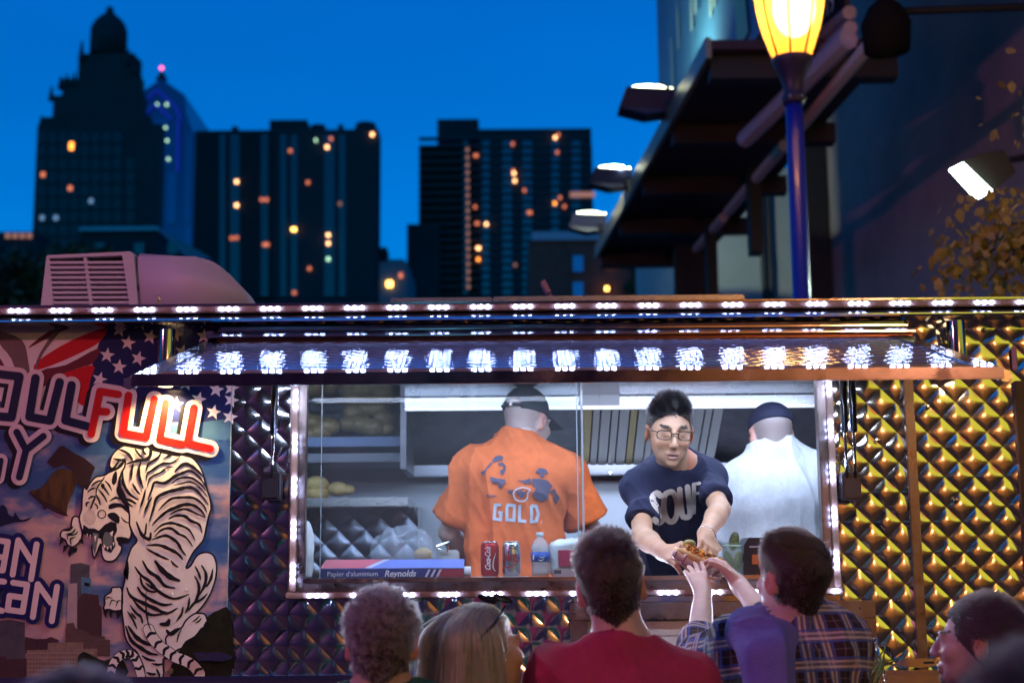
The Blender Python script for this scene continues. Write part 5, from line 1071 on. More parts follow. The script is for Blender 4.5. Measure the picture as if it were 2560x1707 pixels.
# pickle jar
x = P(1832, 1440, 5.06).x; t = empty('pickle_jar', (x, 5.06, ZC), label='open glass jar with a green pickle sticking out', cat='jar')
zj = lambda py: P(1832, py, 5.06).z
m_ = MB(); m_.lathe((x, 5.06, 0), [(.032, ZC+.001), (.036, ZC+.01), (.036, zj(1372)), (.031, zj(1366)), (.032, zj(1358)), (.033, zj(1356))], 24); m_.obj('glass', mat('jar_glass', (.5, .7, .6), .05, alpha=.3, spec=1), t, True)
M_pick = mat('pickle_green', (.10, .12, .03), .35, noise=.5, nscale=60, bump=.5, bscale=120)
for px, py, sc, ry in ((1835, 1352, (.6, .6, 1.15), 12), (1822, 1400, (.55, .55, 1.2), -20), (1845, 1400, (.55, .55, 1.2), 15)):
    MB().ball(P(px, py, 5.06), .03, 3, sc, Matrix.Rotation(R(ry), 3, 'Y')).obj('pickle', M_pick, t, True)
m_ = MB(); m_.lathe((x, 5.06, 0), [(.033, zj(1366)), (.0345, zj(1364)), (.033, zj(1362))], 24); m_.obj('brine_rim', mat('rim_glass', (.5, .7, .6), .1), t)
# till
t = empty('card_till', P(1930, 1445, 5.1), label='black angular card till beside the pickle jar', cat='till')
yt = 5.04; M_till = mat('till_black', (.015, .016, .03), .3)
MB().prism([P(1860, 1446, yt), P(1860, 1362, yt), P(1871, 1343, yt), P(2000, 1343, yt), P(2004, 1446, yt)], (0, .16, 0)).obj('casing', M_till, t)
MB().prism([P(1874, 1368, yt-.004), P(1998, 1368, yt-.004), P(1998, 1364, yt-.004), P(1874, 1364, yt-.004)], (0, .006, 0)).obj('edge_strip', mat('till_edge', (.4, .45, .65), .3, metal=.5), t)
MB().prism([P(1902, 1358, yt-.003), P(1930, 1358, yt-.003), P(1930, 1349, yt-.003), P(1902, 1349, yt-.003)], (0, .005, 0)).obj('display', mat('display', (.02, .03, .2), .3, em=(.02, .04, .3), es=.5), t)
MB().prism([P(1880, 1410, yt-.003), P(1925, 1410, yt-.003), P(1925, 1385, yt-.003), P(1880, 1385, yt-.003)], (0, .005, 0)).obj('sticker', mat('sticker_orange', (.5, .12, .04), .4), t)
MB().prism([P(2006, 1446, 5.15), P(2006, 1352, 5.15), P(2046, 1352, 5.15), P(2046, 1446, 5.15)], (0, .1, 0)).obj('printer', M_till, t)
# potted grass at the lower right
t = empty('herb_plant', P(2160, 1750, 4.7), label='thin green herb plant in front of the service door', cat='plant')
r_ = random.Random(2); M_st = mat('stem_green', (.10, .14, .03), .5)
for k in range(14):
    b0 = P(2155+r_.uniform(-10, 12), 1760, 4.7); e = P(2160+r_.uniform(-40, 60), 1600+r_.uniform(0, 80), 4.7+r_.uniform(-.04, .04)); mid = b0.lerp(e, .55)+Vector((r_.uniform(-.02, .02), 0, .01))
    pts = [Vector(p) for p in smooth_line([tuple(b0), tuple(mid), tuple(e)], 4)]; MB().tube(pts, [.0028]*(len(pts)-1)+[.0008], 5).obj('stem', M_st, t)
m_ = MB(); pp = P(2158, 1790, 4.7); m_.lathe((pp.x, 4.7, 1.0), [(.07, 0), (.09, .22), (.095, pp.z-1.0+.02)], 18); m_.obj('pot', mat('terracotta', (.25, .1, .06), .8), t, True)
MB().box((pp.x-.18, 4.6, 0), (pp.x+.18, 4.86, 1.0)).obj('stand', M_darkst, t)
# hot dog in its paper tray
HY = 4.52
t = empty('hot_dog', P(1755, 1410, HY), label='chili-topped hot dog in a red-checked paper tray passed between hands', cat='hot dog')
a, b = P(1702, 1369, HY+.01), P(1806, 1416, HY-.01); ax = (b-a).normalized(); sd = Vector((0, -1, .25)).normalized(); upv = ax.cross(sd).normalized()
if upv.z < 0: upv = -upv
tilt = (upv+Vector((0, -.75, 0))).normalized(); side = ax.cross(tilt).normalized()
if side.z < 0: side = -side
Sd = Sdf(a-Vector((.06,)*3), b+Vector((.06,)*3), .0025)
Sd.cap(a+side*.020-tilt*.004, b+side*.020-tilt*.004, .017, k=.006); Sd.cap(a-side*.016-tilt*.006, b-side*.016-tilt*.006, .017, k=.012); Sd.cap(a-tilt*.014, b-tilt*.014, .016, k=.012)
V, F = Sd.nets(); V = relax(V, F, 2); M_bread = mat('bun_bread', (.88, .64, .32), .6, noise=.18, nscale=30); link('bun', fastmesh('bun', V, F), M_bread, t, True)
MB().tube([a-ax*.006, (a+b)/2+tilt*.003, b+ax*.002], .011, 12).obj('sausage', mat('sausage', (.3, .09, .04), .35), t, True)
MB().ball(P(1723, 1359, HY+.01), .019, 3, (1.1, .8, .75)).obj('pickle_slice', mat('pickle_pale', (.34, .32, .10), .4, noise=.3, nscale=40), t, True)
chm = [mat('chili_orange', (.85, .34, .05), .45), mat('chili_brown', (.34, .12, .05), .4), mat('chili_yellow', (.75, .45, .05), .45)]
chme = []
for i, m1 in enumerate(chm): me = MB().ball((0, 0, 0), 1, 1).mesh('topping'); me.materials.append(m1); me.polygons.foreach_set('use_smooth', [True]*len(me.polygons)); chme.append(me)
Mi = inv(t); r_ = random.Random(5)
for k in range(150):
    u_ = r_.uniform(.08, .97); w_ = r_.uniform(-1, 1); p = a.lerp(b, u_)+side*w_*.019+tilt*(.010+.009*(1-w_*w_)+r_.uniform(-.002, .003))
    o = bpy.data.objects.new('topping', r_.choice(chme if u_ < .55 else [chme[1], chme[1], chme[2]])); COL.objects.link(o); o.parent = t; o.location = Mi @ p; s_ = r_.uniform(.003, .0068); o.scale = (s_*r_.uniform(.7, 1.5), s_, s_*r_.uniform(.6, 1.2)); o.rotation_euler = (r_.random()*6, r_.random()*6, r_.random()*6)
# tray: pleated paper shell
Mtr = mat('tray_paper', (.9, .86, .88), .5); rows = [(-.013, -.030), (-.024, -.012), (-.02, .012), (.0, .026)]
def trayp(u_, j, inn=0):
    p = a.lerp(b, -.12+1.2*u_); q0 = [(-.030, .0), (-.036, -.022), (-.020, -.040), (.008, -.038), (.020, -.020)][j]; fl = 1+.18*(abs(u_-.5)*2)**2
    return p+side*(q0[0]*fl)+tilt*(q0[1]*(1-.35*(abs(u_-.5)*2)**3)+.004*math.sin(u_*30+j)+inn)
V = [trayp(i/16, j) for i in range(17) for j in range(5)]; F = [(i*5+j, i*5+j+1, (i+1)*5+j+1, (i+1)*5+j) for i in range(16) for j in range(4)]
me = bpy.data.meshes.new('paper_tray'); me.from_pydata([tuple(v) for v in V], [], F); o = link('paper_tray', me, Mtr, t, True); so = o.modifiers.new('s', 'SOLIDIFY'); so.thickness = .001
Mrc = mat('tray_red_check', (.6, .12, .18), .5)
for i in range(1, 16, 3):
    V = []; F = []
    for j in range(3):
        p0, p1 = trayp(i/16, j), trayp(i/16+.022, j); n0 = -tilt*.0016-side*.0016; V += [p0+n0, p1+n0]
    F = [(0, 1, 3, 2), (2, 3, 5, 4)]; me = bpy.data.meshes.new('check_line'); me.from_pydata([tuple(v) for v in V], [], F); link('check_line', me, Mrc, t)
V = []
for i in range(17): p0 = trayp(i/16, 1); p1 = trayp(i/16, 2).lerp(p0, .8); n0 = -tilt*.002-side*.0022; V += [p0+n0, p1+n0]
me = bpy.data.meshes.new('check_line'); me.from_pydata([tuple(v) for v in V], [], [(2*i, 2*i+1, 2*i+3, 2*i+2) for i in range(16)]); link('check_line', me, Mrc, t)
# ================================================================ people
def frame(loc, fwd, up=(0, 0, 1)):
    f = Vector(fwd).normalized(); r_ = f.cross(Vector(up)).normalized(); u = r_.cross(f).normalized()
    M = Matrix((r_, f, u)).transposed().to_4x4(); M.translation = Vector(loc); return M
def head_sdf(s, M, sc=1.0, jaw=1.0, neck=None, nr=.057, face=True):
    p = lambda x, y, z: M @ Vector((x*sc, y*sc, z*sc)); q = lambda r_: tuple(v*sc for v in r_)
    s.ell(p(0, -.018, .028), q((.076, .094, .088)), M, .01); s.ell(p(0, .032, -.028), q((.062*jaw, .060, .076)), M, .03)
    s.ell(p(0, .045, -.072), q((.046*jaw, .042, .036)), M, .025)
    if face:
        s.ell(p(0, .082, -.098), q((.017, .014, .014)), M, .02)
        for e in (-1, 1):
            s.ell(p(e*.032, .103, .010), q((.017, .013, .012)), M, .012, '-'); s.ell(p(e*.031, .078, .010), q((.0145, .0125, .0115)), M, .004)
            s.cap(p(e*.016, .093, .026), p(e*.044, .084, .026), .006*sc, k=.012); s.ell(p(e*.040, .070, -.025), q((.02, .018, .02)), M, .02)
            s.ell(p(e*.0095, .104, -.034), q((.008, .009, .007)), M, .006)
        s.cap(p(0, .090, .016), p(0, .112, -.028), .0065*sc, .0095*sc, .012)
        s.ell(p(0, .093, -.063), q((.024, .010, .008)), M, .006); s.ell(p(0, .092, -.076), q((.020, .010, .007)), M, .006)
        s.ell(p(0, .104, -.0695), q((.018, .010, .0024)), M, .003, '-')
    for e in (-1, 1):
        Me = M @ Matrix.Rotation(e*R(-22), 4, 'Z') @ Matrix.Rotation(R(-8), 4, 'X')
        s.ell(p(e*.079, -.012, -.012), q((.0075, .019, .032)), Me, .008); s.ell(p(e*.086, -.006, -.008), q((.006, .010, .018)), Me, .004, '-')
    if neck is not None: s.cap(p(0, -.028, -.05), neck, nr*.97, nr*1.08, .03)
def hand_sdf(s, Wp, d, n, sg, curl=(25, 25, 25, 25), thumb=(.055, .05, -.005), sc=1.0, spread=.0):
    W_ = Vector(Wp); d = Vector(d).normalized(); n = Vector(n); n = (n-d*n.dot(d)).normalized(); t = d.cross(n).normalized()*sg
    s.cap(W_-d*.01, W_+d*.03*sc, .024*sc, .026*sc, .015)
    for i in range(4):
        o = (.030-.0195*i)*sc; K = W_+d*((.088, .092, .088, .080)[i]*sc)+t*o; s.cap(W_+d*.02*sc+t*o*.6, K, .0135*sc, .0115*sc, .012)
        a = R(curl[i]*.8); p = K; dd = d+t*spread*(1.5-i)
        for Ls, r0, r1 in ((.036, .0098, .009), (.024, .009, .0082), (.02, .0082, .007)):
            v = (dd*math.cos(a)-n*math.sin(a)).normalized(); Ls *= (1, 1.08, 1, .8)[i]*sc; e = p+v*Ls; s.cap(p, e, r0*sc, r1*sc, .0025); p = e; a += R(curl[i])
    T0 = W_+d*.022*sc+t*.020*sc; T1 = W_+d*.045*sc+t*.048*sc+n*thumb[2]; T2 = W_+(d*thumb[0]+t*thumb[1]+n*thumb[2]*2)*1.25*sc; T3 = T2+(T2-T1).normalized()*.022+(-n*.006)
    s.cap(T0, T1, .0155*sc, .0125*sc, .012); s.cap(T1, T2, .0115*sc, .0105*sc, .004); s.cap(T2, T3, .0102*sc, .0085*sc, .003)
def torso_sdf(s, B, inf=0., hips=True, b=1.0):
    N, r_, f, u = B['N'], B['r'], B['f'], B['u']; M = Matrix((r_, f, u)).transposed().to_4x4()
    sw = B['sw']; SL, SR = B['SL'], B['SR']
    s.ell(N-u*.20, (.158*b+inf, .112*b+inf, .20), M, .05); s.cap(SL, SR, (.056 if b >= 1 else .046)+inf, k=.05)
    for q in (SL, SR): s.cap(N+u*.015-f*.0, q, .048+inf, .054+inf, .05); s.ell(q-u*.055+(N-q)*.35, ((.075, .085, .09) if b >= 1 else (.052, .058, .07)), M, .04) if inf == 0 else s.ell(q-u*.055+(N-q)*.35, ((.075*b+inf, .085+inf, .09) if b >= 1 else (.048, .052, .066)), M, .04)
    s.ell(N-u*.40, (.145*b+inf*1.3, .105*b+inf*1.3, .17), M, .06)
    if hips: s.ell(N-u*.56, (.165*b+inf*1.2, .118*b+inf*1.2, .13), M, .06)
def bodyframe(N, yaw=0, lean=0, side=0, sw=.175, Sz=-.055, SL=None, SR=None):
    f = Vector((math.sin(yaw), math.cos(yaw), 0)); r_ = Vector((f.y, -f.x, 0)); u = (Vector((0, 0, 1))*math.cos(lean)+f*math.sin(lean)).normalized()
    f2 = r_.cross(u).normalized()*-1; f2 = f2 if f2.dot(f) > 0 else -f2; N = Vector(N)
    B = dict(N=N, r=r_, f=f2, u=u, sw=sw); B['SL'] = Vector(SL) if SL is not None else N-r_*sw+u*Sz; B['SR'] = Vector(SR) if SR is not None else N+r_*sw+u*Sz; return B
def bounds(pts, pad): a = np.array([tuple(p) for p in pts]); return a.min(0)-pad, a.max(0)+pad
def local(V, M): Mi = np.array(M.inverted()); return V@Mi[:3, :3].T+Mi[:3, 3]
def grow_hair(name, V, N, M, maskf, flow, length, n, rad, m, parent, seg=6, curl=0., seed=1, clump=0, lift=.5, vol=None, fall=0):
    r_ = np.random.default_rng(seed); Lc = local(V, M); w = np.clip(maskf(Lc), 0, 1); w = w/w.sum()
    idx = r_.choice(len(V), n, p=w); p = V[idx]+r_.normal(size=(n, 3))*.0015; nn = N[idx]; lc = local(p, M)
    Rm = np.array(M)[:3, :3]; fl = flow(lc)@Rm.T; ln = length(lc)*r_.uniform(.75, 1.2, n)
    ph = vnoise(lc*38+seed)[:, None]; jit = r_.normal(size=(n, 3))
    cl = np.stack([vnoise(lc*60+a) for a in (3, 17, 31)], 1) if clump else 0
    P_ = np.zeros((n, seg, 3), np.float32); P_[:, 0] = p-nn*.002; d = nn*lift+fl*.5; d /= np.linalg.norm(d, axis=1, keepdims=True)
    for k in range(1, seg):
        t = k/(seg-1); g = d*(1-t*.6)+fl*(.25+t)+jit*.10+cl*clump*t
        if curl: 
            sN = np.stack([vnoise(P_[:, k-1]*90+a) for a in (1, 11, 21)], 1); g = g+sN*curl+jit*curl*.2
        if fall:
            lp_ = local(P_[:, k-1], M); e0 = (lp_-np.array((0, -.018, .028)))/(np.array(vol)**2); e0 /= np.linalg.norm(e0, axis=1, keepdims=True); gl_ = np.array((0, 0, -1.))@Rm
            tg = gl_-e0*np.clip(e0@gl_, -1, 0)[:, None] if False else gl_-e0*np.minimum(e0@gl_, 0)[:, None]
            topw = np.clip((lp_[:, 2:3]-.075)/.04, 0, 1); frw = np.clip((lp_[:, 1:2]-.0)/.04, 0, 1)*np.clip((lp_[:, 2:3]+.05)/.05, 0, 1)
            tg = tg*(1-topw*.5)+np.array((0, -1., 0))*frw*1.3+fl@Rm*topw*.9; g = tg@Rm.T+jit*.05+cl*clump*t
        g /= np.linalg.norm(g, axis=1, keepdims=True); q = P_[:, k-1]+g*(ln/(seg-1))[:, None]
        lq = local(q, M); c0 = np.array((0, -.018, .028)); e = (lq-c0)/np.array((.080, .098, .092)) if vol is None else (lq-c0)/np.array(vol)
        rr_ = np.linalg.norm(e, axis=1, keepdims=True); ins = (rr_ < 1) & (lq[:, 2:3] > -.06); lq2 = np.where(ins, c0+(lq-c0)/np.maximum(rr_, .3), lq)
        q = lq2@Rm.T+np.array(M)[:3, 3]; d = q-P_[:, k-1]; d /= np.maximum(np.linalg.norm(d, axis=1, keepdims=True), 1e-6); P_[:, k] = q
    cv = bpy.data.hair_curves.new(name); cv.add_curves([seg]*n); Mi = np.array(inv(parent)); Q_ = P_.reshape(-1, 3)@Mi[:3, :3].T+Mi[:3, 3]
    cv.position_data.foreach_set('vector', Q_.astype(np.float32).ravel())
    a = cv.attributes.get('radius') or cv.attributes.new('radius', 'FLOAT', 'POINT'); a.data.foreach_set('value', np.tile(np.linspace(1, .35, seg)*rad, n).astype(np.float32))
    cv.materials.append(m); o = bpy.data.objects.new(name, cv); COL.objects.link(o); o.parent = parent; return o
def hairmat(n, c, rough=.38, spec=.6):
    m = bpy.data.materials.new(n); m.use_nodes = True; t_ = m.node_tree; t_.nodes.clear(); o_ = t_.nodes.new('ShaderNodeOutputMaterial'); h_ = t_.nodes.new('ShaderNodeBsdfHairPrincipled'); h_.parametrization = 'COLOR'
    hi = t_.nodes.new('ShaderNodeHairInfo'); mr_ = t_.nodes.new('ShaderNodeMapRange'); mr_.inputs[3].default_value = .5; mr_.inputs[4].default_value = 1.7
    x = t_.nodes.new('ShaderNodeMix'); x.data_type = 'RGBA'; x.blend_type = 'MULTIPLY'; x.inputs[0].default_value = 1; x.inputs[6].default_value = (*c, 1)
    t_.links.new(hi.outputs['Random'], mr_.inputs[0]); t_.links.new(mr_.outputs[0], x.inputs[7]); t_.links.new(x.outputs[2], h_.inputs['Color'])
    h_.inputs['Roughness'].default_value = rough; h_.inputs['Radial Roughness'].default_value = .45; t_.links.new(h_.outputs[0], o_.inputs[0]); return m
def scalp(front=.075, low=-.06, temple=.02):  # hair-bearing part of the head, in head coordinates
    def f(Q):
        x, y, z = Q[:, 0], Q[:, 1], Q[:, 2]
        line = np.where(y > 0, .065+(y-.06)*.0, 0); ok = (z > low+np.clip(y+.02, 0, .2)*1.15) & (np.abs(z) < .2) & (y < front-.0) & (y < .052+np.clip(z-.055, 0, 1)*1.3)
        ear = (np.abs(x) > .066) & (y > -.032) & (y < .012) & (z > -.05) & (z < .022); low2 = z < low-.012+(.022 if False else 0)
        nape = (y < -.02) & (z < low) & (z > low-.035*(1-np.abs(x)/.05)) & (np.abs(x) < .05)
        return ((ok & ~ear & (np.abs(x) < .082)) | nape).astype(float)
    return f
M_skin = mat('skin', (.6, .4, .3), .45, vcol=True, sub=.12, spec=.4, bump=.06, bscale=300)
M_skin.node_tree.nodes['Principled BSDF'].inputs['Roughness'].default_value = .42
def skincols(V, M, base, hair=None, mask=None, lips=(.46, .25, .20), stub=0, brow=None):
    Q = local(V, M); C = np.tile(np.array(base, float), (len(V), 1)); x, y, z = Q.T; inh = (np.abs(z) < .16) & (np.abs(x) < .11) & (np.abs(y) < .14)
    C *= (1+.06*vnoise(V*60))[:, None]; ear = inh & (np.abs(x) > .076); C[ear] = C[ear]*np.array((1.05, .72, .66))
    lp = inh & (y > .08) & (((x/.026)**2+((z+.070)/.013)**2) < 1); C[lp] = lips
    ck = np.exp(-(((np.abs(x)-.04)/.02)**2+((z+.03)/.02)**2))*(y > .04)*inh*.25; C = C*(1-ck[:, None])+C*np.array((1.08, .7, .65))*ck[:, None]
    if brow is not None:
        for e in (-1, 1): b_ = inh & (y > .06) & (((x*e-.031)/.0195)**2+((z-.0285-.1*(x*e-.03))/.0048)**2 < 1); C[b_] = brow
    if stub: st = inh & (y > .02) & (z < -.045) & ~lp; C[st] = C[st]*(1-stub)
    mo = inh & (y > .085) & (np.abs(x) < .017) & (np.abs(z+.0695) < .0028); C[mo] = (.08, .02, .02)
    if hair is not None: C[(mask(Q) > .5) & inh] = hair
    return C
def limbs_sdf(s, B, arms, inf=0, up=(.047, .040), lo=(.040, .026)):
    for key in ('L', 'R'):
        if key in arms: E_, W_ = arms[key][0], arms[key][1]; s.cap(B['S'+key], E_, up[0]+inf, up[1]+inf, .03); s.cap(E_, Vector(E_).lerp(Vector(W_), .35), up[1]+inf, lo[0]+inf+.001, .012); s.cap(Vector(E_).lerp(Vector(W_), .3), W_, lo[0]+inf, lo[1]+inf, .015)
def legs(parent, B, floor, m, b=1.0):
    N = B['N']; pel = N-B['u']*.60; r_ = B['r']; f = Vector((B['f'].x, B['f'].y, 0)).normalized(); lo, hi = bounds([pel, pel+r_*.25, pel-r_*.25, Vector((pel.x, pel.y, floor))], .22); s = Sdf(lo, hi, .013)
    M = Matrix((r_, B['f'], B['u'])).transposed().to_4x4(); s.ell(pel, (.172*b, .13*b, .13), M, .03); zk = floor+(pel.z-floor)*.52
    for e in (-1, 1):
        h_ = pel+r_*.09*e-Vector((0, 0, .05)); k_ = Vector((h_.x+r_.x*.01*e+f.x*.03, h_.y+f.y*.03, zk)); a_ = Vector((h_.x+r_.x*.02*e, h_.y, floor+.08)); s.cap(h_, k_, .095*b, .068, .04); s.cap(k_, a_, .066, .055, .02)
    V, F = s.nets(); V = relax(V, F, 1); link('trousers', fastmesh('trousers', V, F), m, parent, True)
    for e in (-1, 1):
        a_ = pel+r_*.11*e; a_ = Vector((a_.x, a_.y, floor)); s = Sdf(*bounds([a_, a_+f*.2], .09), .008); s.ell(a_+f*.06+Vector((0, 0, .045)), (.045, .14, .05), frame(a_, f), .01); s.cut(a_+Vector((0, 0, .002)), (0, 0, -1)); V, F = s.nets(); link('shoe', fastmesh('shoe', V, F), M_dark, parent, True)
M_jean = mat('denim', (.03, .04, .08), .85, bump=.3, bscale=200)
def finish(name, s, smooth, m, parent, colf=None, foldp=None):
    V, F = s.nets(); V = relax(V, F, smooth)
    if foldp: 
        for a in foldp: V = folds(V, vnormals(V, F), **a)
    N = vnormals(V, F); me = fastmesh(name, V, F, colf(V) if colf else None); o = link(name, me, m, parent, True); return o, V, F, N
def cloth(B, arms, name, m, parent, h=.006, inf=.012, b=1.0, sleeve=.6, hem=.58, sr=(.064, .066), neckcut=.052, colf=None, foldp=None, extra=None, lowf=True):
    pts = [B['N'], B['SL'], B['SR'], B['N']-B['u']*(hem+.02)]+[a[0] for a in arms.values()]+[a[1] for a in arms.values() if sleeve > 1]
    s = Sdf(*bounds(pts, .17), h); torso_sdf(s, B, inf, True, b); s.cut(B['N']-B['u']*hem, -B['u'])
    for key, a in arms.items():
        S_, E_, W_ = B['S'+key], Vector(a[0]), Vector(a[1]); t = Sdf.__new__(Sdf); t.__dict__.update(s.__dict__); t.F = np.full_like(s.F, .25)
        if sleeve <= 1:
            e = S_.lerp(E_, sleeve); t.cap(S_, e, sr[0], sr[1], .001); t.cut(e, (E_-S_))
        else:
            e = E_.lerp(W_, sleeve-1); t.cap(S_, E_, sr[0], sr[1]*.9, .001); t.cap(E_, e, sr[1]*.9, sr[1]*.82, .02); t.cut(e, W_-E_)
        k = .03; A, D = s.F, t.F; hh = np.maximum(k-np.abs(A-D), 0)/k; s.F = np.minimum(A, D)-hh*hh*k*.25
    if extra: extra(s)
    s.cap(B['N']+B['f']*.006-B['u']*.01, B['N']+B['f']*.03+B['u']*.12, neckcut, neckcut*1.5, .01, '-')
    return finish(name, s, 2, m, parent, colf, foldp)
FO = lambda amp, fr, dirs=((1, 0, 0), (0, 1, 0), (0, 0, .35)), seed=0: dict(amp=amp, freq=fr, dirs=dirs, seed=seed)
def person(label, group, B, M, sk, arms, hands=(), floor=0, h=.005, jaw=1, sc=1.0, b=1.0, face=True, neck=None, hair=None, mask=None, brow=None, stub=0, nr=.057, lowleg=True, tm=None, full=True):
    t = empty('person', (B['N'].x, B['N'].y, floor), label=label, cat='person', group=group)
    hd = M.translation; nb = B['N']-B['u']*.01+B['f']*.012 if neck is None else neck
    pts = [hd, hd+Vector((0, 0, .14)), B['N'], B['SL'], B['SR'], B['N']-B['u']*.6]+[q for a in arms.values() for q in a[:2]]+[Vector(x[0])+Vector(x[1]).normalized()*.13 for x in hands]
    s = Sdf(*bounds(pts, .13), h)
    torso_sdf(s, B, 0, True, b)
    lb = 1 if b >= 1 else .87; limbs_sdf(s, B, arms, up=(.047*lb, .040*lb), lo=(.040*lb, .026)); head_sdf(s, M, sc, jaw, nb, nr, face)
    for x in hands: hand_sdf(s, *x[:4], **x[4])
    o, V, F, N = finish('body', s, 1, M_skin, t, lambda V: skincols(V, M, sk, hair, mask, brow=brow, stub=stub))
    if full: legs(t, B, floor, tm or M_jean, b)
    return t, V, F, N
def bvh_of(V, F): return BVHTree.FromPolygons([tuple(v) for v in V], [tuple(int(i) for i in f) for f in F])
def decal_map(V, F, d=.002, dirv=None):       # photo pixel -> point on the cloth along the view ray
    T = bvh_of(V, F); o = Vector((0, 0, 1.70))
    def f(px, py, off):
        v = ray(px, py).normalized(); h_ = T.ray_cast(o, v)
        return h_[0]-v*(d+off) if h_[0] is not None else o+v*5.4
    return f
def decal(strokes, f, name, m, parent, w, off=0, caps=True, step=5):
    pr = Print(f)
    for i, s_ in enumerate(strokes):
        ww = w[i] if isinstance(w, list) else w; pr.add(ribbon(s_, ww, step=step, caps=caps, nw=3), off+.00012*i)
    return pr.obj(name, m, parent)
def decal_poly(pts, f, name, m, parent, off=0):
    bm = bmesh.new(); V_, F_ = polyfill(pts); vs = [bm.verts.new((v[0], v[1], 0)) for v in V_]
    for a in F_: 
        try: bm.faces.new([vs[i] for i in a])
        except ValueError: pass
    for _ in range(3):
        es = [e for e in bm.edges if e.calc_length() > 9]
        if not es: break
        bmesh.ops.subdivide_edges(bm, edges=es, cuts=1); bmesh.ops.triangulate(bm, faces=bm.faces)
    for v in bm.verts: v.co = f(v.co.x, v.co.y, off)
    me = bpy.data.meshes.new(name); bm.to_mesh(me); bm.free(); return link(name, me, m, parent)
def fabric(n, c, **k): k.setdefault('rough', .85); k.setdefault('noise', .12); k.setdefault('nscale', 40); k.setdefault('bump', .25); k.setdefault('bscale', 220); return mat(n, c, **k)
def collar_ring(B, r_, m, parent, drop=.012, fw=.014, w=.0065, name='collar'):
    pts = [B['N']+B['u']*(drop-.02*math.cos(a)*-.0)+(B['r']*math.sin(a)-B['f']*math.cos(a))*r_+B['f']*(fw+.0)-B['u']*(.016*(1-math.cos(a))) for a in np.linspace(0, 2*math.pi, 33)]
    m_ = MB(); m_.tube(pts, w, 8, False); return m_.obj(name, m, parent, True)
G_in = 'cooks and server inside the truck'; G_out = 'customers in front of the truck'
# ---------------------------------------------------------------- server in the navy shirt
N = P(1697, 1168, 5.12); B = bodyframe(N, math.pi, R(33), SL=P(1796, 1184, 5.10), SR=P(1572, 1212, 5.08))
B['SL'], B['SR'] = P(1766, 1196, 5.10), P(1600, 1222, 5.08)
M = frame(P(1674, 1078, 4.97), (.06, -.96, -.26), (.05, 0, 1))
ER, WR = P(1606, 1340, 4.89), P(1659, 1380, 4.65); EL, WL = P(1800, 1272, 4.90), P(1764, 1336, 4.70)
hr = lambda Q: scalp(.09, -.03)(Q)
sv, V, F, Nn = person('server in glasses and a navy shirt leaning out to hand over the hot dog', G_in, B, M, (.57, .355, .245), {'L': (EL, WL), 'R': (ER, WR)},
    [(WR, P(1706, 1392, 4.545)-WR, (-.35, -.55, .8), -1, dict(curl=(28, 30, 32, 34), thumb=(.075, .018, .004))), (WL, P(1773, 1385, 4.585)-WL, (.5, -.8, .35), -1, dict(curl=(22, 26, 30, 34), thumb=(.07, .02, .0)))],
    floor=.6, h=.0038, b=.9, jaw=1.0, hair=(.012, .011, .014), mask=hr, brow=(.03, .022, .02), stub=.14, nr=.056)
M_navy = fabric('navy_cotton', (.016, .022, .07))
o, CV, CF, CN = cloth(B, {'L': (EL, WL), 'R': (ER, WR)}, 'shirt', M_navy, sv, h=.006, inf=.012, b=.9, sleeve=.70, sr=(.044, .058), neckcut=.058, foldp=[FO(.012, 9, ((1, 0, 0), (0, 1, 0), (.5, 0, .3))), FO(.003, 26, ((1, .3, .4), (0, 1, 0), (0, 0, .5)), 5)])
df = decal_map(CV, CF, .003)
zs = lambda pts: [(1480+((x-402)*.92+432)/2.852, 930+y/2.852) for x, y in pts]
M_let = mat('shirt_print_cream', (.72, .68, .66), .7)
decal([smooth_line(zs(p), 3) for p in ([(462, 880), (435, 862), (402, 890), (420, 945), (470, 1000), (482, 1045), (450, 1072), (418, 1050)], [(530, 855), (495, 880), (490, 980), (520, 1055), (565, 1060), (592, 1000), (585, 900), (555, 855), (525, 856)], [(612, 835), (622, 960), (640, 1030), (690, 1020), (685, 930), (672, 818)])], df, 'lettering', M_let, sv, [15, 14, 14])
decal([zs([(722, 800), (722, 1000)]), zs([(722, 800), (765, 790)]), zs([(725, 870), (752, 862)])], df, 'lettering', M_let, sv, [10, 8, 7], .0006)
M_blackhair = hairmat('black_hair', (.03, .028, .034), .28)
def fl_srv(Q): 
    top = np.clip((Q[:, 2]-.05)/.05, 0, 1)[:, None]; side = np.sign(Q[:, :1]); return np.concatenate([.12*side, .25*np.ones_like(side), -.75*(1-top)+1.15*top], 1)
grow_hair('hair', V, Nn, M, hr, fl_srv, lambda Q: .006+.028*np.clip((Q[:, 2]-.045)/.055, 0, 1), 11000, .0007, M_blackhair, sv, clump=.7, seed=2)
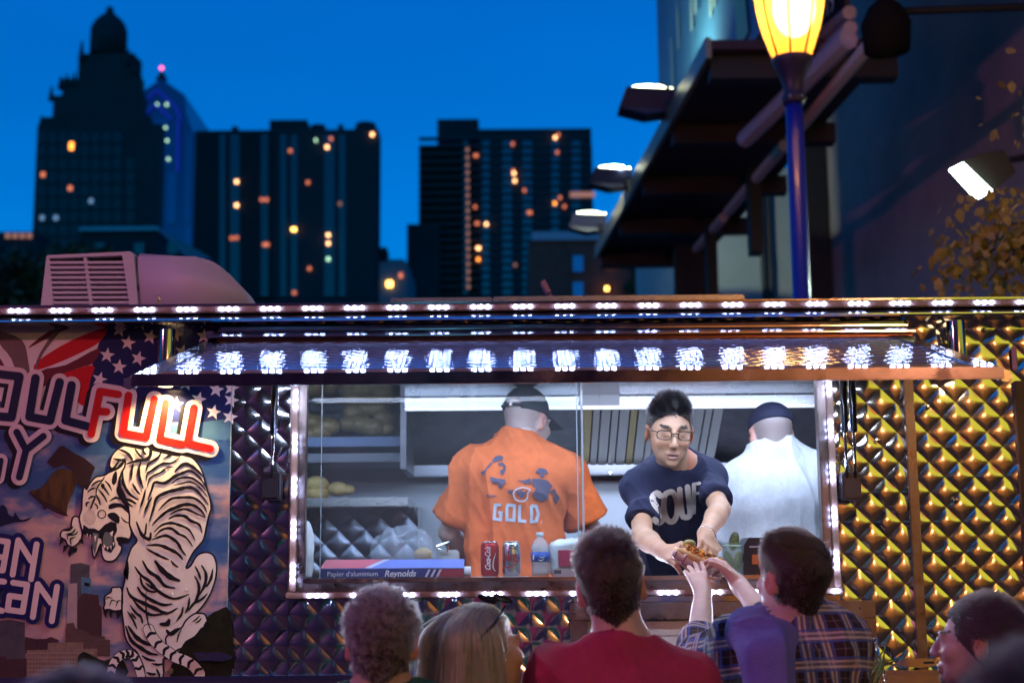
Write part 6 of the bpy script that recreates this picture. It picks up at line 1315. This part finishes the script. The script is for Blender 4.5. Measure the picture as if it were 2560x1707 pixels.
# brows, eyelids and glasses
q = lambda x, y, z: M @ Vector((x, y, z))
gl = MB(); M_gl = mat('glasses_frame', (.012, .012, .016), .2, spec=.8)
for e in (-1, 1):
    sp = lambda v: math.copysign(abs(v)**.6, v)
    pts = [q(e*.0365+.0245*sp(math.cos(a)), .108-.010*max(0, e*math.cos(a)), .003+.0155*sp(math.sin(a))) for a in np.linspace(0, 2*math.pi, 25)]
    gl.tube(pts, .0021, 6, False); gl.tube([q(e*.061, .098, .012), q(e*.078, .05, .010), q(e*.083, -.005, .004)], .0016, 6)
gl.tube([q(-.0125, .110, .009), q(0, .114, .011), q(.0125, .110, .009)], .002, 6); gl = gl.obj('glasses', M_gl, sv, True)
for e in (-1, 1):
    MB().tube([q(e*.018, .0945, .0005), q(e*.031, .0955, -.0025), q(e*.043, .0885, -.0005)], [.0006, .0011, .0006], 5).obj('eyelash', M_gl, sv, True)
    link('lens', MB().poly([q(e*(.034+.0195*math.cos(a)), .1062, .004+.013*math.sin(a)) for a in np.linspace(0, 2*math.pi, 14)[:-1]]).mesh('lens'), mat('lens_glass', (.0, .0, .0), .02, alpha=.03, spec=.4), gl)
m_ = MB(); ax2 = (WL-EL).normalized(); c_ = WL-ax2*.004; h_ = ax2.cross(Vector((0, 0, 1))).normalized(); k_ = ax2.cross(h_)
m_.tube([c_+h_*.0285*math.cos(a)+k_*.0285*math.sin(a) for a in np.linspace(0, 2*math.pi, 21)], .0028, 6, False); m_.obj('bracelet', M_chrome, sv, True)
# ---------------------------------------------------------------- cook in the orange shirt
YO = 5.62; N = P(1287, 1112, YO); B = bodyframe(N, R(12), R(4), sw=.225)
B['SL'], B['SR'] = P(1180, 1180, YO), P(1415, 1184, YO)
B['N'] = N-Vector((0, 0, .0))
M = frame(P(1318, 1052, YO+.04), (.55, .8, -.22), (0, 0, 1))
EL, WL = P(1122, 1330, YO+.05), P(1185, 1420, YO+.24); ER, WR = P(1482, 1330, YO+.05), P(1440, 1420, YO+.25)
mk0 = lambda Q: scalp(.07, -.05)(Q)
og, V, F, Nn = person('cook seen from behind in an orange printed shirt and dark cap', G_in, B, M, (.62, .42, .36), {'L': (EL, WL), 'R': (ER, WR)}, floor=.6, h=.006, b=1.08, sc=1.06, nr=.066, face=True, hair=(.42, .29, .26), mask=mk0)
M_or = fabric('orange_cotton', (.80, .16, .035))
o, CV, CF, CN = cloth(B, {'L': (EL, WL), 'R': (ER, WR)}, 'shirt', M_or, og, h=.007, inf=.020, b=1.14, sleeve=.80, sr=(.072, .090), neckcut=.066, foldp=[FO(.017, 8, ((1, 0, 0), (0, 1, 0), (.45, 0, .3))), FO(.004, 22, ((1, 0, .5), (0, 1, 0), (0, 0, .4)), 3)])
df = decal_map(CV, CF, .004); zo = lambda pts: [(1060+x/2.85, 930+y/2.85) for x, y in pts]
M_grp = mat('print_grey_letters', (.52, .55, .62), .7); M_pn = mat('print_charcoal', (.09, .07, .12), .7)
decal([zo(p) for p in ([(548, 945), (508, 945), (500, 1045), (545, 1050), (550, 1000), (528, 1000)], [(592, 945), (590, 1050), (640, 1055), (645, 950), (590, 945)], [(682, 945), (680, 1058), (728, 1062)], [(765, 950), (765, 1065), (800, 1060), (815, 1010), (800, 955), (762, 950)], [(835, 1068), (840, 1068)])], df, 'lettering', M_grp, og, 7.5, caps=False)
for i, pts in enumerate(([(485, 630), (505, 600), (535, 590), (565, 600), (560, 625), (520, 635), (495, 645)], [(480, 640), (488, 648), (450, 690), (440, 715), (415, 735), (403, 708), (430, 698), (455, 665)], [(525, 650), (560, 640), (585, 670), (580, 700), (565, 730), (545, 725), (540, 700), (565, 690), (560, 665), (535, 665)], [(800, 700), (825, 680), (870, 690), (888, 725), (860, 720), (855, 750), (830, 750), (825, 715), (795, 720)],
    [(660, 770), (720, 768), (755, 755), (765, 790), (720, 795), (700, 780)], [(770, 755), (830, 760), (880, 770), (915, 810), (890, 850), (885, 900), (845, 920), (800, 905), (770, 870), (800, 830), (775, 800)], [(890, 850), (935, 830), (940, 860), (965, 890), (945, 940), (925, 910), (930, 870)], [(595, 840), (635, 838), (630, 868), (605, 866)], [(470, 745), (580, 765), (580, 790), (560, 800), (545, 830), (525, 815), (535, 790), (480, 785)], [(440, 872), (520, 878), (510, 888), (445, 882)])):
    decal_poly(zo(pts), df, 'printed_figure', M_pn, og, .0004*i)
decal([smooth_line(zo([(655, 835), (700, 820), (755, 835), (740, 860), (735, 900), (700, 920), (650, 905), (638, 860), (655, 835)]), 2)], df, 'bird_badge', M_grp, og, 3, .004, step=3)
decal_poly(zo([(660, 845), (690, 835), (710, 850), (745, 845), (720, 868), (705, 890), (680, 905), (690, 870), (665, 880)]), df, 'bird_badge_fill', M_pn, og, .0045)
# cap
def cap_sdf(M, grow, brim, low, back=False):
    s = Sdf(*bounds([M.translation], .24), .005); c = M @ Vector((0, -.016, .034)); s.ell(c, (.080*grow, .100*grow, .094*grow), M, .001)
    s.cut(M @ Vector((0, 0, low)), M.to_3x3() @ Vector((0, .05, -1)))
    if brim: s.box(M @ Vector((0, .125, low+.004)), (.062, .055, .004), M @ Matrix.Rotation(R(-12), 4, 'X'), .004, .01)
    if back: s.ell(M @ Vector((0, -.125, low+.008)), (.040, .05, .030), M, .004, '-')
    return s
collar_ring(B, .076, M_or, og); M_cap = fabric('cap_charcoal', (.028, .03, .04)); s = cap_sdf(M, 1.09, True, .022, True); V2, F2 = s.nets(); V2 = relax(V2, F2, 1); link('cap', fastmesh('cap', V2, F2), M_cap, og, True)
pts = [M @ Vector((.087*1.06*math.sin(a), -.018-.107*1.04*math.cos(a), .028)) for a in np.linspace(-.55, .55, 9)]; MB().tube(pts, .0075, 6).obj('cap_strap', M_cap, og, True)
MB().box(M @ Vector((.004, -.138, .020)), M @ Vector((.018, -.126, .038))).obj('strap_buckle', M_frame, og)
MB().ball(M @ Vector((-.005, -.05, .134)), .006, 1).obj('cap_button', M_cap, og)
# ---------------------------------------------------------------- cook in the white shirt
YW = 5.5; N = P(1935, 1140, YW); B = bodyframe(N, R(-6), R(6), sw=.19); B['SL'], B['SR'] = P(1862, 1205, YW), P(2048, 1200, YW+.02)
M = frame(P(1927, 1085, YW+.03), (-.12, .95, -.28), (0, 0, 1)); EL, WL = P(1835, 1370, YW+.02), P(1870, 1440, YW+.2); ER, WR = P(2090, 1370, YW), P(2060, 1440, YW+.2)
wt, V, F, Nn = person('cook seen from behind in a white shirt and navy cap', G_in, B, M, (.64, .44, .38), {'L': (EL, WL), 'R': (ER, WR)}, floor=.6, h=.006, b=1.1, sc=1.04, nr=.060, hair=(.30, .24, .23), mask=mk0)
cloth(B, {'L': (EL, WL), 'R': (ER, WR)}, 'shirt', fabric('white_cotton', (.62, .66, .72)), wt, h=.007, inf=.026, b=1.18, sleeve=.95, sr=(.078, .088), neckcut=.062, foldp=[FO(.012, 7, ((1, 0, 0), (0, 1, 0), (.3, 0, .12))), FO(.003, 24, seed=4)])
collar_ring(B, .068, fabric('white_rib', (.68, .72, .78)), wt); s = Sdf(*bounds([M.translation], .24), .005); c = M @ Vector((0, -.014, .036)); s.ell(c, (.087, .108, .084), M, .001); s.cut(M @ Vector((0, 0, .024)), M.to_3x3() @ Vector((0, .0, -1))); s.cut(M @ Vector((0, 0, .108)), M.to_3x3() @ Vector((0, .1, 1)))
V2, F2 = s.nets(); V2 = relax(V2, F2, 2); link('cap', fastmesh('cap', V2, F2), fabric('cap_navy', (.015, .018, .05)), wt, True)
MB().tube([M @ Vector((-.088, -.01, .004)), M @ Vector((-.084, .05, .008))], .002, 5).obj('glasses_arm', M_gl, wt)
# ---------------------------------------------------------------- customer in the red shirt
YR_ = 3.62; N = P(1556, 1622, YR_-.02); B = bodyframe(N, R(4), R(2), sw=.19); B['SL'], B['SR'] = P(1392, 1700, YR_), P(1720, 1714, YR_)
M = frame(P(1527, 1462, YR_), (.03, .99, .08), (-.12, 0, 1)); M_red = fabric('crimson_cotton', (.42, .035, .10))
EL, WL = P(1290, 1950, YR_), P(1330, 2150, YR_+.1); ER, WR = P(1800, 1960, YR_), P(1760, 2160, YR_+.1)
mk = scalp(.085, -.062); HB = (.022, .014, .012)
rd, V, F, Nn = person('customer in a crimson T-shirt with short dark brown hair, centre front', G_out, B, M, (.60, .40, .33), {'L': (EL, WL), 'R': (ER, WR)}, h=.005, hair=HB, mask=mk, nr=.061, sc=1.03)
cloth(B, {'L': (EL, WL), 'R': (ER, WR)}, 'shirt', M_red, rd, h=.006, inf=.014, sleeve=.7, sr=(.060, .066), neckcut=.069, foldp=[FO(.016, 7, ((1, 0, .7), (0, 1, 0), (.3, 0, .5))), FO(.003, 20, ((1, 0, .5), (0, 1, 0), (0, 0, .5)), 7)])
collar_ring(B, .070, M_red, rd)
q = lambda x, y, z: M @ Vector((x, y, z))
M_brown = hairmat('dark_brown_hair', (.052, .034, .030), .27)
def fl_red(Q):
    top = np.clip((Q[:, 2]-.035)/.06, 0, 1)[:, None]; fr = np.clip((Q[:, 1:2]+.09)/.12, 0, 1); return np.concatenate([.25*np.sin(Q[:, 2:3]*60), .15+.55*top*fr, -.9*(1-top)+.75*top*fr-.2*top*(1-fr)], 1)
grow_hair('hair', V, Nn, M, mk, fl_red, lambda Q: .006+.030*np.clip((Q[:, 2]-.01)/.08, 0, 1)**1.2, 17000, .00075, M_brown, rd, clump=.55, curl=.12, seed=3)
# ---------------------------------------------------------------- grey-haired man
N = P(957, 1748, 3.5); B = bodyframe(N, 0, 0, sw=.19); M = frame(P(955, 1604, 3.5), (0, 1, .02)); mk = scalp(.09, -.066)
ar = {'L': (N+Vector((-.27, 0, -.36)), N+Vector((-.25, .1, -.62))), 'R': (N+Vector((.27, 0, -.36)), N+Vector((.25, .1, -.62)))}
gy, V, F, Nn = person('customer with short curly grey hair, left of the blonde woman', G_out, B, M, (.56, .36, .29), ar, h=.006, hair=(.06, .045, .045), mask=mk, nr=.062, sc=1.04)
cloth(B, ar, 'shirt', fabric('dark_teal_cotton', (.02, .12, .09)), gy, h=.009, neckcut=.068, sleeve=.7, foldp=[FO(.005, 9)])
def fl_gy(Q): s_ = Q/np.linalg.norm(Q, axis=1, keepdims=True); return s_*.55+np.array((0, 0, -.35))
grow_hair('hair', V, Nn, M, mk, fl_gy, lambda Q: .010+.017*np.clip((Q[:, 2]+.04)/.1, 0, 1), 16000, .0008, hairmat('grey_hair', (.20, .165, .165), .36), gy, clump=1.0, curl=1.5, seg=8, seed=4, lift=.9)
# ---------------------------------------------------------------- blonde woman
N = P(1180, 1775, 3.6); B = bodyframe(N, R(40), 0, sw=.165); M = frame(P(1208, 1632, 3.6), (.80, .56, .16), (-.12, -.05, 1)); mk0b = scalp(.09, -.055); mk = lambda Q: mk0b(Q)*(1+3*(Q[:, 2] > .06))*((Q[:, 1] < .03) | (Q[:, 2] > .075))
ar = {'L': (B['SL']+Vector((-.04, 0, -.28)), B['SL']+Vector((0, .1, -.5))), 'R': (B['SR']+Vector((.04, 0, -.28)), B['SR']+Vector((0, .1, -.5)))}
bl, V, F, Nn = person('blonde woman with sunglasses pushed up on her long hair', G_out, B, M, (.62, .42, .36), ar, h=.005, hair=(.34, .2, .1), mask=mk, nr=.05, sc=.98, b=.88)
cloth(B, ar, 'top', fabric('dark_green_cotton', (.02, .10, .05)), bl, h=.009, b=.9, sleeve=.5, foldp=[FO(.004, 9)])
def fl_bl(Q):
    part = np.sign(Q[:, :1]-.0); z = Q[:, 2:3]; top = np.clip((z-.03)/.07, 0, 1); return np.concatenate([part*(.5*top+.0), -.75*top-.5*np.clip((Q[:, 1:2]+.03)/.06, 0, 1)-.15, -1.0+.6*top], 1)
Rb = np.array(M)[:3, :3]
def fl_blw(Q):                                # falls with gravity once off the crown
    f = fl_bl(Q); g = np.array((0, -.10, -1))@Rb; top = np.clip((Q[:, 2:3]-.0)/.08, 0, 1); return f*top+g*(1-top)
grow_hair('hair', V, Nn, M, mk, fl_blw, lambda Q: .26+.10*np.clip((Q[:, 2])/.1, 0, 1), 9000, .0009, hairmat('blonde_hair', (.86, .56, .26), .3), bl, seg=16, clump=.12, seed=5, lift=.12, fall=.8, vol=(.087, .105, .098))
grow_hair('hair', V, Nn, M, mk, fl_blw, lambda Q: .24+.10*np.clip((Q[:, 2])/.1, 0, 1), 5000, .001, hairmat('brown_underhair', (.5, .32, .18), .4), bl, seg=16, clump=.12, seed=15, lift=.12, fall=.8, vol=(.083, .101, .095))
q = lambda x, y, z: M @ Vector((x, y, z)); sgm = MB(); M_sun = mat('sunglasses_black', (.01, .01, .012), .12, spec=.9)
nS = Matrix.Rotation(R(38), 3, 'X')
for e in (-1, 1):
    cS = M @ Vector((e*.034, .058, .124)); Rr = M.to_3x3() @ Matrix.Rotation(R(52), 3, 'X'); sgm.ball(cS, .033, 2, (1, .16, .78), Rr)
    sgm.tube([q(e*.064, .045, .108), q(e*.086, -.01, .075), q(e*.092, -.07, .045)], .0035, 6)
sgm.tube([q(-.01, .06, .12), q(.01, .06, .12)], .004, 6); sgm.obj('sunglasses', M_sun, bl, True)
m_ = MB(); c_ = q(.084, -.0, -.055); m_.tube([c_+Vector((.004*math.cos(a), 0, .010*math.sin(a))) for a in np.linspace(0, 6.28, 11)], .0012, 5, False); m_.obj('earring', mat('gold', (.8, .5, .15), .2, metal=1), bl)
# ---------------------------------------------------------------- customer in the plaid shirt
YP = 3.76; N = P(1985, 1556, YP); B = bodyframe(N, R(-16), R(8), sw=.18); B['SL'], B['SR'] = P(1845, 1622, YP+.06), P(2094, 1612, YP+.0)
M = frame(P(1982, 1446, YP-.02), (-.42, .9, .10), (.02, 0, 1))
EL, WL = P(1748, 1648, 4.08), P(1757, 1480, 4.33); ER, WR = P(1968, 1600, 4.10), P(1850, 1466, 4.35)
mk = scalp(.09, -.06)
pl, V, F, Nn = person('customer in a plaid shirt reaching up with both hands for the hot dog', G_out, B, M, (.66, .44, .38), {'L': (EL, WL), 'R': (ER, WR)},
   [(WL, P(1733, 1412, 4.42)-WL, (.1, -.95, -.25), 1, dict(curl=(5, 8, 10, 12), thumb=(.055, .035, -.008), spread=.05, sc=.84)), (WR, P(1815, 1410, 4.44)-WR, (.75, -.5, .35), -1, dict(curl=(26, 30, 34, 38), thumb=(.05, .052, -.004), spread=.08))], h=.004, hair=HB, mask=mk, nr=.058, sc=1.0)
# plaid cloth: sleeve and torso get their own weave directions
def vmath(nt_, op, a, b=None):
    n = nt_.nodes.new('ShaderNodeMath'); n.operation = op
    for i, v in enumerate((a, b)):
        if v is None: continue
        if isinstance(v, (int, float)): n.inputs[i].default_value = v
        else: nt_.links.new(v, n.inputs[i])
    return n.outputs[0]
M_pl = fabric('plaid_cotton', (.05, .03, .04), noise=0, bump=.2); n_ = M_pl.node_tree; at = n_.nodes.new('ShaderNodeAttribute'); at.attribute_name = 'weave'; sx = n_.nodes.new('ShaderNodeSeparateXYZ'); n_.links.new(at.outputs['Vector'], sx.inputs[0])
def band(c, per, pos, w): fr_ = vmath(n_, 'FRACT', vmath(n_, 'DIVIDE', c, per)); return vmath(n_, 'LESS_THAN', vmath(n_, 'ABSOLUTE', vmath(n_, 'SUBTRACT', fr_, pos)), w/2)
def layer(src, mask_, col, f):
    x = n_.nodes.new('ShaderNodeMix'); x.data_type = 'RGBA'; n_.links.new(vmath(n_, 'MULTIPLY', mask_, f), x.inputs[0])
    if isinstance(src, tuple): x.inputs[6].default_value = src
    else: n_.links.new(src, x.inputs[6])
    x.inputs[7].default_value = (*col, 1); return x.outputs[2]
c = (.035, .018, .022, 1)
for ax_ in (0, 1):
    u_ = sx.outputs[ax_]
    for pos, w, col, f in ((.5, .34, (.30, .22, .25), .5), (.42, .08, (.75, .68, .70), .7), (.60, .07, (.75, .68, .70), .6), (.30, .06, (.06, .12, .5), .9), (.72, .06, (.06, .12, .5), .9), (.02, .05, (.25, .2, .22), .35)): c = layer(c, band(u_, .072, pos, w), col, f)
n_.links.new(c, n_.nodes['Principled BSDF'].inputs['Base Color'])
def collar(s):
    for a0, a1 in ((-.9, .9),):
        pts = [B['N']+B['u']*.022+(B['r']*math.sin(a)-B['f']*math.cos(a))*.066+B['f']*.012 for a in np.linspace(-1.9, 1.9, 9)]
        for p0, p1 in zip(pts, pts[1:]): s.cap(p0-B['u']*.012, p1-B['u']*.012, .012, k=.006); s.cap(p0+B['u']*.006, p1+B['u']*.006, .009, k=.01)
    for e in (EL,): s.cap(EL.lerp(WL, .16), EL.lerp(WL, .24), .064, .060, .008)
s0 = dict(B=B)
o, CV, CF, CN = cloth(B, {'L': (EL, WL), 'R': (ER, WR)}, 'shirt', M_pl, pl, h=.006, inf=.016, sleeve=1.28, sr=(.068, .068), neckcut=.055, extra=collar, foldp=[FO(.010, 10, ((1, 0, .4), (0, 1, 0), (0, 0, .6))), FO(.004, 26, seed=8)])
def seg(Vv, a, b):
    a = np.array(a); ab = np.array(b)-a; t = np.clip(((Vv-a)@ab)/(ab@ab), 0, 1); return np.linalg.norm(Vv-a-t[:, None]*ab, axis=1), t*np.linalg.norm(ab)
Wv = np.zeros((len(CV), 3), np.float32); Lb = local(CV, Matrix((B['r'], B['f'], B['u'])).transposed().to_4x4()); Wv[:, 0] = Lb[:, 0]+.25*Lb[:, 1]*np.sign(Lb[:, 0]-Lb[:, 0].mean())+.03; Wv[:, 1] = Lb[:, 2]
for S_, E_, W_ in ((B['SL'], EL, WL), (B['SR'], ER, WR)):
    d0, t0 = seg(CV, S_+(E_-S_)*.12, E_); d1, t1 = seg(CV, E_, W_); mm = (d0 < .082) & (t0 > .002); ax_ = (E_-S_).normalized(); ref = ax_.cross(Vector((0, 0, 1))).normalized(); r3 = ax_.cross(ref)
    ang = np.arctan2((CV-np.array(S_))@np.array(r3), (CV-np.array(S_))@np.array(ref))*.066; Wv[mm, 0] = ang[mm]; Wv[mm, 1] = t0[mm]
    m2 = (d1 < .09) & (d1 < d0) & (t1 > .0); ax_ = (W_-E_).normalized(); ref = ax_.cross(Vector((0, 1, 0))).normalized(); r3 = ax_.cross(ref); ang = np.arctan2((CV-np.array(E_))@np.array(r3), (CV-np.array(E_))@np.array(ref))*.06; Wv[m2, 0] = ang[m2]; Wv[m2, 1] = t1[m2]+.03
a = o.data.attributes.new('weave', 'FLOAT_VECTOR', 'POINT'); a.data.foreach_set('vector', Wv.ravel())
def fl_pl(Q):
    top = np.clip((Q[:, 2]-.03)/.07, 0, 1)[:, None]; sw_ = np.clip((Q[:, 0:1]+.09)/.18, 0, 1); return np.concatenate([-.95*top-.25*(1-top)*0+.0*sw_, .35*np.ones_like(top), -.85*(1-top)+.45*top*sw_-.25*top*(1-sw_)], 1)
grow_hair('hair', V, Nn, M, mk, fl_pl, lambda Q: .007+.036*np.clip((Q[:, 2]-.01)/.09, 0, 1)**1.2, 17000, .00075, M_brown, pl, clump=.5, seed=6, lift=.6)
# lilac sweater over his left shoulder
M_lil = fabric('lilac_knit', (.17, .16, .55), bscale=160, bump=.4)
s = Sdf(*bounds([P(1850, 1540, 3.66), P(1990, 1800, 3.62), P(1880, 1560, 4.0)], .12), .006)
s.cap(P(1862, 1578, 3.92), P(1880, 1568, 3.74), .040, .045, .03); s.cap(P(1880, 1572, 3.74), P(1905, 1640, 3.62), .05, .055, .03); s.cap(P(1905, 1640, 3.62), P(1916, 1830, 3.58), .058, .066, .03); s.cap(P(1950, 1600, 3.68), P(1962, 1830, 3.585), .040, .052, .04); s.cap(P(1905, 1572, 3.76), P(1965, 1592, 3.70), .034, .03, .03)
V2, F2 = s.nets(); V2 = relax(V2, F2, 2); V2 = folds(V2, vnormals(V2, F2), .020, 10, ((1, 0, 0), (0, 1, 0), (.2, 0, .22))); t = link('sweater', fastmesh('sweater', V2, F2), M_lil, None, True); tag(t, 'lilac sweater hanging over the left shoulder of the plaid-shirted customer', 'sweater')
# ---------------------------------------------------------------- dark-haired person in profile, right
N = P(2462, 1722, 3.9); B = bodyframe(N, R(-75), R(6), sw=.18); M = frame(P(2438, 1608, 3.85), (-.95, .30, .03)); mk = scalp(.088, -.06)
ar = {'L': (B['SL']+Vector((0, -.05, -.3)), B['SL']+Vector((-.1, -.05, -.52))), 'R': (B['SR']+Vector((0, .05, -.3)), B['SR']+Vector((-.1, .05, -.52)))}
pf_, V, F, Nn = person('dark-haired person in profile looking left at the right edge', G_out, B, M, (.52, .36, .36), ar, h=.0045, hair=(.012, .01, .012), mask=mk, nr=.055, sc=.97, b=.92, brow=(.03, .02, .02))
cloth(B, ar, 'shirt', fabric('black_cotton', (.015, .015, .02)), pf_, h=.009, sleeve=.7, foldp=[FO(.004, 9)])
def fl_pf(Q): top = np.clip((Q[:, 2]-.02)/.08, 0, 1)[:, None]; return np.concatenate([np.sign(Q[:, :1])*.1, -.75*np.ones_like(top), -.55*(1-top)+.30*top], 1)
grow_hair('hair', V, Nn, M, mk, fl_pf, lambda Q: .014+.030*np.clip((Q[:, 2])/.1, 0, 1), 11000, .0009, hairmat('near_black_hair', (.04, .03, .032), .3), pf_, clump=.35, seed=7, lift=.7)
# ---------------------------------------------------------------- two heads close to the camera, out of focus
for px, py, Y, lab, sd_ in ((2640, 2020, 1.22, 'blurred dark-haired head close to the camera in the bottom right corner', 8), (195, 1950, 1.8, 'blurred dark-haired head just rising into the bottom left corner', 9)):
    M = frame(P(px, py, Y), (0, 1, 0)); N = P(px, py, Y)+Vector((0, -.01, -.15)); B = bodyframe(N, 0, 0, sw=.18); mk = scalp(.09, -.07)
    ar = {'L': (N+Vector((-.26, 0, -.35)), N+Vector((-.25, .1, -.6))), 'R': (N+Vector((.26, 0, -.35)), N+Vector((.25, .1, -.6)))}
    t, V, F, Nn = person(lab, G_out, B, M, (.4, .26, .2), ar, h=.009, hair=(.012, .01, .01), mask=mk, face=False, floor=0)
    cloth(B, ar, 'shirt', M_navy if sd_ == 8 else M_jean, t, h=.012)
    grow_hair('hair', V, Nn, M, mk, fl_gy, lambda Q: .03+0*Q[:, 0], 5000, .0014, M_blackhair, t, seed=sd_, curl=.5)
# ================================================================ street behind the camera (what lights and shows in the polished steel)
eb = empty('reflection_board', (7, -5, 0), label='added glowing board in yellow, blue and orange behind the camera, for reflections in the steel', cat='billboard')  # added unseen board, banded for the colours reflected in the quilted steel
def band(z0, z1, col, s): 
    MB().box((3.9, -5.1, z0), (26, -5, z1)).obj('glow_face', mat('glow_face', (.3, .3, .1), em=col, es=s), eb)
band(4.1, 8.8, (.66, .60, .03), 1.15); band(8.6, 9.1, (.0, .3, .42), .6); band(9.1, 16, (1, .22, .01), .8)
MB().box((3.8, -5.3, 4.2), (26.1, -5.12, 16.1)).obj('frame', M_black, eb)
for x in (5, 14): MB().tube([(x, -5.2, 0), (x, -5.2, 6)], .15, 8).obj('post', M_black, eb)
def rear_lamp(x, y, z, e, lab, c=(1, .26, .46)):
    t = empty('street_lamp', (x, y, 0), label=lab, cat='street lamp', group='street lamps behind the camera')
    MB().tube([(x, y, 0), (x, y, z-.2)], .06, 10).obj('post', M_post, t); MB().ball((x, y, z), .2, 2).obj('globe', mat('sodium_globe', (1, .6, .2), em=(1, .3, .05), es=6), t)
    lamp('sodium_lamp', 'POINT', (x, y, z-.25), e, c, .3)
rear_lamp(-8.5, -2.5, 6.0, 1900, 'street lamp with amber globe behind the camera, left')
rear_lamp(4.2, -6, 4.6, 620, 'street lamp with amber globe behind the camera, right', (1, .40, .16))
fs = empty('festoon', (0, -3, 3.2), label='string of small amber bulbs across the street behind the camera', cat='string lights')
MB().tube([(1.2, -3, 3.1), (4, -3.1, 3.0), (9, -3, 3.3)], .01, 5).obj('cable', M_black, fs)
bm_ = MB().ball((0, 0, 0), .045, 1).mesh('bulb'); bm_.materials.append(mat('festoon_bulb', (1, .7, .3), em=(1, .5, .12), es=18))
for k in range(9): o = bpy.data.objects.new('bulb', bm_); COL.objects.link(o); o.parent = fs; o.location = (1.6+k*.73, (k % 2)*.3, -.1+.012*abs(k-7)**1.3)

ob = empty('dark_office_building', (-12, -10, 0), label='dark office building across the street, behind the camera', cat='building')
MB().box((-40, -12, 0), (2, -9, 10)).obj('wall', mat('office_wall', (.03, .05, .10), .7), ob); MB().box((2.01, -12, 0), (40, -9.5, 9)).obj('low_wing', mat('office_wall_low', (.62, .42, .08), .8), ob)
wo_ = winmesh('window', .9, 1.3, mat('office_window_teal', (.1, .2, .2), em=(.06, .45, .6), es=.5))
for k in range(26): put(ob, wo_, 'window', (-22+(k*7 % 23), -8.98, 3+((k*5) % 7)*2.1))
